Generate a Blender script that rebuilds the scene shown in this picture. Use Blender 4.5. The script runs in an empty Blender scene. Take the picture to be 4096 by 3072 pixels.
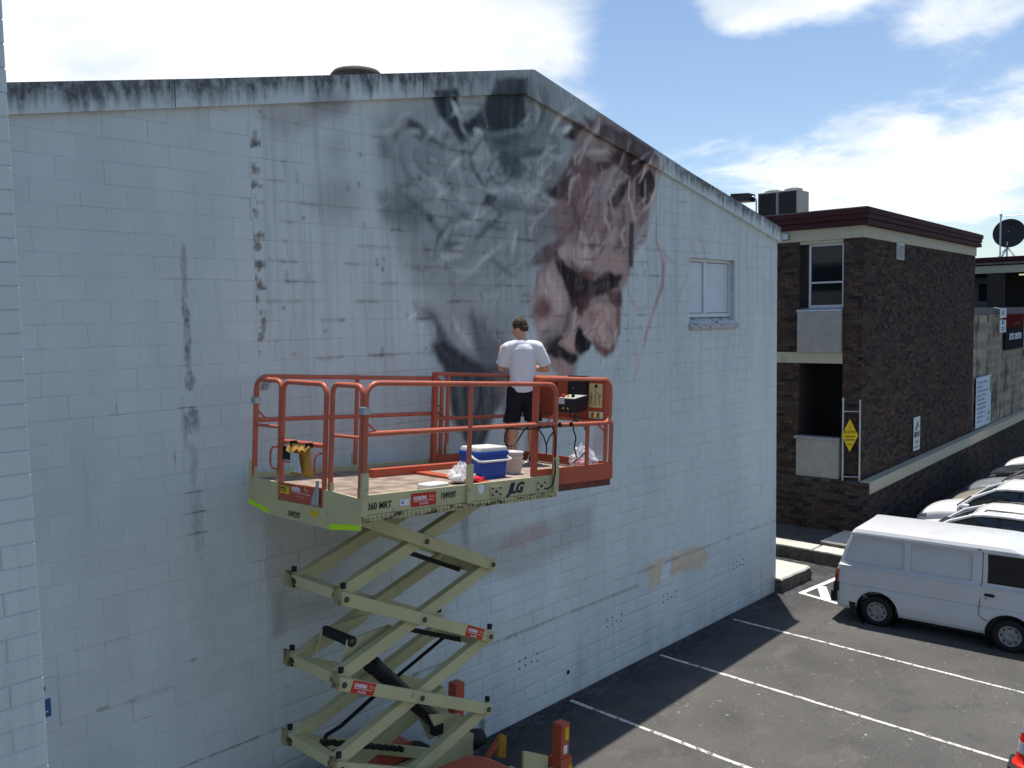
import bpy, bmesh, math, random
import numpy as np
from math import radians as rad, sin, cos, pi, sqrt, atan2
from mathutils import Vector, Matrix, noise as mnoise
random.seed(7)
SC = bpy.context.scene
COL = SC.collection

# ------------------------------------------------------------------ camera
cam = bpy.data.cameras.new('camera')
cam_o = bpy.data.objects.new('camera', cam); COL.objects.link(cam_o)
PITCH, ROLL, YAW = rad(4.329), rad(-1.067), rad(43.914)
fw = Vector((cos(YAW)*cos(PITCH), sin(YAW)*cos(PITCH), -sin(PITCH)))
rt0 = Vector((sin(YAW), -cos(YAW), 0)); up0 = rt0.cross(fw)
rt = rt0*cos(ROLL)+up0*sin(ROLL); up = -rt0*sin(ROLL)+up0*cos(ROLL)
cam_o.matrix_world = Matrix(((rt.x, up.x, -fw.x, 0), (rt.y, up.y, -fw.y, -8.5426), (rt.z, up.z, -fw.z, 5.9191), (0, 0, 0, 1)))
cam.sensor_fit = 'HORIZONTAL'; cam.sensor_width = 36; cam.lens = 36*3458/4096
cam.clip_start = .05; cam.clip_end = 2000
SC.camera = cam_o
SC.render.resolution_x, SC.render.resolution_y = 1024, 768

# ------------------------------------------------------------------ light
SUN_AZ, SUN_EL = rad(38.9), rad(76.6)
sd = Vector((cos(SUN_AZ)*cos(SUN_EL), sin(SUN_AZ)*cos(SUN_EL), sin(SUN_EL)))
sun = bpy.data.lights.new('sun', 'SUN'); sun.energy = 5.0; sun.angle = rad(.53); sun.color = (1, .955, .89)
sun_o = bpy.data.objects.new('sun', sun); COL.objects.link(sun_o)
sun_o.rotation_euler = sd.to_track_quat('Z', 'Y').to_euler(); sun_o.location = (0, 0, 40)

W = bpy.data.worlds.new('World'); SC.world = W; W.use_nodes = True
def world():
    nt = W.node_tree; N = nt.nodes; L = nt.links; N.clear()
    def nd(t, **k):
        n = N.new(t)
        for a, b in k.items(): setattr(n, a, b)
        return n
    def mth(op, a, b=None, c=None, clamp=False):
        n = nd('ShaderNodeMath', operation=op, use_clamp=clamp)
        for i, v in enumerate((a, b, c)):
            if v is None: continue
            if isinstance(v, (int, float)): n.inputs[i].default_value = v
            else: L.new(v, n.inputs[i])
        return n.outputs[0]
    out = nd('ShaderNodeOutputWorld'); bg = nd('ShaderNodeBackground'); bgc = nd('ShaderNodeBackground'); mix = nd('ShaderNodeMixShader')
    sky = nd('ShaderNodeTexSky', sky_type='NISHITA', sun_disc=False)
    sky.sun_elevation = SUN_EL; sky.sun_rotation = pi/2-SUN_AZ; sky.air_density = 1.0; sky.dust_density = .6; sky.ozone_density = 2.2
    hs = nd('ShaderNodeHueSaturation'); hs.inputs['Saturation'].default_value = 1.0; L.new(sky.outputs[0], hs.inputs['Color']); L.new(hs.outputs[0], bg.inputs[0]); bg.inputs[1].default_value = .125
    tc = nd('ShaderNodeTexCoord'); sep = nd('ShaderNodeSeparateXYZ'); L.new(tc.outputs['Generated'], sep.inputs[0])
    x, y, z = sep.outputs
    zz = mth('MAXIMUM', mth('ADD', z, .22), .05)
    comb = nd('ShaderNodeCombineXYZ'); L.new(mth('DIVIDE', x, zz), comb.inputs[0]); L.new(mth('DIVIDE', y, zz), comb.inputs[1])
    def noise(scale, det, rough, off=0., dist=0.):
        mp = nd('ShaderNodeVectorMath', operation='ADD'); L.new(comb.outputs[0], mp.inputs[0]); mp.inputs[1].default_value = (off, off*.7, off*.3)
        n = nd('ShaderNodeTexNoise'); n.inputs['Scale'].default_value = scale; n.inputs['Detail'].default_value = det
        n.inputs['Roughness'].default_value = rough; n.inputs['Distortion'].default_value = dist
        L.new(mp.outputs[0], n.inputs['Vector']); return n.outputs['Fac']
    az = mth('ARCTAN2', y, x); el = mth('ARCSINE', z)
    def gauss(a0, e0, sa, se, slope=0.):
        da = mth('SUBTRACT', az, rad(a0)); de = mth('SUBTRACT', el, rad(e0))
        de2 = mth('SUBTRACT', de, mth('MULTIPLY', da, slope))
        q = mth('ADD', mth('POWER', mth('ABSOLUTE', mth('DIVIDE', da, rad(sa))), 2.), mth('POWER', mth('ABSOLUTE', mth('DIVIDE', de2, rad(se))), 2.))
        return mth('EXPONENT', mth('MULTIPLY', q, -1.))
    n1 = noise(1.25, 7, .55, CL_OFF, .25)
    n2 = noise(4.2, 6, .6, 3.3, .4)
    cov = mth('ADD', mth('MULTIPLY', n1, .60), mth('MULTIPLY', n2, .40))
    # the cumulus bank to the left and the broken blue to the right of it
    for a0, e0, sa, se, k, sl in CLOUDS:
        cov = mth('ADD', cov, mth('MULTIPLY', gauss(a0, e0, sa, se, sl), k))
    mr = nd('ShaderNodeMapRange', interpolation_type='SMOOTHSTEP'); L.new(cov, mr.inputs[0])
    mr.inputs[1].default_value = .585; mr.inputs[2].default_value = .77
    # cloud brightness: grey undersides low down, white tops
    n3 = noise(2.1, 5, .5, 9.1, .2)
    ramp = nd('ShaderNodeValToRGB'); L.new(n3, ramp.inputs[0])
    e = ramp.color_ramp.elements; e[0].position = .34; e[0].color = (.66, .74, .82, 1); e[1].position = .54; e[1].color = (1.05, 1.06, 1.07, 1)
    L.new(ramp.outputs[0], bgc.inputs[0]); bgc.inputs[1].default_value = .98
    L.new(mth('MULTIPLY', mr.outputs[0], .93), mix.inputs[0]); L.new(bg.outputs[0], mix.inputs[1]); L.new(bgc.outputs[0], mix.inputs[2]); L.new(mix.outputs[0], out.inputs[0])
CL_OFF = 1.7
CLOUDS = [(58.5, 15, 19.5, 16, .50, 0.), (15, 17.0, 6, 2.6, .20, -.3), (28, 14.0, 9.5, 2.4, -.16, -.06), (34.2, 17.2, 3.4, 3.6, -.30, 0.), (17, 8.8, 15, 4.0, .36, -.24), (27, 18.9, 8.0, 2.3, .27, 0.), (28, 11.0, 5.0, 1.8, .10, -.1)]
world()
vs = SC.view_settings
vs.view_transform = 'Standard'; vs.look = 'None'; vs.gamma = 1; vs.exposure = 0.25; vs.use_curve_mapping = False
SC.render.engine = 'CYCLES'
SC.cycles.max_bounces = 8; SC.cycles.transparent_max_bounces = 12

# ------------------------------------------------------------------ helpers
def srgb(r, g, b):
    f = lambda c: (c/12.92 if c <= .04045 else ((c+.055)/1.055)**2.4)
    return (f(r/255), f(g/255), f(b/255))
MATS = {}
def M(name, col, rough=.6, metal=0., var=.12, vs=5., bump=.0, bs=60., dirt=None, dscale=3., damt=.5, dpos=.55, attr=None, coat=0., spec=.3, stretch=None, bdist=.01, alpha=1., trans=0., dsharp=.1):
    """Principled material: colour (or a colour attribute) varied by noise, optional dirt colour in noise-shaped patches, fine bump."""
    if name in MATS: return MATS[name]
    m = bpy.data.materials.new(name); m.use_nodes = True; nt = m.node_tree; N = nt.nodes; L = nt.links
    p = N['Principled BSDF']; tc = N.new('ShaderNodeNewGeometry').outputs['Position']
    if stretch:
        mp = N.new('ShaderNodeMapping'); mp.inputs['Scale'].default_value = stretch; L.new(tc, mp.inputs[0]); tcd = mp.outputs[0]
    else: tcd = tc
    def nz(scale, det=4, vec=tc, rough=.6):
        n = N.new('ShaderNodeTexNoise'); n.inputs['Scale'].default_value = scale; n.inputs['Detail'].default_value = det
        n.inputs['Roughness'].default_value = rough; L.new(vec, n.inputs['Vector']); return n.outputs['Fac']
    if attr:
        a = N.new('ShaderNodeAttribute'); a.attribute_name = attr; base = a.outputs['Color']
    else:
        r = N.new('ShaderNodeRGB'); r.outputs[0].default_value = (*col, 1); base = r.outputs[0]
    if var:
        mr = N.new('ShaderNodeMapRange'); L.new(nz(vs), mr.inputs[0]); mr.inputs[1].default_value = .3; mr.inputs[2].default_value = .7
        mr.inputs[3].default_value = 1-var; mr.inputs[4].default_value = 1+var
        mx = N.new('ShaderNodeVectorMath'); mx.operation = 'SCALE'; L.new(base, mx.inputs[0]); L.new(mr.outputs[0], mx.inputs['Scale']); base = mx.outputs[0]
    if dirt:
        mr = N.new('ShaderNodeMapRange'); L.new(nz(dscale, 8, tcd, .65), mr.inputs[0]); mr.inputs[1].default_value = dpos; mr.inputs[2].default_value = dpos+dsharp
        mr.inputs[3].default_value = 0; mr.inputs[4].default_value = damt
        mx = N.new('ShaderNodeMix'); mx.data_type = 'RGBA'; L.new(mr.outputs[0], mx.inputs[0]); L.new(base, mx.inputs[6]); mx.inputs[7].default_value = (*dirt, 1); base = mx.outputs[2]
    L.new(base, p.inputs['Base Color'])
    p.inputs['Roughness'].default_value = rough; p.inputs['Metallic'].default_value = metal
    p.inputs['Coat Weight'].default_value = coat; p.inputs['Coat Roughness'].default_value = .04
    p.inputs['Specular IOR Level'].default_value = spec
    if alpha < 1: p.inputs['Alpha'].default_value = alpha
    if trans: p.inputs['Transmission Weight'].default_value = trans
    if bump:
        b = N.new('ShaderNodeBump'); b.inputs['Strength'].default_value = bump; b.inputs['Distance'].default_value = bdist; L.new(nz(bs, 3), b.inputs['Height']); L.new(b.outputs[0], p.inputs['Normal'])
    MATS[name] = m
    return m

class MB:
    """collects faces, then links them as one mesh object"""
    def __init__(s): s.v = []; s.f = []; s.sm = []
    def add(s, vs, fs, sm=False):
        o = len(s.v); s.v += [tuple(v) for v in vs]; s.f += [tuple(i+o for i in f) for f in fs]; s.sm += [sm]*len(fs); return s
    def box(s, x0, x1, y0, y1, z0, z1):
        return s.add([(x0,y0,z0),(x1,y0,z0),(x1,y1,z0),(x0,y1,z0),(x0,y0,z1),(x1,y0,z1),(x1,y1,z1),(x0,y1,z1)],
                     [(3,2,1,0),(4,5,6,7),(0,1,5,4),(1,2,6,5),(2,3,7,6),(3,0,4,7)])
    def beam(s, p, q, w, h, up=(0,0,1), ew=0):
        """rectangular bar from p to q: w sideways, h along up"""
        p = Vector(p); q = Vector(q); d = (q-p).normalized(); p = p-d*ew; q = q+d*ew
        sd_ = d.cross(Vector(up)).normalized(); u = sd_.cross(d)
        a = sd_*(w/2); b = u*(h/2)
        return s.add([p-a-b, p+a-b, p+a+b, p-a+b, q-a-b, q+a-b, q+a+b, q-a+b], [(0,1,2,3),(7,6,5,4),(4,5,1,0),(5,6,2,1),(6,7,3,2),(7,4,0,3)])
    def tube(s, pts, r, n=8, closed=False, caps=True):
        pts = [Vector(p) for p in pts]; k = len(pts); rings = []; prev = None
        for i, p in enumerate(pts):
            a = pts[i-1] if (i > 0 or closed) else p; b = pts[(i+1) % k] if (i < k-1 or closed) else p
            d = (b-a).normalized()
            if prev is None:
                ref = Vector((0,0,1)) if abs(d.z) < .9 else Vector((1,0,0)); u = d.cross(ref).normalized()
            else:
                u = (prev-d*prev.dot(d)); u = u.normalized() if u.length > 1e-6 else prev
            prev = u; w = d.cross(u); rr = r[i] if isinstance(r, (list, tuple)) else r
            rings.append([p+(u*cos(2*pi*j/n)+w*sin(2*pi*j/n))*rr for j in range(n)])
        vs_ = [v for rg in rings for v in rg]; fs = []
        for i in range(k if closed else k-1):
            for j in range(n):
                fs.append((i*n+j, i*n+(j+1) % n, ((i+1) % k)*n+(j+1) % n, ((i+1) % k)*n+j))
        s.add(vs_, fs, True)
        if caps and not closed: s.add(rings[0], [tuple(range(n))[::-1]]); s.add(rings[-1], [tuple(range(n))])
        return s
    def prism(s, poly, fn, d0, d1):
        """2-d outline (a,b), extruded from d0 to d1; fn(a,b,d) -> point"""
        n = len(poly)
        s.add([fn(a,b,d0) for a,b in poly]+[fn(a,b,d1) for a,b in poly], [tuple(range(n)), tuple(range(2*n-1, n-1, -1))]+[(i, i+n, (i+1) % n+n, (i+1) % n) for i in range(n)])
        return s
    def lathe(s, prof, c, axis=(0,0,1), n=20, cap=True):
        ax = Vector(axis).normalized(); ref = Vector((1,0,0)) if abs(ax.x) < .9 else Vector((0,1,0)); u = ax.cross(ref).normalized(); w = ax.cross(u); c = Vector(c)
        vs_ = [c+ax*h+(u*cos(2*pi*j/n)+w*sin(2*pi*j/n))*r for r, h in prof for j in range(n)]
        s.add(vs_, [(i*n+j, i*n+(j+1) % n, (i+1)*n+(j+1) % n, (i+1)*n+j) for i in range(len(prof)-1) for j in range(n)], True)
        if cap and prof[0][0] > .001: s.add(vs_[:n], [tuple(range(n))[::-1]])
        if cap and prof[-1][0] > .001: s.add(vs_[-n:], [tuple(range(n))])
        return s
    def mesh(s, name, mat=None):
        me = bpy.data.meshes.new(name); me.from_pydata(s.v, [], s.f)
        me.polygons.foreach_set('use_smooth', s.sm)
        bm = bmesh.new(); bm.from_mesh(me); bmesh.ops.recalc_face_normals(bm, faces=bm.faces); bm.to_mesh(me); bm.free()
        if mat: me.materials.append(mat)
        return me
    def build(s, name, mat, parent=None, label=None, bev=0, seg=2, **kw):
        o = bpy.data.objects.new(name, s.mesh(name, mat)); COL.objects.link(o)
        if parent: o.parent = parent
        if bev:
            b = o.modifiers.new('bevel', 'BEVEL'); b.width = bev; b.segments = seg; b.limit_method = 'ANGLE'; b.angle_limit = rad(35); b.harden_normals = False
        if label: o['label'] = label
        for k, v in kw.items(): o[k] = v
        return o
def thing(name, label, cat, loc=(0,0,0), rot=(0,0,0), group=None):
    o = bpy.data.objects.new(name, None); COL.objects.link(o); o.empty_display_size = .2
    o.location = loc; o.rotation_euler = rot; o['label'] = label; o['category'] = cat
    if group: o['group'] = group
    return o
def tag(o, label, cat, group=None):
    o['label'] = label; o['category'] = cat
    if group: o['group'] = group
    return o
def struct(o): o['kind'] = 'structure'; return o
def stuff(o): o['kind'] = 'stuff'; return o
def place(name, mesh, loc, parent, rotz=0):
    o = bpy.data.objects.new(name, mesh); COL.objects.link(o); o.location = loc; o.rotation_euler = (0,0,rotz); o.parent = parent; return o
def bake(o):
    """apply an object's modifiers"""
    dg = bpy.context.evaluated_depsgraph_get(); dg.update()
    me = bpy.data.meshes.new_from_object(o.evaluated_get(dg)); old = o.data; o.modifiers.clear(); o.data = me
    return o
def cut(o, cutters):
    for c in cutters:
        b = o.modifiers.new('cut', 'BOOLEAN'); b.operation = 'DIFFERENCE'; b.object = c; b.solver = 'EXACT'
    bpy.context.view_layer.update(); bake(o)
    for c in cutters: bpy.data.objects.remove(c)
    return o
def rr_loop(a0, a1, b0, b1, r, n=4):
    """rounded rectangle outline"""
    out = []
    for ca, cb, t0 in ((a1-r, b1-r, 0), (a0+r, b1-r, pi/2), (a0+r, b0+r, pi), (a1-r, b0+r, 3*pi/2)):
        for i in range(n+1): t = t0+pi/2*i/n; out.append((ca+r*cos(t), cb+r*sin(t)))
    return out
def hoop(a0, a1, b0, b1, r, n=5):
    """upside-down U: up at a0, over, down at a1"""
    out = [(a0, b0)]
    for i in range(n+1): t = pi-pi/2*i/n; out.append((a0+r+r*cos(t), b1-r+r*sin(t)))
    for i in range(n+1): t = pi/2-pi/2*i/n; out.append((a1-r+r*cos(t), b1-r+r*sin(t)))
    return out+[(a1, b0)]
def text(body, size, mat, parent, org, right, upv, name='lettering', bold=0., shear=0., ext=.0015, sx=1., align='LEFT', space=1.):
    c = bpy.data.curves.new(name, 'FONT'); c.body = body; c.size = size; c.extrude = ext; c.offset = bold; c.shear = shear; c.align_x = align; c.resolution_u = 3; c.space_character = space
    o = bpy.data.objects.new(name, c); COL.objects.link(o); bpy.context.view_layer.update()
    me = bpy.data.meshes.new_from_object(o.evaluated_get(bpy.context.evaluated_depsgraph_get())); bpy.data.objects.remove(o); bpy.data.curves.remove(c)
    r = Vector(right).normalized(); u = Vector(upv).normalized(); n = r.cross(u); org = Vector(org)
    me.transform(Matrix(((r.x*sx,u.x,n.x,org.x),(r.y*sx,u.y,n.y,org.y),(r.z*sx,u.z,n.z,org.z),(0,0,0,1))))
    me.materials.clear(); me.materials.append(mat)
    ob = bpy.data.objects.new(name, me); COL.objects.link(ob)
    if parent: ob.parent = parent
    return ob

BLACK = M('black_rubber', (.012,.012,.013), .6, var=.2)
WHITEP = M('white_print', (.75,.75,.75), .5, var=.03)
INK = M('black_print', (.015,.016,.02), .5, var=.05)
REDP = M('red_print', srgb(196,52,34), .45, var=.05)
YELP = M('yellow_print', srgb(215,180,20), .45, var=.05)
GALV = M('galvanised_steel', (.42,.45,.47), .42, .75, var=.15, vs=12)
CONC = M('concrete', (.36,.345,.31), .85, var=.18, vs=3, bump=.35, bs=45, dirt=(.10,.095,.085), dscale=2.2, damt=.55, dpos=.55, stretch=(1,1,.35))
GLASS = M('dark_glass', (.010,.013,.016), .05, var=0, spec=.4)

# painted portrait: soft shapes (P) and brush strokes (L) in wall metres, colour as seen against the white paint, strength, softness
STROKES = [
('P',[(6.57,8.38),(7.51,8.86),(9.41,9.4),(10.53,8.98),(10.72,8.13),(10.1,7.2),(9.17,6.67),(7.86,6.19),(7.15,6.4),(6.68,7.2)],(108,121,133),0.72,0.173),
('P',[(6.29,7.39),(6.21,7.21),(6.03,7.09),(5.82,7.08),(5.65,7.17),(5.6,7.33),(5.67,7.5),(5.84,7.62),(6.05,7.64),(6.23,7.56)],(114,126,138),0.5,0.154),
('P',[(6.15,7.94),(6.11,7.85),(6.03,7.79),(5.93,7.78),(5.85,7.82),(5.82,7.89),(5.86,7.98),(5.94,8.03),(6.04,8.05),(6.12,8.01)],(116,128,140),0.4,0.096),
('P',[(5.6,8.45),(5.87,8.57),(6.21,8.48),(6.09,8.33),(5.68,8.25)],(100,114,128),0.55,0.077),
('P',[(6.54,7.47),(6.93,7.55),(7.14,7.44),(7.43,7.21),(7.18,7.09),(6.68,7.1)],(92,106,118),0.6,0.077),
('P',[(6.61,8.05),(6.71,8.11),(6.79,8.02),(6.76,7.89),(6.63,7.9)],(96,108,120),0.6,0.048),
('P',[(6.86,8.25),(6.96,8.36),(7.12,8.43),(7.3,8.37),(7.49,8.27),(7.75,8.14),(7.57,8.15),(7.3,8.18),(7.08,8.28),(6.95,8.24),(6.87,8.15)],(64,75,87),0.85,0.035),
('P',[(7.16,8.08),(7.35,8.15),(7.69,8.13),(7.71,7.92),(7.45,7.81),(7.23,7.91)],(100,114,126),0.6,0.067),
('L',[(6.95,8.1),(6.93,7.93),(7.01,7.78),(7.17,7.67),(7.33,7.54)],(98,110,123),0.7,0.025,0.025),
('L',[(7.17,8.06),(7.18,7.94),(7.31,7.83),(7.42,7.78)],(88,100,112),0.6,0.021,0.021),
('L',[(7.65,7.87),(7.68,7.74),(7.91,7.7),(8.09,7.74)],(104,117,129),0.5,0.038,0.038),
('P',[(7.46,8.85),(7.89,8.92),(8.12,8.55),(8.37,8.74),(8.57,9.17),(9.24,9.3),(9.24,8.74),(9.19,8.61),(8.55,8.45),(8.3,8.49),(8.11,8.31),(7.99,8.25),(7.73,8.45),(7.59,8.58)],(56,67,77),0.92,0.027),
('P',[(7.8,8.82),(8.0,8.69),(8.11,8.59),(8.02,8.52),(7.88,8.62)],(128,143,155),0.85,0.019),
('L',[(8.0,8.53),(8.24,8.72),(8.5,8.99)],(96,110,121),0.6,0.015,0.015),
('L',[(8.56,8.66),(8.36,8.54),(8.11,8.36)],(84,97,108),0.6,0.013,0.013),
('P',[(8.11,8.29),(8.3,8.49),(8.55,8.44),(9.22,8.56),(9.75,8.48),(9.75,8.33),(9.21,8.23),(8.8,8.25),(8.54,8.15),(8.23,8.13)],(86,99,111),0.75,0.048),
('P',[(8.17,8.32),(8.27,8.48),(8.39,8.44),(8.52,8.14),(8.28,7.98),(8.16,8.12)],(126,141,152),0.75,0.027),
('L',[(8.24,8.46),(8.33,8.46),(8.42,8.4)],(158,170,178),0.8,0.009,0.009),
('P',[(8.55,8.43),(9.08,8.52),(9.22,8.44),(8.87,8.3),(8.61,8.29)],(70,82,93),0.6,0.048),
('P',[(9.57,8.57),(9.75,8.53),(9.79,8.39),(9.57,8.32),(9.35,8.36)],(118,132,143),0.7,0.038),
('P',[(8.74,8.26),(9.21,8.27),(9.64,8.37),(9.57,8.27),(9.14,8.19),(9.28,8.05),(9.13,7.89),(8.86,7.89),(8.67,8.12)],(66,78,88),0.8,0.042),
('L',[(8.81,8.0),(8.82,7.97),(8.8,7.94),(8.76,7.91),(8.72,7.91),(8.69,7.93),(8.67,7.96),(8.69,7.99),(8.73,8.02)],(72,84,95),0.65,0.011,0.011),
('L',[(8.89,8.04),(8.91,7.97),(8.86,7.9),(8.78,7.85),(8.69,7.85),(8.61,7.89),(8.59,7.95),(8.62,8.02),(8.7,8.08)],(112,126,136),0.65,0.011,0.011),
('L',[(8.97,8.08),(9.0,7.97),(8.93,7.86),(8.8,7.79),(8.65,7.78),(8.54,7.84),(8.5,7.95),(8.55,8.06),(8.68,8.14)],(72,84,95),0.65,0.011,0.011),
('L',[(8.13,8.12),(8.19,7.93),(8.34,7.79),(8.41,7.64)],(66,78,88),0.85,0.021,0.021),
('P',[(8.36,7.46),(8.49,7.66),(8.62,7.61),(8.67,7.53),(8.52,7.44)],(64,76,86),0.85,0.027),
('L',[(8.52,7.47),(8.71,7.37),(8.58,7.22),(8.32,7.03),(8.16,6.88)],(74,87,98),0.75,0.019,0.019),
('P',[(8.64,7.52),(9.02,7.6),(9.16,7.45),(8.92,7.41),(8.71,7.37)],(94,107,118),0.75,0.027),
('P',[(8.33,7.34),(8.52,7.4),(8.63,7.3),(8.36,7.23)],(124,138,149),0.7,0.027),
('P',[(8.11,7.33),(8.09,7.29),(8.05,7.27),(8.01,7.27),(7.97,7.29),(7.96,7.32),(7.98,7.35),(8.01,7.37),(8.06,7.37),(8.09,7.36)],(84,96,107),0.7,0.031),
('L',[(7.67,7.49),(7.84,7.37),(8.08,7.3),(8.33,7.34)],(98,110,122),0.5,0.029,0.029),
('L',[(6.95,7.55),(7.19,7.36),(7.4,7.21),(7.55,7.07),(7.66,6.93)],(84,97,109),0.7,0.033,0.033),
('P',[(7.45,7.23),(7.43,7.21),(7.4,7.19),(7.37,7.19),(7.34,7.2),(7.33,7.22),(7.34,7.25),(7.37,7.27),(7.41,7.27),(7.44,7.26)],(62,73,83),0.85,0.019),
('P',[(7.27,6.91),(7.53,6.94),(7.68,6.84),(7.58,6.67),(7.35,6.64)],(102,115,126),0.65,0.067),
('L',[(7.09,6.59),(7.41,6.57),(7.6,6.68)],(92,102,112),0.7,0.009,0.009),
('L',[(7.7,6.78),(7.85,6.7),(8.0,6.79)],(104,117,128),0.6,0.013,0.013),
('L',[(9.26,7.41),(9.01,7.02),(8.5,6.65),(8.05,6.4),(7.89,6.26)],(102,115,126),0.55,0.058,0.058),
('L',[(9.53,6.97),(9.1,6.62),(8.49,6.31),(8.17,6.22)],(92,105,116),0.6,0.029,0.029),
('L',[(9.36,7.39),(9.29,7.15),(9.04,6.9)],(94,107,118),0.55,0.035,0.035),
('L',[(9.39,6.85),(9.19,6.77),(8.93,6.63)],(146,160,170),0.5,0.025,0.025),
('L',[(9.27,6.63),(9.08,6.57),(8.82,6.45)],(146,160,170),0.5,0.025,0.025),
('L',[(9.57,7.02),(9.48,6.89),(9.31,6.68)],(146,160,170),0.5,0.025,0.025),
('L',[(9.05,7.19),(8.91,7.07),(8.7,6.89)],(146,160,170),0.5,0.025,0.025),
('L',[(9.19,7.62),(9.41,7.62),(9.55,7.55)],(146,160,170),0.5,0.025,0.025),
('L',[(8.73,6.8),(8.58,6.71),(8.37,6.56)],(146,160,170),0.5,0.025,0.025),
('L',[(8.24,6.62),(8.09,6.54),(7.87,6.39)],(146,160,170),0.5,0.025,0.025),
('L',[(8.07,7.04),(7.9,6.86),(7.67,6.63)],(146,160,170),0.5,0.025,0.025),
('L',[(7.82,7.59),(7.98,7.54),(8.08,7.43)],(146,160,170),0.5,0.025,0.025),
('L',[(7.42,7.74),(7.56,7.69),(7.64,7.57)],(146,160,170),0.5,0.025,0.025),
('L',[(7.29,6.49),(7.47,6.62),(7.7,6.71)],(140,153,164),0.35,0.017,0.017),
('L',[(7.41,6.44),(7.59,6.58),(7.82,6.67)],(98,111,122),0.35,0.017,0.017),
('L',[(7.53,6.4),(7.71,6.53),(7.95,6.62)],(140,153,164),0.35,0.017,0.017),
('L',[(7.65,6.54),(7.84,6.68),(8.08,6.78)],(98,111,122),0.35,0.017,0.017),
('L',[(7.78,6.5),(7.96,6.63),(8.21,6.73)],(140,153,164),0.35,0.017,0.017),
('L',[(7.91,6.65),(8.09,6.78),(8.35,6.88)],(98,111,122),0.35,0.017,0.017),
('L',[(8.03,6.6),(8.22,6.74),(8.48,6.84)],(140,153,164),0.35,0.017,0.017),
('L',[(8.16,6.55),(8.35,6.69),(8.61,6.79)],(98,111,122),0.35,0.017,0.017),
('L',[(8.3,6.71),(8.49,6.85),(8.76,6.95)],(140,153,164),0.35,0.017,0.017),
('L',[(8.43,6.66),(8.63,6.8),(8.89,6.9)],(98,111,122),0.35,0.017,0.017),
('L',[(8.57,6.81),(8.77,6.96),(9.04,7.07)],(140,153,164),0.35,0.017,0.017),
('L',[(8.7,6.77),(8.91,6.91),(9.19,7.02)],(98,111,122),0.35,0.017,0.017),
('L',[(8.84,6.72),(9.05,6.87),(9.33,6.97)],(140,153,164),0.35,0.017,0.017),
('L',[(8.99,6.88),(9.2,7.03),(9.49,7.14)],(98,111,122),0.35,0.017,0.017),
('L',[(9.13,6.83),(9.35,6.98),(9.64,7.1)],(140,153,164),0.35,0.017,0.017),
('L',[(9.28,7.0),(9.5,7.15),(9.8,7.27)],(98,111,122),0.35,0.017,0.017),
('P',[(7.15,6.4),(7.65,6.84),(8.84,7.22),(9.77,7.42),(9.87,7.06),(9.56,6.69),(9.37,6.01),(8.94,5.66),(8.48,5.9),(8.04,5.97),(7.51,6.06)],(114,127,138),0.62,0.173),
('P',[(9.64,8.18),(10.24,8.15),(10.15,7.65),(9.83,7.18),(9.46,6.92),(9.18,7.15),(9.41,7.73)],(104,110,120),0.6,0.115),
('P',[(9.2,9.24),(9.62,9.18),(9.87,8.69),(9.64,8.47),(9.22,8.55)],(98,111,122),0.75,0.077),
('L',[(9.44,9.15),(9.54,8.88),(9.43,8.63)],(132,146,157),0.6,0.027,0.027),
('L',[(9.66,8.99),(9.58,8.74),(9.32,8.47)],(74,86,97),0.6,0.021,0.021),
('P',[(7.23,6.11),(8.04,6.15),(8.88,5.96),(8.99,5.01),(7.59,5.1),(7.38,5.72)],(108,118,129),0.55,0.115),
('P',[(8.15,5.57),(8.8,5.5),(8.92,5.02),(8.2,5.06)],(78,87,98),0.6,0.096),
('P',[(7.28,6.04),(7.5,5.87),(7.43,5.66),(7.35,5.59),(7.59,5.23),(8.29,5.15),(8.14,5.38),(7.78,5.58),(7.64,5.76),(7.42,6.0)],(80,89,101),0.7,0.048),
('P',[(7.09,6.13),(7.37,6.13),(7.5,5.98),(7.27,5.92)],(98,110,122),0.6,0.058),
('P',[(7.4,5.61),(7.61,5.64),(7.9,5.46),(8.26,5.2),(7.62,5.18),(7.51,5.37)],(58,64,75),0.9,0.035),
('L',[(7.53,5.57),(7.69,5.41),(7.74,5.23)],(84,92,103),0.7,0.017,0.017),
('L',[(7.36,6.0),(7.47,5.83),(7.55,5.67)],(72,81,93),0.75,0.025,0.025),
('P',[(8.04,5.97),(8.15,5.7),(8.27,5.38),(8.72,5.22),(8.8,5.61),(8.41,5.92)],(92,103,115),0.75,0.077),
('L',[(8.1,6.04),(8.16,5.79),(8.27,5.54)],(78,88,100),0.6,0.035,0.035),
('L',[(7.77,5.97),(7.91,5.75),(8.12,5.52)],(138,150,160),0.6,0.033,0.033),
('L',[(8.45,5.97),(8.47,5.74),(8.66,5.55)],(120,132,143),0.5,0.029,0.029),
('P',[(7.55,5.35),(8.68,5.26),(8.76,4.86),(8.45,4.49),(8.28,4.15),(7.99,4.17),(7.72,4.6)],(70,77,87),0.92,0.042),
('P',[(8.47,5.2),(8.92,5.18),(9.0,4.77),(8.66,4.54)],(104,104,113),0.75,0.042),
('L',[(7.71,5.25),(7.83,4.87),(7.98,4.35)],(98,107,117),0.6,0.015,0.015),
('L',[(8.27,5.22),(8.22,4.77),(8.08,4.27)],(56,62,72),0.7,0.021,0.021),
('P',[(8.66,4.54),(9.04,4.5),(8.98,4.1),(8.75,3.93)],(140,128,135),0.5,0.05),
('P',[(9.14,4.29),(9.49,4.18),(9.38,3.85),(9.13,3.92)],(122,112,120),0.6,0.042),
('P',[(10.76,4.49),(11.08,4.31),(11.05,3.67),(10.67,3.76)],(134,124,132),0.5,0.046),
('P',[(7.74,3.43),(7.95,3.4),(7.95,2.82),(7.85,2.84)],(104,114,126),0.5,0.031),
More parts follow.
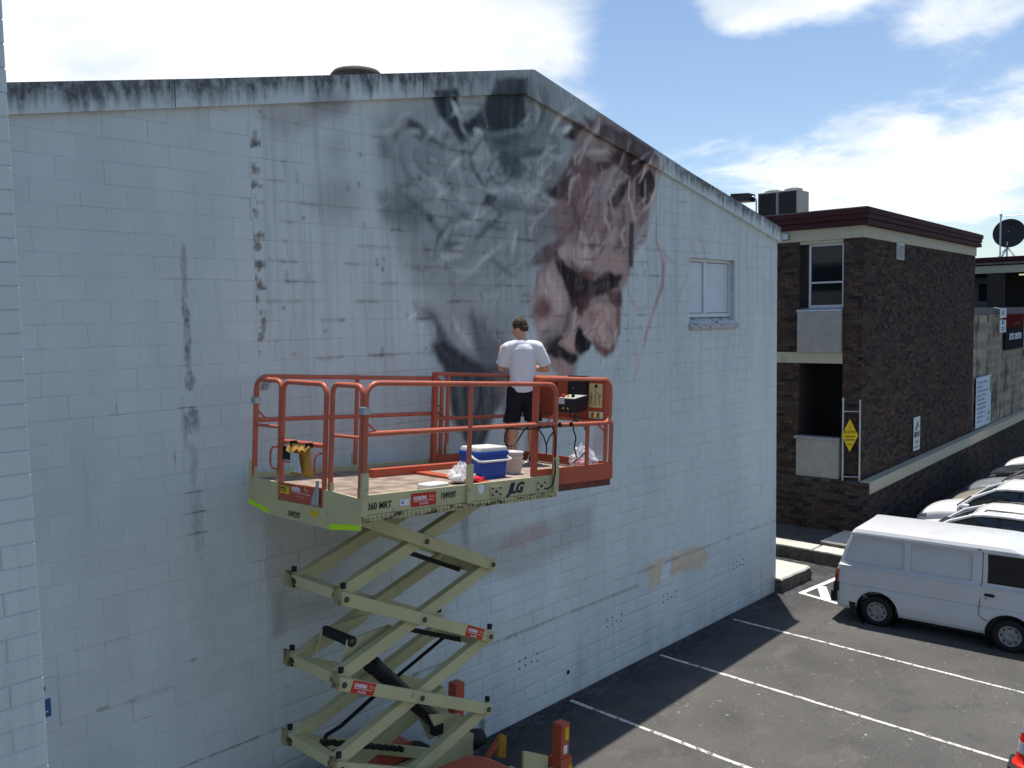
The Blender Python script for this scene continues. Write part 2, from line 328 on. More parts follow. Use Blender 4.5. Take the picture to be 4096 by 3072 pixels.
('P',[(9.73,7.66),(10.24,8.1),(10.41,8.84),(10.94,9.1),(12.28,8.76),(12.62,8.41),(12.52,8.01),(12.22,7.54),(11.84,7.03),(11.74,6.62),(11.51,6.31),(11.45,5.94),(11.36,5.45),(11.05,5.3),(10.71,5.48),(10.38,5.28),(10.21,4.96),(9.79,5.11),(9.5,5.52),(9.29,6.01),(9.53,6.68),(9.87,7.06)],(117,108,114),0.85,0.058),
('P',[(10.04,7.79),(10.48,8.13),(10.88,7.86),(10.75,7.44),(10.34,7.29),(9.98,7.04),(9.83,7.18),(10.11,7.45)],(108,96,104),0.65,0.077),
('P',[(9.63,7.75),(10.12,8.02),(10.26,8.08),(10.17,7.7),(9.88,7.7)],(66,62,71),0.85,0.027),
('P',[(9.78,8.08),(10.12,8.19),(10.16,8.04),(9.85,7.94)],(112,116,126),0.6,0.035),
('P',[(10.29,8.87),(10.53,8.82),(10.33,8.58),(10.06,8.58)],(58,55,63),0.9,0.019),
('P',[(9.95,8.99),(10.33,8.93),(10.13,8.7),(9.8,8.73)],(104,110,119),0.7,0.038),
('P',[(9.76,8.67),(9.94,8.56),(10.01,8.35),(9.79,8.34)],(96,104,113),0.7,0.031),
('P',[(10.16,8.24),(10.48,8.48),(10.97,8.23),(10.88,8.07),(10.31,8.04)],(92,80,88),0.75,0.035),
('P',[(11.14,8.46),(11.68,8.64),(12.28,8.54),(11.9,8.2),(11.62,7.93),(11.35,7.64),(11.11,7.68),(11.49,8.02),(11.76,8.18)],(54,46,53),0.88,0.023),
('P',[(11.94,8.18),(12.35,8.4),(12.5,8.18),(12.35,7.88),(11.89,7.67)],(56,54,62),0.9,0.019),
('P',[(10.85,8.32),(11.49,8.49),(11.23,8.31),(10.93,8.16)],(76,62,69),0.85,0.019),
('P',[(11.23,8.57),(11.86,8.73),(11.76,8.56),(11.27,8.45)],(62,56,64),0.85,0.023),
('P',[(10.49,8.95),(11.5,8.89),(12.23,8.75),(12.52,8.54),(12.0,8.51),(11.23,8.65),(10.65,8.78)],(74,72,80),0.8,0.031),
('L',[(10.44,8.27),(10.73,8.76),(10.94,9.02)],(148,150,158),0.8,0.031,0.031),
('L',[(9.79,8.63),(9.99,8.9),(10.34,9.15)],(150,163,172),0.75,0.025,0.025),
('L',[(10.06,8.69),(10.29,8.8)],(160,178,188),0.85,0.029,0.029),
('L',[(10.64,8.42),(11.15,8.56)],(150,150,157),0.7,0.025,0.025),
('L',[(11.76,8.16),(11.7,7.83),(11.89,7.51)],(168,168,174),0.8,0.013,0.013),
('L',[(12.35,8.66),(12.04,8.13)],(170,170,176),0.8,0.01,0.01),
('L',[(12.55,8.57),(12.48,8.01),(12.27,7.77),(11.94,7.56)],(172,172,178),0.8,0.012,0.012),
('L',[(10.19,7.68),(10.27,7.96),(10.45,8.08)],(150,146,152),0.75,0.025,0.025),
('L',[(10.55,7.71),(10.76,8.0)],(140,134,141),0.75,0.033,0.033),
('L',[(11.05,7.88),(11.4,8.25)],(146,137,143),0.7,0.05,0.05),
('L',[(12.23,8.67),(11.81,8.43)],(150,150,156),0.7,0.01,0.01),
('L',[(11.31,8.22),(11.58,8.54),(11.72,8.74)],(150,140,146),0.7,0.011,0.011),
('L',[(9.71,8.31),(9.93,8.26),(10.13,8.36)],(134,146,156),0.6,0.019,0.019),
('L',[(9.41,7.73),(9.56,8.01),(9.78,8.2)],(140,153,163),0.6,0.021,0.021),
('L',[(9.31,7.86),(9.42,8.06),(9.38,8.2)],(80,92,102),0.6,0.015,0.015),
('L',[(11.26,7.9),(11.18,7.47),(10.97,7.04)],(96,78,85),0.62,0.044,0.044),
('L',[(10.67,7.64),(10.57,7.37),(10.35,7.09)],(96,78,85),0.62,0.04,0.04),
('L',[(11.53,7.71),(11.54,7.47),(11.43,7.22)],(96,78,85),0.62,0.038,0.038),
('L',[(10.92,7.71),(10.87,7.45),(10.7,7.18)],(96,78,85),0.62,0.025,0.025),
('L',[(10.46,7.47),(10.34,7.34),(10.1,7.2)],(96,78,85),0.62,0.029,0.029),
('L',[(11.12,7.21),(11.03,6.99),(10.82,6.78)],(96,78,85),0.62,0.025,0.025),
('L',[(10.84,7.86),(10.58,7.43)],(150,138,143),0.6,0.023,0.023),
('L',[(11.13,7.78),(11.08,7.36)],(150,138,143),0.6,0.023,0.023),
('L',[(11.34,7.38),(11.21,7.0)],(150,138,143),0.6,0.023,0.023),
('L',[(10.5,7.32),(10.41,7.07)],(150,138,143),0.6,0.023,0.023),
('L',[(8.23,7.34),(8.15,7.24),(8.05,7.17)],(140,154,164),0.5071777959116054,0.016,0.016),
('L',[(8.65,7.62),(8.58,7.41),(8.35,7.24)],(78,90,101),0.40190405377590577,0.02,0.02),
('L',[(7.43,7.47),(7.15,7.39),(6.92,7.26)],(60,72,83),0.3055812900936008,0.028,0.028),
('L',[(8.38,8.78),(8.01,8.72),(7.74,8.5)],(140,154,164),0.5913964214959804,0.012,0.012),
('L',[(8.42,6.77),(8.7,6.64),(9.01,6.52)],(60,72,83),0.4201556092666961,0.021,0.021),
('L',[(8.06,7.48),(8.04,7.3),(7.97,7.13)],(100,113,124),0.3247991568612878,0.01,0.01),
('L',[(9.61,8.18),(9.6,8.01),(9.53,7.85)],(152,165,174),0.35382254055472445,0.023,0.023),
('L',[(7.92,6.81),(7.79,6.75),(7.64,6.76)],(60,72,83),0.4164738361635921,0.025,0.025),
('L',[(9.28,8.89),(9.44,8.71),(9.33,8.47)],(92,104,115),0.4806203431716478,0.016,0.016),
('L',[(9.09,7.78),(8.95,7.63),(8.76,7.51)],(100,113,124),0.5876244303335394,0.02,0.02),
('L',[(8.23,6.58),(8.0,6.55),(7.8,6.61)],(152,165,174),0.302002275618236,0.027,0.027),
('L',[(7.85,8.33),(7.7,8.29),(7.59,8.34)],(92,104,115),0.5995485407409719,0.024,0.024),
('L',[(8.37,8.95),(8.4,8.72),(8.5,8.52)],(152,165,174),0.45066052632940223,0.015,0.015),
('L',[(8.3,8.11),(8.02,8.05),(7.74,8.02)],(140,154,164),0.3873964137216297,0.027,0.027),
('L',[(9.64,8.47),(9.31,8.38),(9.03,8.23)],(92,104,115),0.45629415047528205,0.015,0.015),
('L',[(7.63,8.55),(7.62,8.42),(7.6,8.3)],(152,165,174),0.48742160063713924,0.011,0.011),
('L',[(9.22,8.05),(9.5,7.94),(9.82,7.85)],(92,104,115),0.49141903088055994,0.018,0.018),
('L',[(7.99,8.55),(8.19,8.43),(8.24,8.22)],(60,72,83),0.5692429775140986,0.01,0.01),
('L',[(9.77,7.79),(9.61,7.7),(9.43,7.63)],(100,113,124),0.5059728016144321,0.017,0.017),
('L',[(8.29,7.46),(8.24,7.33),(8.21,7.19)],(152,165,174),0.3737277457231256,0.025,0.025),
('L',[(8.04,8.15),(8.03,8.04),(7.98,7.93)],(100,113,124),0.49781794764951715,0.026,0.026),
('L',[(9.87,8.26),(9.87,8.15),(9.87,8.04)],(78,90,101),0.3169998042301757,0.02,0.02),
('L',[(8.64,7.88),(8.46,7.78),(8.41,7.64)],(78,90,101),0.5065427640805866,0.018,0.018),
('L',[(7.69,7.64),(7.54,7.56),(7.49,7.44)],(152,165,174),0.43938904342544155,0.017,0.017),
('L',[(8.65,6.88),(8.33,6.77),(8.13,6.56)],(152,165,174),0.5096589507787626,0.015,0.015),
('L',[(9.32,7.78),(9.05,7.71),(8.81,7.77)],(152,165,174),0.5042349509419292,0.012,0.012),
('L',[(7.83,7.12),(7.76,6.97),(7.63,6.84)],(78,90,101),0.5402688604838409,0.013,0.013),
('L',[(7.22,7.65),(7.02,7.62),(6.82,7.63)],(100,113,124),0.47963714513808453,0.019,0.019),
('L',[(7.94,6.78),(7.78,6.76),(7.63,6.72)],(152,165,174),0.5388262952514034,0.029,0.029),
('L',[(7.94,7.89),(7.99,7.7),(7.95,7.5)],(140,154,164),0.41539506898795725,0.027,0.027),
('L',[(7.98,6.94),(7.78,6.92),(7.64,6.81)],(60,72,83),0.5605178270535067,0.022,0.022),
('L',[(8.82,7.16),(8.48,7.17),(8.22,7.01)],(78,90,101),0.5576861207156183,0.031,0.031),
('L',[(8.54,8.93),(8.4,8.81),(8.34,8.67)],(78,90,101),0.532049295258437,0.031,0.031),
('L',[(8.51,8.98),(8.58,8.75),(8.57,8.5)],(78,90,101),0.43453570179223955,0.021,0.021),
('L',[(8.4,7.36),(8.15,7.26),(7.89,7.17)],(140,154,164),0.5558528142009718,0.024,0.024),
('L',[(7.93,8.68),(8.0,8.46),(8.21,8.32)],(152,165,174),0.41249300558985147,0.022,0.022),
('L',[(7.87,8.36),(8.01,8.16),(8.32,8.11)],(100,113,124),0.5055726384329593,0.01,0.01),
('L',[(8.27,8.47),(8.03,8.31),(7.77,8.17)],(92,104,115),0.5400313881972155,0.022,0.022),
('L',[(7.96,7.32),(7.72,7.17),(7.55,6.97)],(78,90,101),0.38945296061588125,0.032,0.032),
('L',[(9.81,7.61),(9.57,7.41),(9.22,7.36)],(140,154,164),0.4307781228370928,0.015,0.015),
('L',[(7.83,7.93),(7.74,7.7),(7.85,7.51)],(92,104,115),0.35843013053258593,0.028,0.028),
('L',[(8.73,7.69),(8.5,7.66),(8.29,7.71)],(152,165,174),0.4693237113807407,0.019,0.019),
('L',[(9.49,7.4),(9.3,7.26),(9.32,7.08)],(152,165,174),0.48955888485708565,0.012,0.012),
('L',[(7.32,7.53),(7.1,7.44),(6.9,7.33)],(92,104,115),0.41230067913572005,0.018,0.018),
('L',[(9.89,7.62),(9.54,7.75),(9.14,7.67)],(152,165,174),0.4049688015692833,0.024,0.024),
('L',[(9.89,8.46),(9.68,8.33),(9.52,8.18)],(152,165,174),0.39857916678683913,0.019,0.019),
('L',[(8.42,6.9),(8.52,6.79),(8.61,6.69)],(92,104,115),0.3514792415346208,0.012,0.012),
('L',[(8.14,8.27),(8.17,8.04),(8.06,7.81)],(100,113,124),0.33660326295461535,0.014,0.014),
('L',[(7.47,8.42),(7.42,8.3),(7.36,8.19)],(140,154,164),0.4078216849409224,0.02,0.02),
('L',[(9.03,7.15),(8.97,7.0),(8.92,6.86)],(152,165,174),0.49776917173501867,0.026,0.026),
('L',[(9.03,6.88),(9.0,6.75),(8.85,6.65)],(92,104,115),0.41708383635875107,0.025,0.025),
('L',[(8.09,8.18),(7.93,8.08),(7.77,7.99)],(60,72,83),0.4359088475634161,0.011,0.011),
('L',[(8.44,8.4),(8.28,8.23),(8.12,8.07)],(60,72,83),0.5798939828408368,0.017,0.017),
('L',[(7.27,8.28),(7.0,8.32),(6.72,8.21)],(152,165,174),0.5461101190009309,0.031,0.031),
('L',[(9.33,8.84),(9.23,8.71),(9.08,8.62)],(152,165,174),0.5719613547107005,0.01,0.01),
('L',[(9.49,7.46),(9.21,7.49),(9.08,7.65)],(92,104,115),0.5524670080843754,0.021,0.021),
('L',[(9.77,8.01),(9.53,7.81),(9.25,7.64)],(152,165,174),0.41176358032599947,0.01,0.01),
('L',[(9.34,7.77),(9.53,7.6),(9.89,7.59)],(140,154,164),0.38396383479151586,0.015,0.015),
('L',[(8.38,8.02),(8.24,7.96),(8.09,7.93)],(100,113,124),0.386037134408857,0.032,0.032),
('L',[(7.1,8.5),(6.97,8.45),(6.9,8.35)],(152,165,174),0.3450979541259396,0.013,0.013),
('L',[(9.31,7.83),(8.95,7.7),(8.59,7.64)],(140,154,164),0.30585145725483287,0.032,0.032),
('L',[(7.25,7.74),(7.07,7.63),(6.87,7.57)],(92,104,115),0.525274548702682,0.013,0.013),
('L',[(7.64,7.05),(7.56,6.97),(7.51,6.87)],(60,72,83),0.48390967657430506,0.018,0.018),
('L',[(7.93,8.06),(7.88,7.96),(7.78,7.87)],(152,165,174),0.5961776745798899,0.03,0.03),
('L',[(12.19,8.19),(12.2,7.9),(11.86,7.65)],(166,160,164),0.5482736307981005,0.014,0.014),
('L',[(11.63,8.33),(11.54,8.19),(11.63,8.08)],(84,66,72),0.5751824186904023,0.01,0.01),
('L',[(10.67,8.1),(10.61,7.93),(10.48,7.78)],(104,86,92),0.5478939962963242,0.02,0.02),
('L',[(11.02,8.27),(11.06,8.12),(10.92,7.98)],(150,140,145),0.49286406305259645,0.01,0.01),
('L',[(11.91,8.45),(11.82,8.24),(11.67,8.05)],(84,66,72),0.609062781956018,0.015,0.015),
('L',[(11.54,7.52),(11.39,7.41),(11.23,7.3)],(84,66,72),0.3678370144706275,0.017,0.017),
('L',[(11.48,8.3),(11.31,8.11),(11.36,7.92)],(66,50,56),0.4731877068149491,0.017,0.017),
('L',[(10.8,8.25),(10.53,8.0),(10.56,7.72)],(92,78,85),0.5204594567980807,0.021,0.021),
('L',[(10.03,7.2),(10.12,6.99),(9.95,6.79)],(126,112,118),0.4899671043804615,0.017,0.017),
('L',[(11.35,7.3),(11.52,7.12),(11.48,6.91)],(150,140,145),0.591768711582008,0.027,0.027),
('L',[(11.11,7.48),(11.18,7.35),(11.21,7.2)],(166,160,164),0.6198556258491523,0.019,0.019),
('L',[(11.52,7.86),(11.44,7.75),(11.48,7.63)],(84,66,72),0.5379769491670838,0.011,0.011),
('L',[(11.79,7.61),(11.86,7.5),(11.8,7.39)],(150,140,145),0.428655990095503,0.018,0.018),
('L',[(10.33,7.73),(10.29,7.47),(10.48,7.25)],(66,50,56),0.49849364875240115,0.018,0.018),
('L',[(10.23,7.79),(10.18,7.68),(10.05,7.61)],(126,112,118),0.6234275313648664,0.009,0.009),
('L',[(10.46,7.19),(10.52,7.08),(10.63,6.98)],(166,160,164),0.5930728184061079,0.012,0.012),
('L',[(10.06,7.2),(10.01,7.04),(9.87,6.9)],(66,50,56),0.3649346350740529,0.015,0.015),
('L',[(10.48,7.24),(10.67,7.02),(10.68,6.77)],(150,140,145),0.4423800413409526,0.023,0.023),
('L',[(10.13,7.79),(10.02,7.61),(9.93,7.44)],(126,112,118),0.45961120331379623,0.024,0.024),
('L',[(11.59,7.39),(11.55,7.15),(11.27,6.96)],(84,66,72),0.5305782765669713,0.025,0.025),
('L',[(12.01,7.86),(12.24,7.77),(12.27,7.61)],(150,140,145),0.4595077604430714,0.012,0.012),
('L',[(10.58,7.21),(10.66,7.09),(10.6,6.95)],(84,66,72),0.3560528312298081,0.01,0.01),
('L',[(10.63,7.87),(10.64,7.76),(10.6,7.64)],(104,86,92),0.46985728754053824,0.009,0.009),
('L',[(10.49,8.49),(10.35,8.37),(10.34,8.24)],(166,160,164),0.59858473847273,0.022,0.022),
('L',[(11.72,8.29),(11.39,8.14),(11.18,7.93)],(126,112,118),0.4517677623530393,0.011,0.011),
('L',[(12.05,8.03),(11.91,7.91),(11.74,7.79)],(126,112,118),0.3567220140570997,0.011,0.011),
('L',[(11.75,8.04),(11.74,7.9),(11.73,7.76)],(84,66,72),0.5737814235663962,0.016,0.016),
('L',[(10.56,7.13),(10.64,6.86),(10.39,6.62)],(166,160,164),0.5722924450743028,0.01,0.01),
('L',[(11.79,7.3),(11.7,7.12),(11.58,6.94)],(126,112,118),0.37106011780676346,0.01,0.01),
('L',[(11.02,6.97),(10.93,6.85),(10.97,6.72)],(92,78,85),0.6480384074099825,0.017,0.017),
('L',[(11.82,7.56),(11.79,7.3),(11.83,7.05)],(150,140,145),0.37360250716882804,0.019,0.019),
('L',[(10.96,6.71),(10.89,6.57),(10.99,6.44)],(104,86,92),0.5035864753738203,0.023,0.023),
('L',[(10.2,8.22),(10.08,8.02),(10.16,7.83)],(84,66,72),0.6554264859636264,0.016,0.016),
('L',[(11.59,7.37),(11.49,7.24),(11.56,7.1)],(166,160,164),0.4938489421833949,0.025,0.025),
('L',[(11.54,6.82),(11.59,6.54),(11.33,6.3)],(126,112,118),0.5305851063477927,0.026,0.026),
('L',[(12.35,7.97),(12.34,7.8),(12.25,7.64)],(150,140,145),0.5469033756244075,0.026,0.026),
('L',[(11.43,7.28),(11.39,7.07),(11.16,6.9)],(66,50,56),0.3387282787058629,0.012,0.012),
('L',[(12.01,7.89),(11.91,7.69),(12.06,7.52)],(126,112,118),0.5934628952160469,0.02,0.02),
('L',[(10.78,8.29),(10.62,8.21),(10.5,8.1)],(104,86,92),0.4546512323176515,0.02,0.02),
('L',[(10.29,7.82),(10.26,7.66),(10.09,7.53)],(92,78,85),0.49124577364984345,0.012,0.012),
('L',[(10.94,7.1),(10.77,6.91),(10.63,6.72)],(166,160,164),0.37846239092132267,0.01,0.01),
('L',[(11.85,7.16),(11.91,6.99),(11.96,6.82)],(166,160,164),0.49385568954987913,0.02,0.02),
('L',[(10.37,8.07),(10.42,7.82),(10.34,7.56)],(84,66,72),0.5574699701781426,0.009,0.009),
('L',[(10.86,7.43),(10.9,7.3),(10.78,7.18)],(66,50,56),0.4997936370776999,0.016,0.016),
('L',[(11.46,8.1),(11.22,7.83),(11.28,7.56)],(166,160,164),0.5315509301223164,0.017,0.017),
('L',[(10.49,7.03),(10.24,6.8),(10.32,6.53)],(84,66,72),0.5990733554345287,0.018,0.018),
('L',[(10.74,7.52),(10.67,7.4),(10.58,7.29)],(126,112,118),0.6323604571167495,0.014,0.014),
('L',[(11.23,6.95),(11.48,6.78),(11.63,6.57)],(150,140,145),0.3747874792399219,0.013,0.013),
('L',[(11.98,7.97),(12.11,7.69),(11.94,7.4)],(84,66,72),0.3519809752783387,0.021,0.021),
('L',[(10.3,8.3),(10.11,8.08),(9.88,7.87)],(66,50,56),0.5594398175286323,0.014,0.014),
('L',[(10.9,7.55),(10.87,7.28),(10.64,7.04)],(150,140,145),0.38734661546307225,0.026,0.026),
('L',[(11.54,6.98),(11.3,6.79),(11.3,6.57)],(104,86,92),0.627000429449264,0.013,0.013),
('L',[(10.96,7.67),(10.9,7.42),(10.87,7.17)],(84,66,72),0.3951323302101319,0.018,0.018),
('L',[(11.26,7.17),(11.02,7.03),(10.84,6.87)],(150,140,145),0.6596509586912642,0.011,0.011),
('L',[(10.25,7.66),(10.44,7.43),(10.35,7.15)],(84,66,72),0.5995601813235522,0.019,0.019),
('L',[(10.87,7.22),(10.87,7.04),(10.92,6.87)],(150,140,145),0.564078711433257,0.015,0.015),
('L',[(11.47,7.19),(11.43,7.08),(11.52,6.98)],(104,86,92),0.47720187089539057,0.019,0.019),
('L',[(10.67,7.62),(10.53,7.52),(10.43,7.4)],(104,86,92),0.5948283031082302,0.023,0.023),
('P',[(11.7,7.45),(11.85,7.49),(11.85,7.03),(11.81,6.72),(11.69,6.72),(11.69,7.16)],(62,50,56),0.9,0.013),
('L',[(12.22,7.54),(12.12,7.23),(11.88,6.98)],(116,106,113),0.6,0.038,0.038),
('P',[(11.94,7.61),(12.32,7.77),(12.27,7.55),(12.03,7.42)],(110,100,108),0.6,0.031),
('P',[(9.53,6.93),(9.76,7.01),(9.96,7.07),(9.92,6.89),(9.75,6.73),(9.38,6.67)],(84,69,75),0.78,0.031),
('L',[(9.53,6.93),(9.38,6.75),(9.28,6.65)],(70,64,72),0.6,0.017,0.017),
('P',[(9.9,6.94),(10.14,7.02),(10.66,6.98),(10.69,6.72),(10.37,6.74),(9.96,6.81)],(148,138,142),0.82,0.042),
('P',[(10.82,6.83),(11.12,6.96),(11.58,6.88),(11.62,6.67),(11.2,6.56),(10.86,6.62)],(136,124,129),0.82,0.038),
('L',[(10.66,7.03),(10.91,7.03)],(82,72,80),0.7,0.021,0.021),
('P',[(9.83,6.82),(10.09,6.7),(10.4,6.6),(10.77,6.48),(11.11,6.64),(11.55,6.59),(11.42,6.44),(11.11,6.31),(10.72,6.19),(10.43,6.06),(10.16,6.1),(10.12,6.33),(9.93,6.57)],(46,39,43),0.95,0.021),
('P',[(10.29,6.71),(10.84,6.58),(10.73,6.44),(10.38,6.56)],(86,67,71),0.75,0.027),
('L',[(10.72,6.2),(10.9,6.44),(11.11,6.58)],(96,80,84),0.7,0.013,0.013),
('P',[(10.16,6.2),(10.64,6.26),(10.68,6.1),(10.47,5.95),(10.23,6.0)],(80,62,68),0.85,0.027),
('P',[(11.07,6.34),(11.52,6.37),(11.5,6.1),(11.28,6.07)],(78,60,66),0.78,0.023),
('P',[(10.51,6.02),(10.89,6.15),(11.28,6.1),(11.42,5.72),(11.31,5.45),(11.05,5.36),(10.75,5.5),(10.55,5.69),(10.43,5.87)],(143,128,132),0.86,0.035),
('P',[(10.71,5.51),(11.09,5.42),(11.37,5.49),(11.27,5.34),(11.03,5.3),(10.79,5.39)],(92,66,70),0.78,0.015),
('P',[(11.37,6.1),(11.49,6.07),(11.45,5.61),(11.34,5.48)],(104,84,90),0.7,0.019),
('L',[(11.08,5.54),(11.14,5.47),(11.15,5.39)],(176,168,170),0.3022060321719629,0.018,0.018),
('L',[(11.01,5.76),(11.05,5.62),(10.98,5.49)],(176,168,170),0.38407167770255213,0.019,0.019),
('L',[(10.73,5.68),(10.68,5.56),(10.68,5.44)],(166,154,157),0.433837642954372,0.017,0.017),
('L',[(10.88,5.84),(10.74,5.72),(10.77,5.57)],(176,168,170),0.3900975593845926,0.019,0.019),
('L',[(11.07,5.82),(10.92,5.71),(10.94,5.56)],(176,168,170),0.41684990899654956,0.011,0.011),
('L',[(11.05,6.07),(11.14,5.99),(11.14,5.89)],(166,154,157),0.5717038784435327,0.022,0.022),
('L',[(11.0,6.05),(10.79,5.98),(10.7,5.85)],(120,104,108),0.38185985682154866,0.021,0.021),
('L',[(11.14,5.51),(11.22,5.42),(11.21,5.31)],(104,86,90),0.3135029993840023,0.01,0.01),
('L',[(11.13,5.82),(11.24,5.67),(11.33,5.51)],(104,86,90),0.41486559693066827,0.021,0.021),
('L',[(11.38,5.73),(11.33,5.59),(11.33,5.45)],(176,168,170),0.45158558993422326,0.021,0.021),
('L',[(10.69,5.63),(10.58,5.54),(10.5,5.44)],(166,154,157),0.4679414941479165,0.018,0.018),
('L',[(10.41,5.89),(10.28,5.79),(10.18,5.67)],(176,168,170),0.30650035160321676,0.011,0.011),
('L',[(10.69,5.61),(10.85,5.48),(10.85,5.32)],(104,86,90),0.5163626714036709,0.016,0.016),
('L',[(10.83,5.65),(10.92,5.54),(10.88,5.42)],(104,86,90),0.4669236024455716,0.018,0.018),
('L',[(10.67,5.76),(10.52,5.64),(10.45,5.49)],(176,168,170),0.46023056830014336,0.017,0.017),
('L',[(10.57,6.05),(10.68,5.97),(10.7,5.87)],(104,86,90),0.5489836206886358,0.021,0.021),
('L',[(9.59,5.99),(9.67,5.88),(9.62,5.76)],(164,158,163),0.4453510411347814,0.03,0.03),
('L',[(9.76,6.54),(9.82,6.36),(9.67,6.21)],(112,98,105),0.4843196140984517,0.022,0.022),
('L',[(9.45,6.2),(9.29,6.25),(9.11,6.26)],(124,110,117),0.502888187410086,0.02,0.02),
('L',[(9.91,6.18),(9.79,6.09),(9.81,5.98)],(164,158,163),0.4715284307994368,0.02,0.02),
('L',[(9.51,6.05),(9.48,5.91),(9.33,5.83)],(112,98,105),0.3888518985457619,0.019,0.019),
('L',[(9.71,6.39),(9.5,6.25),(9.45,6.06)],(164,158,163),0.29553250225868793,0.017,0.017),
('L',[(10.06,6.1),(9.93,5.95),(9.88,5.79)],(124,110,117),0.45106277954186685,0.016,0.016),
('L',[(9.64,6.09),(9.7,5.97),(9.74,5.84)],(124,110,117),0.2800713709810448,0.024,0.024),
('L',[(9.73,6.14),(9.61,6.02),(9.59,5.87)],(124,110,117),0.409493079585489,0.018,0.018),
('L',[(9.97,6.41),(9.84,6.24),(9.58,6.17)],(112,98,105),0.320458838908077,0.026,0.026),
('L',[(9.77,6.3),(9.89,6.16),(9.81,6.0)],(124,110,117),0.39025834371842827,0.02,0.02),
('L',[(9.59,6.26),(9.5,6.17),(9.41,6.09)],(124,110,117),0.43993151759812305,0.027,0.027),
('L',[(9.88,6.47),(9.73,6.43),(9.66,6.33)],(112,98,105),0.3493472775713211,0.024,0.024),
('L',[(9.73,6.53),(9.76,6.36),(9.62,6.22)],(124,110,117),0.46829138859180475,0.014,0.014),
('P',[(10.33,5.78),(10.44,5.75),(10.56,5.58),(10.72,5.5),(10.63,5.4),(10.42,5.32),(10.31,5.44)],(36,34,40),0.97,0.012),
('P',[(9.68,5.51),(9.95,5.66),(10.0,5.6),(9.85,5.5),(10.1,5.42),(10.37,5.36),(10.32,5.25),(10.22,5.21),(9.87,5.3),(9.63,5.41)],(44,41,47),0.95,0.012),
('P',[(9.95,5.5),(10.15,5.65),(10.31,5.71),(10.3,5.43),(10.06,5.42)],(152,133,135),0.88,0.015),
('L',[(9.97,5.51),(10.1,5.45),(10.26,5.43)],(112,90,94),0.7,0.01,0.01),
('P',[(9.75,5.31),(9.87,5.29),(10.2,5.18),(10.21,4.96),(9.86,4.98)],(136,121,125),0.85,0.027),
('P',[(9.54,5.52),(9.69,5.61),(9.92,5.7),(9.84,5.58),(9.68,5.49)],(78,72,80),0.7,0.027),
('P',[(9.45,6.49),(9.82,6.69),(10.08,6.33),(10.12,6.08),(9.88,5.83),(9.43,5.67),(9.33,5.96)],(140,131,137),0.8,0.065),
('P',[(9.78,6.05),(9.73,5.96),(9.62,5.91),(9.48,5.91),(9.36,5.97),(9.32,6.05),(9.37,6.14),(9.48,6.2),(9.62,6.2),(9.74,6.14)],(92,76,83),0.85,0.073),
('L',[(9.67,6.54),(9.89,6.25),(9.92,6.0)],(158,149,154),0.6,0.048,0.048),
('L',[(10.16,6.08),(10.11,5.82),(9.97,5.65)],(94,77,82),0.75,0.029,0.029),
('L',[(10.33,6.08),(10.23,5.75)],(164,158,161),0.8,0.017,0.017),
('L',[(9.53,6.68),(9.45,6.49),(9.37,6.25)],(112,100,106),0.6,0.015,0.015),
('P',[(8.37,8.74),(8.57,9.04),(9.2,9.15),(9.22,8.76),(9.15,8.62),(8.68,8.52),(8.39,8.55)],(56,67,77),0.6,0.042),
('P',[(7.65,8.61),(7.82,8.55),(8.02,8.3),(7.93,8.27),(7.73,8.43)],(56,66,76),0.6,0.023),
('P',[(6.93,8.28),(7.12,8.41),(7.28,8.36),(7.11,8.29)],(58,68,80),0.6,0.023),
('L',[(9.87,6.87),(10.09,6.68),(10.44,6.56)],(40,34,38),0.9,0.025,0.025),
('L',[(10.77,6.41),(11.11,6.52),(11.51,6.56)],(40,34,38),0.85,0.025,0.025),
('L',[(10.13,6.5),(10.24,6.3),(10.4,6.13)],(48,38,43),0.85,0.042,0.042),
('L',[(9.72,5.51),(9.91,5.6)],(44,40,46),0.9,0.021,0.021),
('L',[(9.91,5.43),(10.26,5.29)],(40,37,43),0.95,0.025,0.025),
('L',[(12.51,7.62),(12.51,7.2),(12.71,6.84),(12.65,6.5),(12.5,6.12),(12.2,5.65),(12.05,5.37)],(138,112,117),0.62,0.027,0.027),
('L',[(12.51,7.17),(12.81,6.93),(13.08,6.82)],(138,112,117),0.6,0.014,0.014),
('L',[(12.68,6.9),(12.68,6.5),(12.45,6.04)],(118,92,97),0.6,0.013,0.013),
('L',[(11.65,6.61),(11.69,6.26),(11.92,6.04),(12.4,6.03)],(138,112,117),0.45,0.015,0.015),
('L',[(11.84,7.03),(12.12,7.18),(12.47,7.78)],(128,116,123),0.45,0.029,0.029),
('L',[(13.49,6.63),(13.22,6.33),(13.11,6.04)],(138,112,117),0.4,0.013,0.013),
('L',[(11.86,5.43),(11.95,5.1),(11.81,4.83)],(146,130,135),0.45,0.025,0.025),
('L',[(11.45,5.4),(11.22,5.22),(11.0,5.2)],(160,170,178),0.5,0.012,0.012),
('L',[(12.2,5.65),(12.1,5.45)],(138,112,117),0.5,0.025,0.025),
('L',[(13.58,7.28),(13.69,7.11),(13.77,6.93)],(138,112,117),0.35,0.025,0.025),
('L',[(13.89,7.36),(14.03,7.13),(14.05,6.95)],(138,112,117),0.35,0.029,0.029),
('L',[(13.39,5.6),(12.79,4.72),(12.22,4.2)],(150,134,138),0.35,0.017,0.017),
('L',[(11.45,5.34),(10.94,4.32)],(150,136,141),0.35,0.023,0.023),
('L',[(12.62,8.38),(12.83,8.69),(12.88,8.78)],(110,98,106),0.5,0.023,0.023),
('L',[(13.29,7.96),(13.29,7.82)],(92,98,120),0.5,0.006,0.006),
('L',[(13.18,7.89),(13.45,7.93)],(92,98,120),0.5,0.006,0.006),
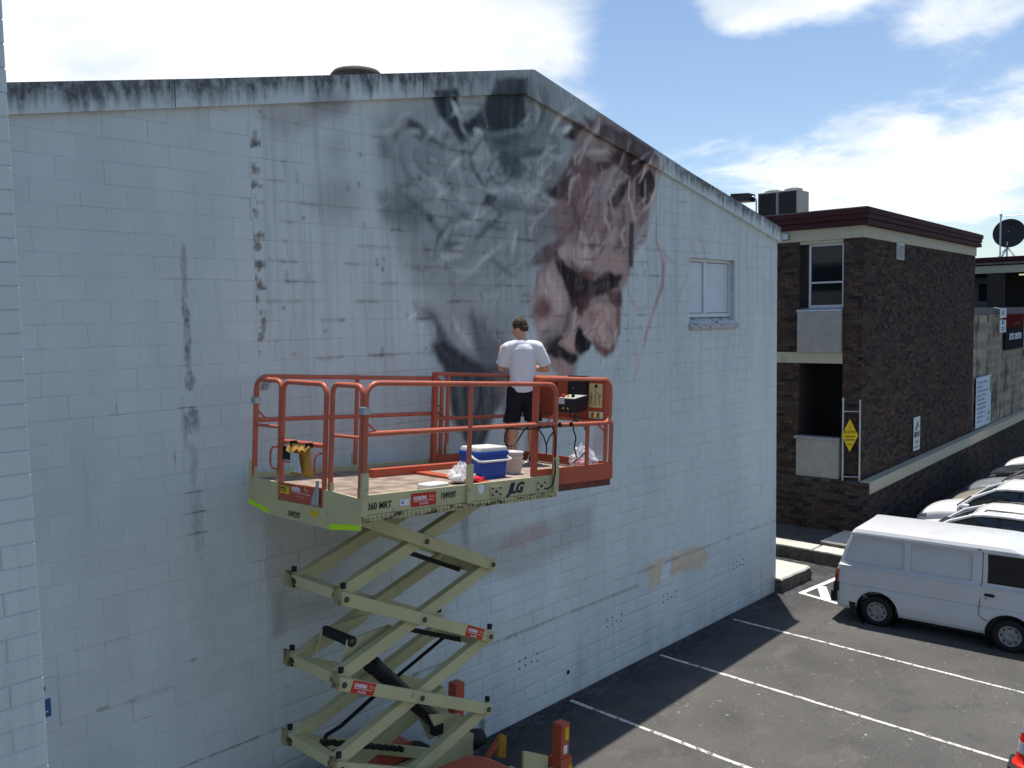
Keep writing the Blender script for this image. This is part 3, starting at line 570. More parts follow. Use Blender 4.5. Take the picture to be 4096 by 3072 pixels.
('P',[(7.7,2.17),(8.18,2.28),(9.23,2.13),(9.81,2.0),(9.85,1.63),(8.92,1.59),(7.48,1.84)],(136,154,172),0.75,0.023),
('P',[(12.12,1.62),(12.76,1.62),(13.67,1.66),(14.29,1.42),(14.03,1.19),(12.76,1.24),(12.21,1.14)],(150,140,134),0.75,0.015),
('P',[(12.7,1.57),(12.94,1.56),(12.84,1.25),(12.58,1.28)],(136,156,180),0.9,0.008),
('P',[(8.66,2.79),(9.56,2.88),(9.71,2.67),(8.95,2.61),(8.47,2.63)],(138,124,132),0.5,0.031),
('P',[(7.85,2.84),(10.67,2.93),(10.67,2.41),(8.93,2.2),(7.75,2.35)],(112,122,130),0.35,0.077),
('P',[(4.94,2.86),(5.08,2.88),(5.1,2.38),(4.94,2.42)],(106,110,114),0.38,0.042),
('P',[(5.08,2.82),(5.87,2.57),(5.29,2.47),(5.05,2.51)],(116,122,126),0.35,0.058),
('P',[(4.8,3.83),(6.17,3.36),(5.61,2.69),(4.75,2.85)],(120,126,130),0.38,0.135),
('P',[(4.01,3.53),(4.8,3.46),(4.78,2.9),(3.99,3.14)],(118,119,121),0.5,0.096),
('P',[(8.08,0.38),(8.18,0.45),(8.19,0.1),(8.08,0.11)],(76,80,88),0.7,0.01),
('P',[(5.02,8.2),(5.85,8.44),(6.23,8.39),(5.23,7.94)],(118,126,138),0.5,0.077)]

# ------------------------------------------------------------------ ground
def ground():
    m = bpy.data.materials.new('asphalt'); m.use_nodes = True; nt = m.node_tree; N = nt.nodes; L = nt.links; p = N['Principled BSDF']
    pos = N.new('ShaderNodeNewGeometry').outputs['Position']
    def nz(s, d=6, r=.6, sc=None):
        v = pos
        if sc: mp = N.new('ShaderNodeMapping'); mp.inputs['Scale'].default_value = sc; mp.inputs['Rotation'].default_value = (0,0,.3); L.new(pos, mp.inputs[0]); v = mp.outputs[0]
        n = N.new('ShaderNodeTexNoise'); n.inputs['Scale'].default_value = s; n.inputs['Detail'].default_value = d; n.inputs['Roughness'].default_value = r; L.new(v, n.inputs['Vector']); return n.outputs['Fac']
    def mr(v, a, b, c, d):
        n = N.new('ShaderNodeMapRange'); L.new(v, n.inputs[0])
        for i, q in enumerate((a, b, c, d)): n.inputs[i+1].default_value = q
        return n.outputs[0]
    def mix(f, a, b):
        n = N.new('ShaderNodeMix'); n.data_type = 'RGBA'; L.new(f, n.inputs[0])
        for i, q in ((6, a), (7, b)):
            if isinstance(q, tuple): n.inputs[i].default_value = (*q, 1)
            else: L.new(q, n.inputs[i])
        return n.outputs[2]
    def mul(a, b):
        n = N.new('ShaderNodeMath'); n.operation = 'MULTIPLY'; L.new(a, n.inputs[0]); L.new(b, n.inputs[1]); return n.outputs[0]
    c = mix(mr(nz(.55, 5), .38, .62, 0, 1), (.056,.053,.048), (.086,.081,.073))
    c = mix(mr(nz(.9, 6, .65, (1,1.6,1)), .56, .72, 0, .6), c, (.135,.118,.092))          # brownish dusty patches
    c = mix(mr(nz(1.15, 7, .72), .53, .66, 0, .8), c, (.036,.034,.032))                  # oil
    c = mix(mr(nz(6, 5, .75, (1,3,1)), .52, .68, 0, .5), c, (.035,.034,.032))          # tyre scuffs
    c = mix(mr(nz(48, 4, .75), .42, .62, .0, .55), c, (.14,.135,.125))                   # aggregate
    spk = mul(mr(nz(8, 4, .8), .61, .67, 0, .55), mr(nz(.8, 3), .44, .58, 0, 1))
    c = mix(spk, c, (.42,.43,.43))                                                       # white paint drips
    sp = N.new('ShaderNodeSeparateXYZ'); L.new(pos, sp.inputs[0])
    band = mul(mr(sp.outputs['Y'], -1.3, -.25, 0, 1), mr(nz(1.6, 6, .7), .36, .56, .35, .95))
    c = mix(band, c, (.022,.021,.021))                                                   # asphalt darker towards the wall, in uneven patches
    spr = mul(mr(sp.outputs['Y'], -.75, -.05, 0, 1), mr(nz(9, 6, .8), .50, .68, 0, .38))
    c = mix(spr, c, (.25,.28,.33))                                                       # overspray of the wall paint
    L.new(c, p.inputs['Base Color']); p.inputs['Roughness'].default_value = .85; p.inputs['Specular IOR Level'].default_value = .35
    b = N.new('ShaderNodeBump'); b.inputs['Strength'].default_value = .6; b.inputs['Distance'].default_value = .006; L.new(nz(130, 3, .7), b.inputs['Height']); L.new(b.outputs[0], p.inputs['Normal'])
    mb = MB(); mb.add([(-350,-350,0),(350,-350,0),(350,350,0),(-350,350,0)], [(0,1,2,3)])
    struct(mb.build('car_park_ground', m))
    line = M('line_paint', (.56,.55,.48), .8, var=.15, dirt=(.09,.087,.08), dscale=9, damt=.9, dpos=.53, dsharp=.06)
    for x, y1, y0 in ((9.925,-.12,-7.5),(12.345,-.14,-7.5),(14.765,-.2,-7.5)):
        mb = MB(); k = 40; rr = random.Random(int(x)); a = []
        for i in range(k+1):
            y = y1+(y0-y1)*i/k; a.append((x-.033+rr.uniform(-.008,.008), y, .004)); a.append((x+.033+rr.uniform(-.008,.008), y, .004))
        mb.add(a, [(2*i,2*i+1,2*i+3,2*i+2) for i in range(k)]); struct(mb.build('parking_line', line))
    hat = M('hatch_paint', (.74,.74,.72), .7, var=.06, dirt=(.2,.2,.19), dscale=14, damt=.5, dpos=.6)
    mb = MB()
    def strip(p, q, w, z):
        p = Vector((*p, z)); q = Vector((*q, z)); d = (q-p).normalized(); s = Vector((-d.y, d.x, 0))*w/2
        mb.add([p-s, p+s, q+s, q-s], [(0,1,2,3)])
    strip((17.10,-.46),(18.75,-.60),.11,.004); strip((17.12,-.42),(16.95,-1.32),.10,.008); strip((17.80,-.60),(17.02,-1.05),.19,.012); strip((18.7,-.9),(17.1,-1.75),.19,.012)
    struct(mb.build('hatched_road_marking', hat))
ground()

# ------------------------------------------------------------------ the white block wall with the mural
BASE = np.array([.645,.69,.668])
SEEN = np.array([srgb(131,146,160)])[0]
CX0, CX1, CZ0, CZ1, CS = 4.6, 17.0, .0, 9.6, .02
def paint_canvas():
    nx, nz = int((CX1-CX0)/CS), int((CZ1-CZ0)/CS)
    img = np.tile(BASE, (nz, nx, 1)).astype(np.float64)
    rng = np.random.default_rng(3)
    def fbm(sx, sz, oct=4, seed=0):
        r = np.random.default_rng(seed); out = np.zeros((nz, nx)); amp = 1; tot = 0
        for o in range(oct):
            gx, gz = max(2, int((CX1-CX0)/sx*2**o)+2), max(2, int((CZ1-CZ0)/sz*2**o)+2); g = r.random((gz, gx))
            xi = np.linspace(0, gx-1.001, nx); zi = np.linspace(0, gz-1.001, nz); x0 = xi.astype(int); z0 = zi.astype(int); fx = xi-x0; fz = (zi-z0)[:,None]
            fx = fx*fx*(3-2*fx); fz = fz*fz*(3-2*fz)
            a = g[z0][:,x0]*(1-fx)+g[z0][:,np.minimum(x0+1,gx-1)]*fx; b = g[np.minimum(z0+1,gz-1)][:,x0]*(1-fx)+g[np.minimum(z0+1,gz-1)][:,np.minimum(x0+1,gx-1)]*fx
            out += amp*(a*(1-fz)+b*fz); tot += amp; amp *= .55
        return out/tot
    warpx = (fbm(.30,.30,4,11)-.5)*.12; warpz = (fbm(.30,.30,4,12)-.5)*.12
    bristle = fbm(.10,.45,4,13); cloudy = fbm(.5,.6,4,14)
    xs = CX0+(np.arange(nx)+.5)*CS; zs = CZ0+(np.arange(nz)+.5)*CS
    X, Z = np.meshgrid(xs, zs)
    for s in STROKES:
        pts = np.array(s[1]); q_ = np.array(srgb(*s[2]))/SEEN; col = BASE*np.where(q_ < 1, q_**(1.35 if s[2][0] > s[2][2]-4 else 1.6), q_)*(np.array([.83,.86,.88]) if s[2][0] > s[2][2]-4 else .96); a = s[3]**.8; soft = max(s[-1], .018)*(1.25 if s[0] == 'P' else 1.5)+.012; wd = s[4]*1.45 if s[0] == 'L' else 0
        pad = wd+soft*1.5+.12
        i0 = max(0, int((pts[:,0].min()-pad-CX0)/CS)); i1 = min(nx, int((pts[:,0].max()+pad-CX0)/CS)+1)
        k0 = max(0, int((pts[:,1].min()-pad-CZ0)/CS)); k1 = min(nz, int((pts[:,1].max()+pad-CZ0)/CS)+1)
        if i1 <= i0 or k1 <= k0: continue
        sl = (slice(k0,k1), slice(i0,i1)); x = X[sl]+warpx[sl]; z = Z[sl]+warpz[sl]
        d = np.full(x.shape, 9.); ins = np.zeros(x.shape, bool); n = len(pts); wl = np.full(x.shape, wd)
        for i in range(n if s[0] == 'P' else n-1):
            p, q = pts[i], pts[(i+1) % n]; e = q-p; ll = max((e**2).sum(), 1e-9)
            t = np.clip(((x-p[0])*e[0]+(z-p[1])*e[1])/ll, 0, 1); dd = np.hypot(x-p[0]-t*e[0], z-p[1]-t*e[1])
            if s[0] == 'L':
                u = (i+t)/(n-1); w_ = wd*(.30+.70*np.sin(np.pi*np.clip(u,.05,.95))); dd = dd-w_
            d = np.minimum(d, dd)
            if s[0] == 'P':
                c = ((p[1] > z) != (q[1] > z)) & (x < (q[0]-p[0])*(z-p[1])/((q[1]-p[1]) if q[1] != p[1] else 1e-9)+p[0]); ins ^= c
        if s[0] == 'P': d = np.where(ins, -d, d)
        m = np.clip(.5-d/(2*soft), 0, 1); m = m*m*(3-2*m)
        m = m*a*np.clip(.98+.75*(bristle[sl]-.5), .5, 1.15); m = np.clip(m, 0, 1)
        img[sl] = img[sl]*(1-m[...,None])+col*m[...,None]
    # brush texture and drips, strongest where there is paint
    dens = np.clip(1-img.mean(2)/BASE.mean(), 0, 1)
    img *= (1+(bristle-.5)*.55*np.clip(dens*1.6,.06,.7)+(cloudy-.5)*.30*np.clip(dens*1.8,.10,.6))[...,None]
    drip = fbm(.05,1.6,3,15); img *= (1-.13*np.clip((drip-.56)*6,0,1)*np.clip((Z-4)/2,0,1))[...,None]
    # fine light and dark flecks of the brush over the painted head
    for i in range(260):
        x = rng.uniform(6.4,12.6); z = rng.uniform(4.6,9.2)
        ii, kk = int((x-CX0)/CS), int((z-CZ0)/CS)
        if not (0 < kk < nz) or dens[kk, ii] < .16: continue
        ang = rng.normal(-2.0 if x < 9.4 else -1.5, .55); ln = rng.uniform(.10,.34); n = int(ln/CS*1.5); f = rng.choice([.88,.92,1.10,1.16]); wdt = rng.integers(1,3)
        for t in range(n):
            xx = ii+int(np.cos(ang)*t*.7); kz = kk+int(np.sin(ang)*t*.7)
            if 0 <= xx < nx-3 and 0 <= kz < nz-3: img[kz:kz+wdt, xx:xx+wdt] *= f**(np.sin(np.pi*t/n)*.8)
    # paint chipped off along the joints, rust coloured
    rust = np.array([.16,.115,.085])
    def chip(x, z, w, h, a=.8, c=rust):
        i0, i1 = int((x-CX0)/CS), int((x+w-CX0)/CS)+1; k0, k1 = int((z-CZ0)/CS), int((z+h-CZ0)/CS)+1
        for k in range(max(k0,0), min(k1,nz)):
            for i in range(max(i0,0), min(i1,nx)):
                if rng.random() < .75: img[k,i] = img[k,i]*(1-a*.8)+c*a*.8
    for k in range(25, 38):
        z = .22*k
        for j in range(14):
            x = rng.uniform(4.95, 12.4); f = rng.random()
            if f < .55: chip(x, z-.01, rng.uniform(.04,.32), .012, rng.uniform(.25,.7))
            elif f < .8: chip(x, z-.02, .03, rng.uniform(.05,.16), rng.uniform(.25,.6))
            else: chip(x, z+rng.uniform(-.1,.1), .02, .025, .8)
    x = 4.6
    while x < 11.6: w_ = rng.uniform(.2,.6); chip(x, 1.312, w_, .012, rng.uniform(.35,.85), rust*.6); x += w_
    while x < 16.7: w_ = rng.uniform(.1,.5); chip(x, 1.532, w_, .010, rng.uniform(.2,.55), rust*.8); x += w_+rng.uniform(0,.3)
    for j in range(46):
        z = rng.uniform(5.15, 7.95); chip(4.9+rng.uniform(-.02,.05), z, rng.uniform(.01,.09), rng.uniform(.01,.07), rng.uniform(.55,.95), rust*rng.uniform(.6,1.3))
    for (x0, x1, z) in ((5.6,9.3,5.5),(5.2,8.6,7.26),(8.0,11.2,7.48),(5.0,8.2,6.16),(9.0,12.3,7.04),(5.0,6.5,5.28)):
        x = x0
        while x < x1: w_ = rng.uniform(.06,.5); chip(x, z-.01, w_, .012, rng.uniform(.15,.55)); x += w_+rng.uniform(.02,.5)
    return np.clip(img, .01, .9)
CANVAS = paint_canvas()
def canvas_at(xs, zs):
    nz, nx = CANVAS.shape[:2]
    u = np.clip((np.asarray(xs)-CX0)/CS-.5, 0, nx-1.01); v = np.clip((np.asarray(zs)-CZ0)/CS-.5, 0, nz-1.01)
    i = u.astype(int); k = v.astype(int); f = (u-i)[:,None]; g = (v-k)[:,None]
    return (CANVAS[k,i]*(1-f)+CANVAS[k,i+1]*f)*(1-g)+(CANVAS[k+1,i]*(1-f)+CANVAS[k+1,i+1]*f)*g
def colour_attr(me, cols):
    a = me.color_attributes.new('paint', 'FLOAT_COLOR', 'POINT'); arr = np.ones((len(cols), 4), np.float32); arr[:,:3] = cols; a.data.foreach_set('color', arr.ravel())

def wall_material(name, attr, stains=()):
    """white painted block: faint dirt runs; stains = (x, z, half width, half height, strength)"""
    m = bpy.data.materials.new(name); m.use_nodes = True; nt = m.node_tree; N = nt.nodes; L = nt.links; p = N['Principled BSDF']
    pos = N.new('ShaderNodeNewGeometry').outputs['Position']
    def nz(s, d=5, r=.6, sc=None):
        v = pos
        if sc: mp = N.new('ShaderNodeMapping'); mp.inputs['Scale'].default_value = sc; L.new(pos, mp.inputs[0]); v = mp.outputs[0]
        n = N.new('ShaderNodeTexNoise'); n.inputs['Scale'].default_value = s; n.inputs['Detail'].default_value = d; n.inputs['Roughness'].default_value = r; L.new(v, n.inputs['Vector']); return n.outputs['Fac']
    def mr(v, a, b, c, d):
        n = N.new('ShaderNodeMapRange'); L.new(v, n.inputs[0])
        for i, q in enumerate((a, b, c, d)): n.inputs[i+1].default_value = q
        return n.outputs[0]
    def mth(op, a, b):
        n = N.new('ShaderNodeMath'); n.operation = op
        for i, q in enumerate((a, b)):
            if isinstance(q, (int, float)): n.inputs[i].default_value = q
            else: L.new(q, n.inputs[i])
        return n.outputs[0]
    def mix(f, a, b):
        n = N.new('ShaderNodeMix'); n.data_type = 'RGBA'; L.new(f, n.inputs[0])
        for i, q in ((6, a), (7, b)):
            if isinstance(q, tuple): n.inputs[i].default_value = (*q, 1)
            else: L.new(q, n.inputs[i])
        return n.outputs[2]
    if attr: a = N.new('ShaderNodeAttribute'); a.attribute_name = 'paint'; c = a.outputs['Color']
    else: r = N.new('ShaderNodeRGB'); r.outputs[0].default_value = (*BASE, 1); c = r.outputs[0]
    oi = N.new('ShaderNodeObjectInfo')
    if not attr:
        s = N.new('ShaderNodeVectorMath'); s.operation = 'SCALE'; L.new(c, s.inputs[0]); L.new(mr(oi.outputs['Random'], 0, 1, .98, 1.015), s.inputs['Scale']); c = s.outputs[0]
    def mulc(f, a, col):
        n = N.new('ShaderNodeMix'); n.data_type = 'RGBA'; n.blend_type = 'MULTIPLY'; L.new(f, n.inputs[0]); L.new(a, n.inputs[6]); n.inputs[7].default_value = (*col, 1); return n.outputs[2]
    c = mulc(mr(nz(1.1, 5, .6, (1,1,.35)), .42, .70, 0, .34), c, (.60,.62,.64))
    c = mulc(mr(nz(3.0, 6, .7, (3,1,.18)), .56, .74, 0, .26), c, (.45,.46,.46))
    c = mix(mr(nz(26, 3, .7), .69, .74, 0, .5), c, (.10,.085,.07))
    sp = N.new('ShaderNodeSeparateXYZ'); L.new(pos, sp.inputs[0]); X, _, Z = sp.outputs
    low = mth('MULTIPLY', mr(Z, .9, .0, 0, 1), mr(nz(2.2, 6, .7, (1,1,.5)), .44, .70, 0, .32)); c = mix(low, c, (.27,.285,.28))
    if stains:
        wob = nz(7, 4, .75, (1,1,.45))
        for sx, sz, hw, hh, k in stains:
            dx = mth('ABSOLUTE', mth('DIVIDE', mth('SUBTRACT', X, sx), hw), 0); dz = mth('ABSOLUTE', mth('DIVIDE', mth('SUBTRACT', Z, sz), hh), 0)
            dd = mth('ADD', mth('POWER', dx, 2.), mth('POWER', dz, 2.))
            f = mth('MULTIPLY', mr(mth('ADD', dd, mr(wob, .35, .65, .75, -.55)), 1.0, .0, 0, 1), k*.8); c = mix(f, c, (.045,.045,.048))
    L.new(c, p.inputs['Base Color']); p.inputs['Roughness'].default_value = .7; p.inputs['Specular IOR Level'].default_value = .18
    b = N.new('ShaderNodeBump'); b.inputs['Strength'].default_value = .45; b.inputs['Distance'].default_value = .006; L.new(nz(55, 4, .7), b.inputs['Height']); L.new(b.outputs[0], p.inputs['Normal'])
    return m
STAINS = [(4.09,6.45,.05,.35,.5),(4.09,5.80,.055,.42,.95),(4.10,5.33,.07,.13,.85),(4.10,4.93,.11,.16,.85),(4.02,4.9,.05,.3,.4),(4.09,4.45,.06,.35,.35),(4.10,4.185,.17,.018,.95),(4.10,3.965,.18,.016,.95),(4.10,3.745,.2,.018,.95),(4.1,3.9,.08,.5,.35),
          (3.90,4.55,.012,.16,.8),(4.05,5.07,.13,.012,.9),(4.1,6.38,.14,.012,.7),(4.05,5.5,.10,.012,.5),(4.2,2.9,.22,.7,.10),(4.35,1.325,.75,.016,.9),(3.5,2.2,.35,.05,.25),(3.05,2.22,.08,.03,.5),(4.0,2.42,.05,.03,.6)]
WALLM = wall_material('white_block_paint', False, STAINS)
MURALM = wall_material('mural_paint', True)
MORTAR = M('painted_mortar', (.53,.57,.58), .9, var=.2, vs=4, dirt=(.10,.075,.055), dscale=1.7, damt=.7, dpos=.58)
def top_line(x):      # underside of the coping
    pts = [(-3,6.70),(2.58,7.785),(9.18,9.09),(12.75,8.34),(14.47,7.955),(16.9,7.40)]
    for (a, za), (b, zb) in zip(pts, pts[1:]):
        if x <= b: return za+(zb-za)*(x-a)/(b-a)
    return pts[-1][1]
def coping_line(x):   # top of the coping
    pts = [(-3,6.93),(2.577,8.06),(4.354,8.415),(9.39,9.46),(13.45,8.46),(16.9,7.70)]
    for (a, za), (b, zb) in zip(pts, pts[1:]):
        if x <= b: return za+(zb-za)*(x-a)/(b-a)
    return pts[-1][1]
XW0, XW1, BL, BH, J, BD = -2.4, 16.885, .436, .22, .0021, .0025
WX0, WX1, WZ0, WZ1 = 13.53, 15.14, 5.66, 6.955
hall = thing('block_hall', 'white painted concrete block hall with a half painted portrait on its gable', 'building', (8,0,0))
def in_hall(mb_, name, mat, **k):
    o = mb_.build(name, mat, **k); o.parent = hall; o.matrix_parent_inverse = Matrix.Translation((-8,0,0)); return o
def block_pieces():
    for k in range(0, 42):
        z0, z1 = k*BH, (k+1)*BH; off = 3.555 if k % 2 == 0 else 3.783
        x = off-BL*20
        while x < XW1:
            a, b = max(x, XW0), min(x+BL, XW1); x += BL
            if b-a < .03: continue
            for c0, c1 in ([(a,4.885),(4.885,b)] if a < 4.885 < b else [(a,b)]):
                if c1-c0 < .02: continue
                t = min(coping_line(c0), coping_line(c1))-.04
                zt = min(z1, t)
                if zt-z0 < .03: continue
                if c1 <= WX0 or c0 >= WX1 or zt <= WZ0 or z0 >= WZ1: yield c0, c1, z0, zt; continue
                if c0 < WX0-.02: yield c0, WX0, z0, zt
                if c1 > WX1+.02: yield WX1, c1, z0, zt
                p, q = max(c0, WX0), min(c1, WX1)
                if z0 < WZ0-.01: yield p, q, z0, WZ0
                if zt > WZ1+.01: yield p, q, WZ1, zt
def block_mesh(w, h):
    a, b, c, d = J, w-J, J, h-J; bv = .004
    mb = MB(); mb.add([(a,BD,c),(b,BD,c),(b,BD,d),(a,BD,d),(a+bv,0,c+bv),(b-bv,0,c+bv),(b-bv,0,d-bv),(a+bv,0,d-bv)], [(4,5,6,7),(0,1,5,4),(1,2,6,5),(2,3,7,6),(3,0,4,7)])
    return mb.mesh('block', WALLM)
bcache = {}; field = []
VX = lambda x, z: x > 1.15
for (a, b, z0, z1) in block_pieces():
    if b <= 4.886 and a > 1.05 and z0 > .60:
        key = (round(b-a, 3), round(z1-z0, 3))
        if key not in bcache: bcache[key] = block_mesh(b-a, z1-z0)
        o = place('block', bcache[key], (a-8+random.uniform(-.001,.001), random.uniform(-.0012,.0012), z0), hall)
    else: field.append((a, b, z0, z1))
def build_field():
    V = []; F = []; ED = []; nv = 0
    for (a, b, z0, z1) in field:
        mural = a > 4.88 and b > 5 and not (z1 < .5)
        st = .021 if (4.88 <= a < 12.9 and z0 > 3.3) else (.045 if a >= 4.88 else .5)
        nx = max(1, int(round((b-a)/st))); nz = max(1, int(round((z1-z0)/st)))
        gx = np.concatenate(([a],[a+.005],np.linspace(a,b,nx+1)[1:-1],[b-.005],[b])); gz = np.concatenate(([z0],[z0+.005],np.linspace(z0,z1,nz+1)[1:-1],[z1-.005],[z1]))
        X, Z = np.meshgrid(gx, gz); Y = np.zeros_like(X)+random.uniform(-.0012,.0012); Y[0,:] = BD; Y[-1,:] = BD; Y[:,0] = BD; Y[:,-1] = BD
        edge = np.zeros_like(X); edge[0,:] = edge[-1,:] = edge[:,0] = edge[:,-1] = 1; ED.append(edge.ravel())
        V.append(np.stack([X.ravel()-8, Y.ravel(), Z.ravel()], 1)); n, m = len(gx), len(gz)
        i, k = np.meshgrid(np.arange(n-1), np.arange(m-1)); q = (k*n+i).ravel()+nv
        F.append(np.stack([q, q+1, q+n+1, q+n], 1)); nv += n*m
    V = np.concatenate(V); F = np.concatenate(F)
    me = bpy.data.meshes.new('block_field'); me.vertices.add(len(V)); me.vertices.foreach_set('co', V.astype(np.float32).ravel())
    me.loops.add(F.size); me.loops.foreach_set('vertex_index', F.astype(np.int32).ravel()); me.polygons.add(len(F))
    me.polygons.foreach_set('loop_start', np.arange(0, F.size, 4, dtype=np.int32)); me.update(calc_edges=True); me.validate()
    c = canvas_at(V[:,0]+8, V[:,2]); c[V[:,0]+8 < CX0+.05] = BASE
    ed = np.concatenate(ED)[:,None]; rj = np.array([mnoise.noise((x*1.3, 0, z*2.7)) for x, _, z in V])[:,None]; c = c*(1-ed*np.clip(.16+.5*rj, 0, .42))
    colour_attr(me, c); me.materials.append(MURALM)
    o = bpy.data.objects.new('block_field', me); COL.objects.link(o); o.parent = hall; stuff(o)
    o['label'] = 'courses of white blocks carrying the unfinished grey and brown portrait'
build_field()
def hall_body():
    P = lambda a, b, d: (a, d, b)
    tl = lambda x: coping_line(x)-.05
    mb = MB()
    mb.prism([(XW0,-.05),(WX0,-.05),(WX0,tl(WX0)),(13.45,tl(13.45)),(9.39,tl(9.39)),(4.354,tl(4.354)),(2.577,tl(2.577)),(XW0,tl(XW0))], P, BD, .20)
    mb.prism([(WX1,-.05),(XW1-.002,-.05),(XW1-.002,tl(XW1)),(WX1,tl(WX1))], P, BD, .20)
    mb.prism([(WX0,-.05),(WX1,-.05),(WX1,WZ0),(WX0,WZ0)], P, BD, .20); mb.prism([(WX0,WZ1),(WX1,WZ1),(WX1,tl(WX1)),(WX0,tl(WX0))], P, BD, .20)
    in_hall(mb, 'mortar_bed', MORTAR)
    mb = MB(); mb.box(XW0,XW1-.004,.203,14,-.05,6.6); in_hall(mb, 'rear_walls', M('plain_white_wall', tuple(BASE), .8, var=.08))
    mb = MB(); r = lambda x: coping_line(x)-.22
    mb.prism([(XW0-.1,r(XW0)-.12),(9.39,r(9.39)-.12),(XW1+.1,r(XW1)-.12),(XW1+.1,r(XW1)),(9.39,r(9.39)),(XW0-.1,r(XW0))], P, .206, 14.2)
    in_hall(mb, 'roof', M('roof_sheet', (.30,.31,.31), .5, .3, var=.15))
hall_body()
# coping slabs, weathered: lichen creeping down from the top edge
def coping_mat():
    m = bpy.data.materials.new('weathered_coping'); m.use_nodes = True; nt = m.node_tree; N = nt.nodes; L = nt.links; p = N['Principled BSDF']
    pos = N.new('ShaderNodeNewGeometry').outputs['Position']
    at = N.new('ShaderNodeAttribute'); at.attribute_name = 'paint'; hg = N.new('ShaderNodeAttribute'); hg.attribute_name = 'drop'
    def nz(s, d, r, sc):
        mp = N.new('ShaderNodeMapping'); mp.inputs['Scale'].default_value = sc; L.new(pos, mp.inputs[0])
        n = N.new('ShaderNodeTexNoise'); n.inputs['Scale'].default_value = s; n.inputs['Detail'].default_value = d; n.inputs['Roughness'].default_value = r; L.new(mp.outputs[0], n.inputs['Vector']); return n.outputs['Fac']
    def mth(op, a, b):
        n = N.new('ShaderNodeMath'); n.operation = op
        for i, q in enumerate((a, b)):
            if isinstance(q, (int, float)): n.inputs[i].default_value = q
            else: L.new(q, n.inputs[i])
        return n.outputs[0]
    def mr(v, a, b, c, d):
        n = N.new('ShaderNodeMapRange'); L.new(v, n.inputs[0])
        for i, q in enumerate((a, b, c, d)): n.inputs[i+1].default_value = q
        return n.outputs[0]
    sep = N.new('ShaderNodeSeparateColor'); L.new(hg.outputs['Color'], sep.inputs[0])
    s = mth('SUBTRACT', mth('ADD', mth('MULTIPLY', nz(9, 4, .6, (1,1,.07)), 1.35), mth('MULTIPLY', nz(1.1, 4, .6, (1,1,.3)), .9)), mth('MULTIPLY', sep.outputs[0], .72))
    f = mth('MULTIPLY', mr(s, .50, .95, 0, .88), sep.outputs[1])
    fine = mr(nz(13, 5, .7, (1,1,.5)), .34, .56, .45, 1)
    mx = N.new('ShaderNodeMix'); mx.data_type = 'RGBA'; L.new(mth('MULTIPLY', f, fine), mx.inputs[0]); L.new(at.outputs['Color'], mx.inputs[6]); mx.inputs[7].default_value = (.034,.037,.041,1)
    sp2 = mr(nz(16, 6, .75, (1,1,.5)), .60, .70, 0, .45); mx2 = N.new('ShaderNodeMix'); mx2.data_type = 'RGBA'; L.new(sp2, mx2.inputs[0]); L.new(mx.outputs[2], mx2.inputs[6]); mx2.inputs[7].default_value = (.12,.125,.12,1)
    L.new(mx2.outputs[2], p.inputs['Base Color']); p.inputs['Roughness'].default_value = .85
    b = N.new('ShaderNodeBump'); b.inputs['Strength'].default_value = .5; b.inputs['Distance'].default_value = .008; L.new(nz(40, 4, .7, (1,1,1)), b.inputs['Height']); L.new(b.outputs[0], p.inputs['Normal'])
    return m
COPM = coping_mat()
def coping():
    cuts = [XW0-.1, .8, 4.05, 7.3, 9.30, 10.9, 12.75, 14.6, XW1+.03]
    for a, b in zip(cuts, cuts[1:]):
        a2, b2 = a+.006, b-.006; n = max(2, int((b2-a2)/.03)); nzc = 14; V = []; F = []; C = []; Dp = []
        for i in range(n+1):
            x = a2+(b2-a2)*i/n; zt = coping_line(x); zb = top_line(x)
            for k in range(nzc+1):
                V.append((x-8, -.065+.0015*(k in (0,nzc)), zb+(zt-zb)*k/nzc)); Dp.append(1-k/nzc)
            V.append((x-8, .24, zt+.004)); Dp.append(0); V.append((x-8, .24, zb)); Dp.append(0); V.append((x-8, BD, zb)); Dp.append(1)
        m = nzc+4
        for i in range(n):
            for k in range(m): F.append((i*m+k, (i+1)*m+k, (i+1)*m+(k+1) % m, i*m+(k+1) % m))
        F.append(tuple(range(m))); F.append(tuple(range(n*m+m-1, n*m-1, -1)))
        me = bpy.data.meshes.new('coping_slab'); me.from_pydata(V, [], F)
        bm = bmesh.new(); bm.from_mesh(me); bmesh.ops.recalc_face_normals(bm, faces=bm.faces); bm.to_mesh(me); bm.free()
        v = np.array(V); c = canvas_at(v[:,0]+8, v[:,2]); c[v[:,0]+8 < 5.6] = BASE*.93; colour_attr(me, c)
        at = me.color_attributes.new('drop', 'FLOAT_COLOR', 'POINT'); arr = np.ones((len(V),4), np.float32); arr[:,0] = Dp
        xx = v[:,0]+8; arr[:,1] = np.clip(np.interp(xx, [5,7.5,9,12.5,13.5,17], [1,1,.45,.45,1,1]), 0, 1); at.data.foreach_set('color', arr.ravel())
        me.materials.append(COPM); o = bpy.data.objects.new('coping_slab', me); COL.objects.link(o); o.parent = hall
coping()
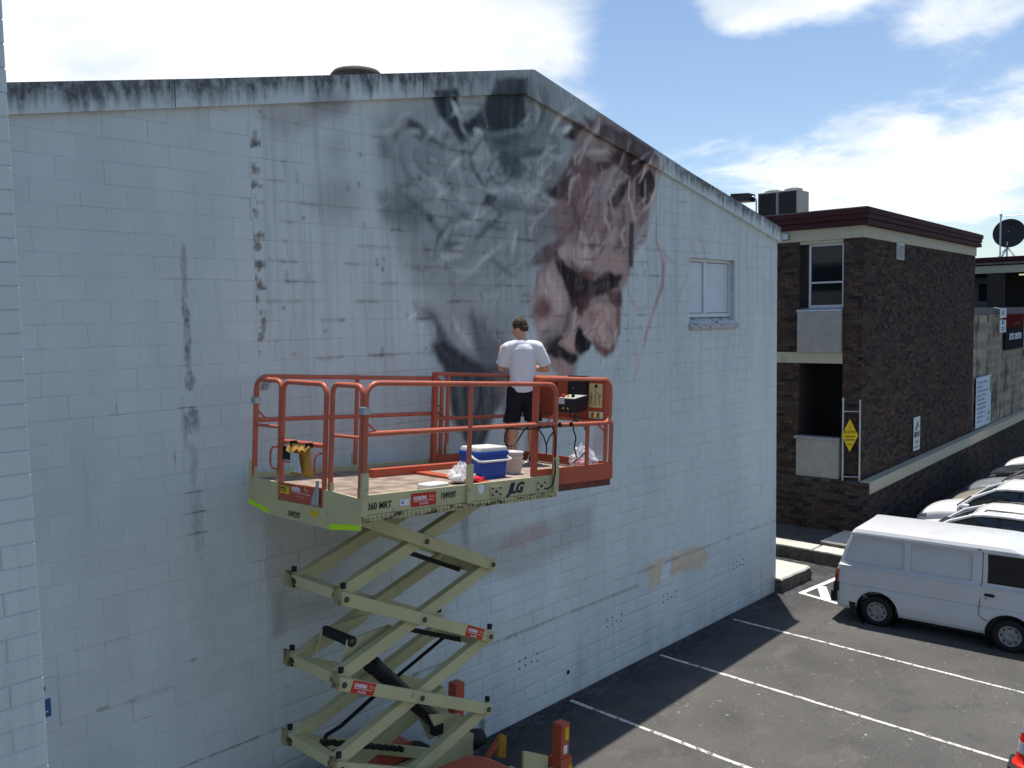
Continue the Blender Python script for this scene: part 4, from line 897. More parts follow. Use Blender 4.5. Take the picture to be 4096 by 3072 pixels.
def hall_details():
    # boarded window with deep sill
    wf = M('white_window_paint', (.66,.68,.70), .4, var=.05, dirt=(.25,.26,.26), dscale=5, damt=.35, dpos=.6)
    fr = MB(); y0, y1 = .095, .15
    fr.box(WX0,WX0+.05,y0,y1,5.88,6.955); fr.box(WX1-.05,WX1,y0,y1,5.88,6.955); fr.box(WX0+.05,WX1-.05,y0,y1,6.90,6.955); fr.box(WX0+.05,WX1-.05,y0,y1,5.88,5.95); fr.box(14.17,14.25,y0,y1,5.95,6.90)
    f = in_hall(fr, 'window_frame', wf)
    for a, b in ((WX0+.05,14.17),(14.25,WX1-.05)):
        mb = MB(); mb.box(a+.012,b-.012,.125,.145,5.962,6.888); o = mb.build('window_board', M('window_board_white', (.60,.64,.69), .35, var=.04, dirt=(.42,.34,.34), dscale=1.5, damt=.35, dpos=.56)); o.parent = f
    mb = MB(); mb.box(WX0,WX1,.15,.196,WZ0+.02,WZ1); in_hall(mb, 'window_backing', M('window_recess', (.10,.10,.10), .9, var=0))
    mb = MB(); mb.prism([(-.03,5.80),(.09,5.84),(.15,5.88),(.15,5.72),(.02,5.72),(-.03,5.76)], lambda a, b, d: (d, a, b), WX0+.004, WX1-.004); in_hall(mb, 'window_ledge', M('flaking_ledge', (.50,.52,.53), .7, var=.1, dirt=(.07,.06,.05), dscale=7, damt=.9, dpos=.54))
    mb = MB(); mb.prism([(-.075,5.66),(-.07,5.735),(.02,5.79),(.15,5.79),(.15,5.66)], lambda a, b, d: (d, a, b), WX0-.03, WX1+.07)
    in_hall(mb, 'window_sill', M('cracked_sill', (.47,.47,.45), .8, var=.15, vs=8, bump=.5, bs=25, dirt=(.10,.095,.085), dscale=9, damt=.85, dpos=.55), bev=.012)
    # vents drilled through the blocks near the ground
    for cx, cz in ((9.13,.83),(11.23,.88),(12.86,.88),(15.31,.93),(7.07,1.08)):
        for i in range(4):
            for k in (0, 1):
                if (i, k) == (2, 0): continue
                x = cx-.21+.13*i; z = cz+.07-.11*k+.012*((i*7+k*3) % 3)
                in_hall(MB().lathe([(.001,0),(.014,.0),(.014,.004)], (x,-.002,z), (0,-1,0), 8), 'vent_hole', BLACK)
    mb = MB(); mb.lathe([(.001,0),(.035,0),(.037,.004)], (10.014,-.002,.39), (0,-1,0), 12); in_hall(mb, 'drain_hole', BLACK)
    # round ventilator on the roof behind the coping
    t = thing('roof_ventilator', 'low round weathered ventilator cap on the roof of the white hall', 'roof vent', (7.02,.95,8.84))
    vm = M('rusty_vent', (.075,.065,.055), .8, .2, var=.25, vs=9)
    MB().lathe([(.26,0),(.26,.18)], (0,0,0)).build('collar', vm, t)
    MB().lathe([(.30,.16),(.335,.20),(.34,.30),(.30,.345),(.20,.375),(.001,.39)], (0,0,0), n=28).build('cap', vm, t)
    # parking sign, mostly behind the near pier
    s = thing('parking_sign', 'white metal parking sign with a blue square fixed low on the block wall', 'sign', (2.43,-.012,2.43))
    MB().prism(rr_loop(-.235,.235,-.25,.25,.03), lambda a, b, d: (a, d, b), 0, -.006).build('plate', M('sign_white', (.58,.63,.66), .4, var=.04), s)
    text('P', .15, M('sign_green', srgb(20,110,70), .5, var=0), s, (.055,-.0075,.09), (1,0,0), (0,0,1), bold=.004)
    MB().prism([(-.16,-.11),(.17,-.11),(.17,.06),(-.16,.06)], lambda a, b, d: (a, d, b), -.0075, -.010).build('blue_square', M('sign_blue', srgb(52,92,140), .5, var=0), s)
    mb = MB(); mb.tube([(.05+.055*cos(a), -.0115, -.05+.045*sin(a)) for a in np.linspace(2.4, 6.1, 12)], .007, 6); mb.tube([(.03,-.0115,.035),(.035,-.0115,-.01),(.085,-.0115,-.012),(.11,-.0115,-.06),(.14,-.0115,-.055)], .007, 6); mb.lathe([(.001,0),(.013,0),(.013,.003)], (.03,-.010,.048), (0,-1,0), 8)
    mb.build('wheelchair_symbol', WHITEP, s)
    text('ONLY', .055, M('sign_blue', (0,0,0)), s, (.02,-.0075,-.175), (1,0,0), (0,0,1), bold=.001, align='CENTER')
hall_details()

# ------------------------------------------------------------------ near painted brick pier at the left edge
def pier():
    t = thing('painted_brick_wall', 'pale painted brick wall end close by along the left edge', 'wall', (1.212,-4.5,0))
    m = wall_material('pale_brick_paint', False); pw = M('pale_mortar', (.52,.55,.56), .9, var=.12, vs=12, dirt=(.2,.185,.16), dscale=5, damt=.6, dpos=.58)
    h, L_ = .0998, .30
    MB().box(-4.2,-.006,.004,.24,0,8.55).build('mortar_core', pw, t)
    cache = {}
    def bk(w):
        if w not in cache:
            g = .0022; mb = MB(); mb.box(g,w-g,0,.10,g,h-g); me = mb.mesh('brick', m); bm = bmesh.new(); bm.from_mesh(me); bmesh.ops.bevel(bm, geom=bm.edges[:], offset=.004, segments=1, affect='EDGES'); bm.to_mesh(me); bm.free(); cache[w] = me
        return cache[w]
    z = 5.095-51*h+.0; rest = MB()
    for k in range(85):
        zz = z+k*h; xs = [-.137,-.437,-.737] if k % 2 else [-.287,-.587,-.887]
        e = 0.
        for x in xs:
            w = round(e-x, 3)
            if 3.35 < zz < 7.9 and x > -.65: place('brick', bk(w), (x+random.uniform(-.0012,.0012), random.uniform(-.0015,.0015), zz), t)
            else: rest.box(x+.0035,e-.0035,0,.1,zz+.0035,zz+h-.0035)
            e = x
        while e > -4: rest.box(e-.30+.0035,e-.0035,0,.1,zz+.0035,zz+h-.0035); e -= .30
    stuff(rest.build('brick_field', m, t))
pier()

# ------------------------------------------------------------------ brown brick building, terrace wall, kerbs
BR = M('brown_brick', (0,0,0), .9, spec=.1, var=.28, vs=11, bump=.4, bs=70, attr='paint', dirt=(.012,.011,.011), dscale=3.5, damt=.6, dpos=.60)
BMORT = M('brick_mortar', (.040,.035,.031), .95, var=.25)
CREAM = M('cream_paint', (.40,.385,.29), .6, var=.06, dirt=(.16,.15,.11), dscale=4, damt=.35, dpos=.6, stretch=(1,1,.3))
MAROON = M('maroon_fascia', (.048,.017,.019), .75, var=.1, spec=.15)
DARK = M('dark_interior', (.010,.010,.010), .9, var=0)
TH = rad(3.1)
def W2(s, n, z=0): return Vector((21.6+s*cos(TH)-n*sin(TH), -.08+s*sin(TH)+n*cos(TH), z))
BPAL = [(.062,.043,.035),(.052,.039,.034),(.076,.048,.037),(.046,.036,.033),(.058,.047,.043),(.090,.054,.039),(.030,.025,.023),(.070,.056,.047)]
def brick_var(pal, L_, D_, h, nvar=8):
    out = []
    for c in pal[:nvar]:
        mb = MB(); g = .005; mb.box(-L_/2+g, L_/2-g, 0, D_, g, h-g); me = mb.mesh('brick', BR); colour_attr(me, np.tile(c, (len(me.vertices),1))); out.append(me)
    return out
def brickwork(parent, faces, n_ind, seed, pal=BPAL, h=.0858, L_=.24):
    """faces: (origin(x,y), rot, s0, s1, z0, z1, holes[(s0,s1,z0,z1)]) - outward is local -y of the rotated frame; the nearest n_ind whole bricks become parts"""
    rng = random.Random(seed); allb = []; core = MB()
    for fi, (org, rot, s0, s1, z0, z1, holes, phase) in enumerate(faces):
        ks = int(round((z1-z0)/h)); hh = (z1-z0)/ks
        for k in range(ks):
            za = z0+k*hh; x = s0-(L_/2 if k % 2 else 0)-phase
            while x < s1-.01:
                a, b = max(x, s0), min(x+L_, s1); x += L_
                if b-a < .02: continue
                segs = [(a, b)]
                for (c0, c1, d0, d1) in holes:
                    if za+hh/2 < d0 or za+hh/2 > d1: continue
                    ns = []
                    for (p, q) in segs:
                        if q <= c0 or p >= c1: ns.append((p, q)); continue
                        if p < c0-.02: ns.append((p, c0))
                        if q > c1+.02: ns.append((c1, q))
                    segs = ns
                for p, q in segs: allb.append((org, rot, p, q, za, hh))
    meshes = brick_var(pal, L_, .09, h); camp = Vector((0,-8.54,5.92))
    R_ = parent.rotation_euler.z; P0 = parent.location
    def dist(b):
        org, rot, p, q, za, hh = b; m = (p+q)/2; lx = org[0]+m*cos(rot); ly = org[1]+m*sin(rot)
        w = Vector((P0.x+lx*cos(R_)-ly*sin(R_), P0.y+lx*sin(R_)+ly*cos(R_), za)); return (w-camp).length
    whole = sorted([b for b in allb if abs(b[3]-b[2]-L_) < .002], key=dist)[:n_ind]; ws = set(map(id, whole))
    V = []; F = []; C = []
    for b in allb:
        org, rot, p, q, za, hh = b; jit = rng.uniform(-.004,.003)
        if id(b) in ws:
            m = (p+q)/2; o = place('brick', rng.choice(meshes), (org[0]+m*cos(rot)-jit*sin(rot), org[1]+m*sin(rot)+jit*cos(rot), za), parent, rot); o.scale.z = hh/h; continue
        c = rng.choice(pal); f = rng.uniform(.75,1.25); c = tuple(v*f for v in c); g = .005; i0 = len(V)
        if rng.random() < .06: c = (.008,.008,.008); jit += .03
        for s_ in (p+g, q-g):
            for d in (jit, .09):
                for z in (za+g, za+hh-g): V.append((org[0]+s_*cos(rot)-d*sin(rot), org[1]+s_*sin(rot)+d*cos(rot), z)); C.append(c)
        F += [tuple(i0+j for j in f_) for f_ in ((0,1,5,4),(0,2,3,1),(4,5,7,6),(1,3,7,5),(0,4,6,2))]
    me = bpy.data.meshes.new('brick_field'); me.from_pydata(V, [], F); bm = bmesh.new(); bm.from_mesh(me); bmesh.ops.recalc_face_normals(bm, faces=bm.faces); bm.to_mesh(me); bm.free()
    colour_attr(me, np.array(C)); me.materials.append(BR); o = bpy.data.objects.new('brick_field', me); COL.objects.link(o); o.parent = parent; stuff(o)

def brick_building():
    t = thing('brick_building', 'two storey dark brown brick building with maroon fascia and cream bands', 'building', W2(0,0), (0,0,TH))
    s0, n0, s1, n1 = .2, .25, 11.45, 9.0
    ZT = 7.78
    # left facade: runs along n; its outward normal is -s. rot=-90deg: local +s' runs along -n
    LFh = [(.74,1.88,2.70,4.60),(.74,1.88,4.60,4.90),(.74,1.88,4.90,7.78)]
    lf = ((s0, n1), -pi/2, 0, n1-n0, 1.62, ZT, [(n1-b, n1-a, c, d) for a, b, c, d in [(.74,1.88,1.0,7.9),(.74,5.0,4.60,4.90)]]+[], .0)
    rf = ((s0, n0), 0, 0, s1-s0, 1.62, ZT, [], .06)
    brickwork(t, [lf, rf], 300, 5)
    mb = MB()
    mb.box(s0+.08,s1,n0+.012,n0+.11,1.4,ZT); mb.box(s0+.012,s0+.95,n0+.111,.74,1.4,ZT)
    mb.box(s0+.012,s0+.35,1.88,n1,1.4,ZT); mb.box(s0+.35,s0+2.2,1.9,2.2,1.4,ZT); mb.box(s0+.35,s0+2.2,.745,.76,1.4,ZT)
    mb.build('brick_backing', BMORT, t)
    mb = MB(); mb.box(s0+1.2,s0+1.25,.7,2.0,1.5,ZT); mb.box(s0+.1,s0+1.2,.76,1.9,4.62,4.88); mb.box(s0+.1,s0+1.3,.76,1.9,1.5,1.63); mb.build('room_interior', DARK, t)
    mb = MB(); mb.box(s0+1.3,s1-.01,n0+.1,n1,1.5,7.9); mb.build('core', DARK, t)
    # cream beams and maroon fascia
    mb = MB(); e = .03
    mb.box(s0-e,s1+e,n0-e,n0+.3,ZT,8.08); mb.build('eaves_beam', CREAM, t, bev=.006)
    mb = MB(); mb.box(s0-e,s0+.3,n0+.302,n1,ZT-.002,8.078); mb.build('eaves_beam', CREAM, t, bev=.006)
    mb = MB(); mb.box(s0-.006,s0+.2,.742,5.0,4.61,4.895); mb.build('floor_beam', CREAM, t, bev=.006)
    for i, (z0, z1, out) in enumerate(((8.08,8.20,.16),(8.20,8.235,.13),(8.235,8.36,.17),(8.36,8.50,.20))):
        mb = MB(); mb.box(s0-out,s1+out,n0-out,n1,z0,z1-.001); mb.build('fascia_board', MAROON, t, bev=.008)
    mb = MB(); mb.box(s0-.12,s1+.1,n0-.12,n1,8.50,8.53); mb.build('roof_edge', M('roof_gravel', (.14,.13,.12), .95, var=.4, vs=12), t)
    # upper window
    al = M('aluminium_frame', (.48,.52,.56), .4, .5, var=.05); x = s0+.18
    mb = MB(); mb.box(x,x+.06,1.64,1.70,6.05,7.70); mb.box(x,x+.06,.77,.83,6.05,7.70); mb.box(x,x+.06,.83,1.64,7.64,7.70); mb.box(x,x+.06,.83,1.64,6.05,6.12); mb.box(x-.012,x+.05,.83,1.64,6.68,6.725)
    w = mb.build('window', al, t)
    for z0, z1 in ((6.12,6.68),(6.725,7.64)): MB().box(x+.03,x+.036,.835,1.635,z0+.002,z1-.002).build('pane', GLASS, w)
    MB().box(s0+.02,s0+.24,.75,1.88,7.70,7.778).build('window_head', CREAM, t)
    MB().box(s0+.25,s0+.29,1.70,1.878,6.0,7.7).build('window_reveal', BMORT, t)
    mb = MB(); mb.prism([(s0-.10,5.96),(s0-.10,6.0),(s0+.24,6.06),(s0+.24,5.96)], lambda a, b, d: (a, d, b), .745, 1.91); mb.build('window_sill', al, t)
    run = M('stained_concrete', (.30,.295,.275), .8, var=.12, vs=4, bump=.25, bs=40, dirt=(.05,.05,.048), dscale=1.5, damt=.8, dpos=.56, stretch=(1,2.2,.10))
    mb = MB(); mb.box(s0-.10,s0+.1,.75,1.90,4.90,5.955); mb.build('spandrel_panel', run, t, bev=.01)
    mb = MB(); mb.box(s0-.12,s0+.1,.77,1.90,1.63,2.62); mb.build('spandrel_panel', run, t, bev=.01)
    mb = MB(); mb.box(s0-.17,s0+.14,.74,1.94,2.622,2.70); mb.build('ledge', M('lead_ledge', (.25,.26,.275), .5, .3, var=.1), t, bev=.008)
    # vent on the right hand facade, junction box at the eaves
    mb = MB(); mb.box(2.76,3.34,n0-.05,n0-.01,7.33,7.77); v = mb.build('wall_vent', M('vent_white', (.55,.58,.60), .5, var=.05), t)
    for k in range(9): MB().beam((2.80,n0-.055,7.37+.042*k),(3.30,n0-.055,7.37+.042*k),.012,.022).build('slat', M('vent_slat', (.16,.17,.18), .6, var=0), v)
    mb = MB(); mb.box(s0-.16,s0-.035,2.14,2.30,7.84,8.0); mb.build('junction_box', GALV, t, bev=.02)
brick_building()
def terrace():
    t = thing('terrace_wall', 'low dark brick terrace wall capped with a long cream band', 'wall', W2(0,0), (0,0,TH))
    brickwork(t, [((0,0), 0, 0, 32, 0, 1.33, [], .1), ((0,9), -pi/2, 0, 9.0, .25, 1.62, [], .0), ((0,0), 0, 0, .10, 1.33, 1.62, [], .1)], 220, 8, pal=[(.060,.044,.041),(.048,.038,.037),(.068,.048,.042),(.038,.032,.033),(.055,.046,.046),(.078,.052,.043),(.028,.025,.025),(.064,.054,.050)])
    MB().box(.012,32,.012,.24,-.1,1.60).box(.013,.24,.24,9,.0,1.60).build('wall_core', BMORT, t)
    mb = MB(); mb.box(.10,9.8,-.018,.24,1.33,1.634); mb.build('cream_band', CREAM, t, bev=.008); mb = MB(); mb.box(9.806,21,-.018,.24,1.33,1.634); mb.build('cream_band', CREAM, t, bev=.008); mb = MB(); mb.box(21.006,32,-.018,.24,1.33,1.634); mb.build('cream_band', CREAM, t, bev=.008)
    MB().box(.0,1.2,.242,2.6,1.55,1.622).build('terrace_floor', M('terrace_floor', (.07,.065,.065), .9, var=.2), t)
terrace()
def gate():
    t = thing('steel_gate_frame', 'narrow galvanised steel gate frame standing at the terrace edge of the brick building', 'gate', W2(.05,.655,1.625), (0,0,TH+rad(-68)))
    MB().tube([(0,0,0),(0,0,2.08)], .026, 10).build('post', GALV, t); MB().tube([(.40,0,0),(.40,0,2.08)], .026, 10).build('post', GALV, t)
    for z in (.10,1.78): MB().tube([(.02,0,z),(.385,0,z)], .017, 8).build('rail', GALV, t)
    MB().lathe([(.033,0),(.033,.05),(.001,.07)], (0,0,2.07)).build('cap', GALV, t)
    mesh = MB()
    for i in range(1, 8): mesh.tube([(.05*i,0,.11),(.05*i,0,1.77)], .0022, 4, caps=False)
    for i in range(1, 30): mesh.tube([(.02,0,.10+.056*i),(.385,0,.10+.056*i)], .0022, 4, caps=False)
    stuff(mesh.build('wire_mesh', M('dark_wire', (.03,.03,.032), .6, .3, var=0), t))
    s = thing('warning_sign', 'yellow diamond warning sign hung on the steel gate', 'sign', W2(.085,.50,2.80), (0,0,TH+rad(-60)))
    MB().prism([(-.20,0),(0,-.42),(.20,0),(0,.42)], lambda a, b, d: (a, d, b), -.03, -.038).build('plate', YELP, s)
    for i, (b_, z, sz) in enumerate((('!',.17,.13),('SLOW',.055,.10),('CHILDREN',-.045,.055),('CROSSING',-.13,.05),('GO',-.25,.07))): text(b_, sz, INK, s, (0,-.0395,z), (1,0,0), (0,0,1), align='CENTER', bold=.002)
gate()
def kerbs():
    top = M('sunlit_concrete_top', (.50,.48,.42), .85, var=.1, vs=2, bump=.3, bs=50, dirt=(.27,.25,.21), dscale=4, damt=.4, dpos=.58)  # pale concrete tops, their sunlit brightness put into the colour
    side = M('rough_stone', (.10,.094,.080), .95, var=.35, vs=7, bump=.9, bs=22, bdist=.04, dirt=(.30,.29,.25), dscale=8, damt=.5, dpos=.60)
    def block(name, label, x0, x1, y0, y1, z, tilt=0., cat='kerb', group=None, cx=0):
        o = thing(name, label, cat, ((x0+x1)/2, (y0+y1)/2, 0), (0,0,tilt), group); a, b = (x1-x0)/2, (y1-y0)/2
        rr = random.Random(int(x0*10+y0*7))
        m = MB(); k = 14; vt = []; 
        nx, ny = max(2, int((x1-x0)/.12)), max(2, int((y1-y0)/.12)); pts = []
        for i in range(nx): pts.append((-a+2*a*i/nx, -b))
        for i in range(ny): pts.append((a, -b+2*b*i/ny))
        for i in range(nx): pts.append((a-2*a*i/nx, b))
        for i in range(ny): pts.append((-a, b-2*b*i/ny))
        pts = [(p[0]+rr.uniform(-.018,.018), p[1]+rr.uniform(-.018,.018)) for p in pts]; n = len(pts)
        rings = []
        for z_, g in ((0,.02),(z*.5,.012),(z-.035,.0)): rings += [(p[0]*(1+g)+rr.uniform(-.02,.02), p[1]*(1+g*.5)+rr.uniform(-.02,.02), z_) for p in pts]
        m.add(rings, [(r*n+i, r*n+(i+1) % n, (r+1)*n+(i+1) % n, (r+1)*n+i) for r in range(2) for i in range(n)]); m.build('stone_face', side, o)
        m = MB(); m.add([(p[0], p[1], z-.034) for p in pts]+[(p[0]*.985, p[1]*.985, z) for p in pts], [(i, (i+1) % n, n+(i+1) % n, n+i) for i in range(n)]+[tuple(range(n, 2*n))]); m.build('sunlit_top', top, o)
        return o
    block('stone_plinth', 'thick pale topped stone plinth against the end of the white hall', 16.90,18.22,-.17,3.2,.30,rad(-2),'plinth')
    ys = [-2.6,.38,2.5,4.7,7.0]; lb = ['pale kerb stone ending beside the rear of the white van','pale topped kerb stone in front of the terrace wall, beside the plinth','kerb stone next along, running behind the white hall','farthest kerb stone, out of sight behind the white hall']
    for (a, b), l in zip(zip(ys, ys[1:]), lb): block('kerb_stone', l, 19.42,19.98,a+.008,b-.008,.31,rad(3.1 if False else 0),'kerb','kerb stones along the raised footpath')
    block('concrete_slab', 'raised pale concrete slab on the kerb in front of the terrace wall', 20.0,21.35,-2.4,.42,.41,0,'slab')
    mb = MB(); mb.box(19.985,21.58,.43,15,.0,.285); struct(mb.build('footpath', M('footpath_asphalt', (.075,.072,.07), .95, var=.25, vs=4, bump=.4, bs=80)))
kerbs()

def roof_gear():
    # two condensers on the brick roof
    cab = M('beige_casing', (.36,.33,.29), .5, var=.05); fin = M('condenser_fins', (.016,.018,.02), .6, var=.3, vs=40)
    for i, (n_, lab) in enumerate(((2.86,'beige rooftop condenser unit with dark finned face, farther from the roof corner'),(2.285,'beige rooftop condenser unit with dark finned face, nearer the roof corner'))):
        t = thing('condenser_unit', lab, 'air conditioner', W2(1.0, n_, 8.53), (0,0,TH), 'condensers on the brick roof')
        w = .565
        MB().box(.012,.80,0,w,.03,.74).build('casing', cab, t, bev=.012)
        MB().box(0,.011,.035,w-.035,.07,.70).build('fin_panel', fin, t)
        g = MB(); g.lathe([(.24,.74),(.25,.80),(.20,.815),(.001,.82)], (.40,w/2,0), n=24).build('fan_cowl', cab, t)
        MB().lathe([(.001,.822),(.15,.823),(.15,.83)], (.40,w/2,0), n=18).build('fan_opening', DARK, t)
        MB().box(.05,.75,.04,w-.04,-.02,.03).build('base_rail', GALV, t)
    # floodlight on a bent arm
    t = thing('floodlight', 'black box floodlight on a bent galvanised arm above the eaves', 'light', W2(.35, 3.16, 8.62), (0,0,TH))
    MB().tube([(0,0,0),(0,0,.32),(0,.012,.40),(0,.05,.46),(0,.10,.48),(0,.16,.485)], .022, 8).build('arm', GALV, t)
    MB().lathe([(.06,-.09),(.06,.015)], (0,0,0)).build('foot', GALV, t)
    mb = MB(); mb.prism([(.13,.36),(.64,.38),(.66,.44),(.66,.60),(.13,.57)], lambda a, b, d: (d, a, b), -.22, .22); mb.build('housing', M('floodlight_black', (.016,.016,.018), .4, var=0), t, bev=.012)
    MB().box(-.18,.18,.20,.60,.376,.386).build('lens', M('floodlight_lens', (.40,.38,.34), .3, var=0), t)
roof_gear()

def wall_signs():
    n0 = .25
    t = thing('small_wall_sign', 'small upright white sign fixed to the brown brick facade', 'sign', W2(4.80,n0-.03,2.33), (0,0,TH))
    MB().box(-.31,.31,-.012,0,-.49,.49).build('plate', M('sign_face', (.58,.62,.66), .4, var=.05), t)
    grey = M('grey_print', (.13,.16,.19), .5, var=.1)
    mb = MB(); mb.prism([(-.18,.12),(.05,.38),(.12,.32),(.20,.20),(.02,.16),(-.05,.08)], lambda a, b, d: (a, d, b), -.014, -.018); mb.build('pictogram', grey, t)
    MB().box(-.24,-.06,-.018,-.014,-.10,.06).build('dark_block', INK, t)
    MB().box(-.02,.24,-.018,-.014,-.10,.06).build('grey_block', grey, t)
    text('DOGS', .12, grey, t, (0,-.0135,-.28), (1,0,0), (0,0,1), align='CENTER', bold=.003); text('ON LEAD', .10, grey, t, (0,-.0135,-.42), (1,0,0), (0,0,1), align='CENTER', bold=.002)
    t = thing('notice_banner', 'tall pale blue notice banner covered with lines of text', 'banner', W2(12.78,n0-.06,2.62), (0,0,TH))
    MB().box(-1.12,1.12,-.012,0,-.90,.90).build('sheet', M('banner_sheet', (.44,.54,.66), .6, var=.05), t)
    ink = M('banner_print', (.16,.21,.27), .6, var=0); rr = random.Random(4)
    lines = ('ARTS CENTRE CAR PARK','PARKING FOR','VISITORS AND STAFF ONLY','MONDAY TO FRIDAY','8.30AM TO 5.00PM','PLEASE DRIVE SLOWLY','PEDESTRIANS IN AREA','NO STANDING ON','THE DRIVEWAY','THANK YOU')
    for i, l in enumerate(lines): text(l, .125, ink, t, (-.95,-.0135,.66-.155*i), (1,0,0), (0,0,1), bold=.002)
    mb = MB(); mb.prism([(.60,-.52),(.72,-.47),(.95,-.40),(.90,-.46),(.75,-.56)], lambda a, b, d: (a, d, b), -.014, -.018); mb.build('bird_logo', INK, t)
    mb = MB(); mb.prism([(1.11,.88)]+[(1.11-.22*sin(a), .55+.33*cos(a)) for a in np.linspace(.2, pi-.2, 10)]+[(1.11,.22)], lambda a, b, d: (a, d, b), -.014, -.018); mb.build('green_arc', M('green_print', (.10,.26,.08), .6, var=0), t)
    MB().box(.55,1.0,-.018,-.014,-.80,-.66).build('green_logo', M('pale_green_print', (.25,.38,.34), .6, var=0), t)
    # screen block wall behind it
    t = thing('screen_block_wall', 'grey slotted screen block wall carrying the arts centre banner', 'wall', W2(11.48,n0+.02,0), (0,0,TH))
    sm = M('screen_block', (.33,.30,.235), .95, spec=.1, var=.25, vs=3, bump=.4, bs=40, dirt=(.055,.05,.042), dscale=1.2, damt=.7, dpos=.52, stretch=(1,1,.4))
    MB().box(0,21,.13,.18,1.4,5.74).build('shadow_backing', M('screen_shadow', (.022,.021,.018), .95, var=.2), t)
    MB().box(-.01,21,-.02,.22,5.74,6.0).build('cap_course', M('grey_cap', (.125,.125,.125), .9, var=.2, vs=4, dirt=(.05,.05,.05), dscale=2, damt=.6, dpos=.5), t)
    def sblock(kind):
        mb = MB(); w, h, g = .42, .312, .006
        if kind: mb.box(g,.07,0,.12,g,h-g).box(w-.07,w-g,0,.12,g,h-g).box(.17,.25,0,.12,g,h-g).box(.07,.17,.0,.12,g,.05).box(.25,w-.07,.0,.12,g,.05).box(.07,.17,0,.12,h-.05,h-g).box(.25,w-.07,0,.12,h-.05,h-g)
        else: mb.box(g,w-g,.01,.12,g,h-g)
        return mb.mesh('screen_block', sm)
    sl, pl = sblock(1), sblock(0); rest = MB()
    for r in range(14):
        for c in range(50):
            kind = not ((r % 2 == 1 and (c//5) % 2 == 0)) ; x, z = .42*c, 1.37+.312*r
            if c < 20: place('screen_block', sl if kind else pl, (x, random.uniform(-.004,.004), z), t)
            else:
                if kind: rest.box(x+.006,x+.07,0,.12,z,z+.3).box(x+.17,x+.25,0,.12,z,z+.3).box(x+.35,x+.414,0,.12,z,z+.3).box(x+.07,x+.35,.002,.12,z,z+.05)
                else: rest.box(x+.006,x+.414,.01,.12,z+.006,z+.306)
    stuff(rest.build('screen_block_field', sm, t))
    # banners
    t = thing('narrow_banner', 'narrow white banner tied to the top of the screen block wall', 'banner', W2(15.35,.14,5.50), (0,0,TH))
    wb = M('banner_white', (.55,.62,.68), .6, var=.06)
    MB().box(-.52,.52,-.02,0,-.46,.02).build('lower_sheet', wb, t); MB().box(-.52,.52,-.02,0,.10,.46).build('upper_sheet', wb, t)
    for l, z, s_ in (('ART',.20,.24),('BUS',-.16,.28),('STOP',-.40,.22)): text(l, s_, M('banner_ink', (.06,.08,.11), .6, var=0), t, (0,-.0215,z), (1,0,0), (0,0,1), align='CENTER', bold=.006)
    MB().tube([(-.5,-.01,.44),(-.8,.05,.48),(-1.0,.1,.50)], .012, 6).build('tie', WHITEP, t)
    t = thing('arts_centre_banner', 'large banner, red above and charcoal below, reading arts centre', 'banner', W2(17.80,.20,5.0), (0,0,TH))
    MB().box(-1.74,1.74,-.02,0,.20,.72).build('red_sheet', M('banner_red', (.085,.006,.006), .9, var=.06, spec=.03), t)
    MB().box(-1.74,1.74,-.02,0,-.68,.198).build('charcoal_sheet', M('banner_charcoal', (.014,.017,.022), .9, var=.06, spec=.03), t)
    text('arts centre', .50, M('banner_white', (0,0,0)), t, (-.98,-.0225,-.28), (1,0,0), (0,0,1), bold=.012, sx=1.02); text('community', .22, M('banner_dark_red', (.07,.008,.008), .6, var=0), t, (-.1,-.0225,.30), (1,0,0), (0,0,1))
wall_signs()
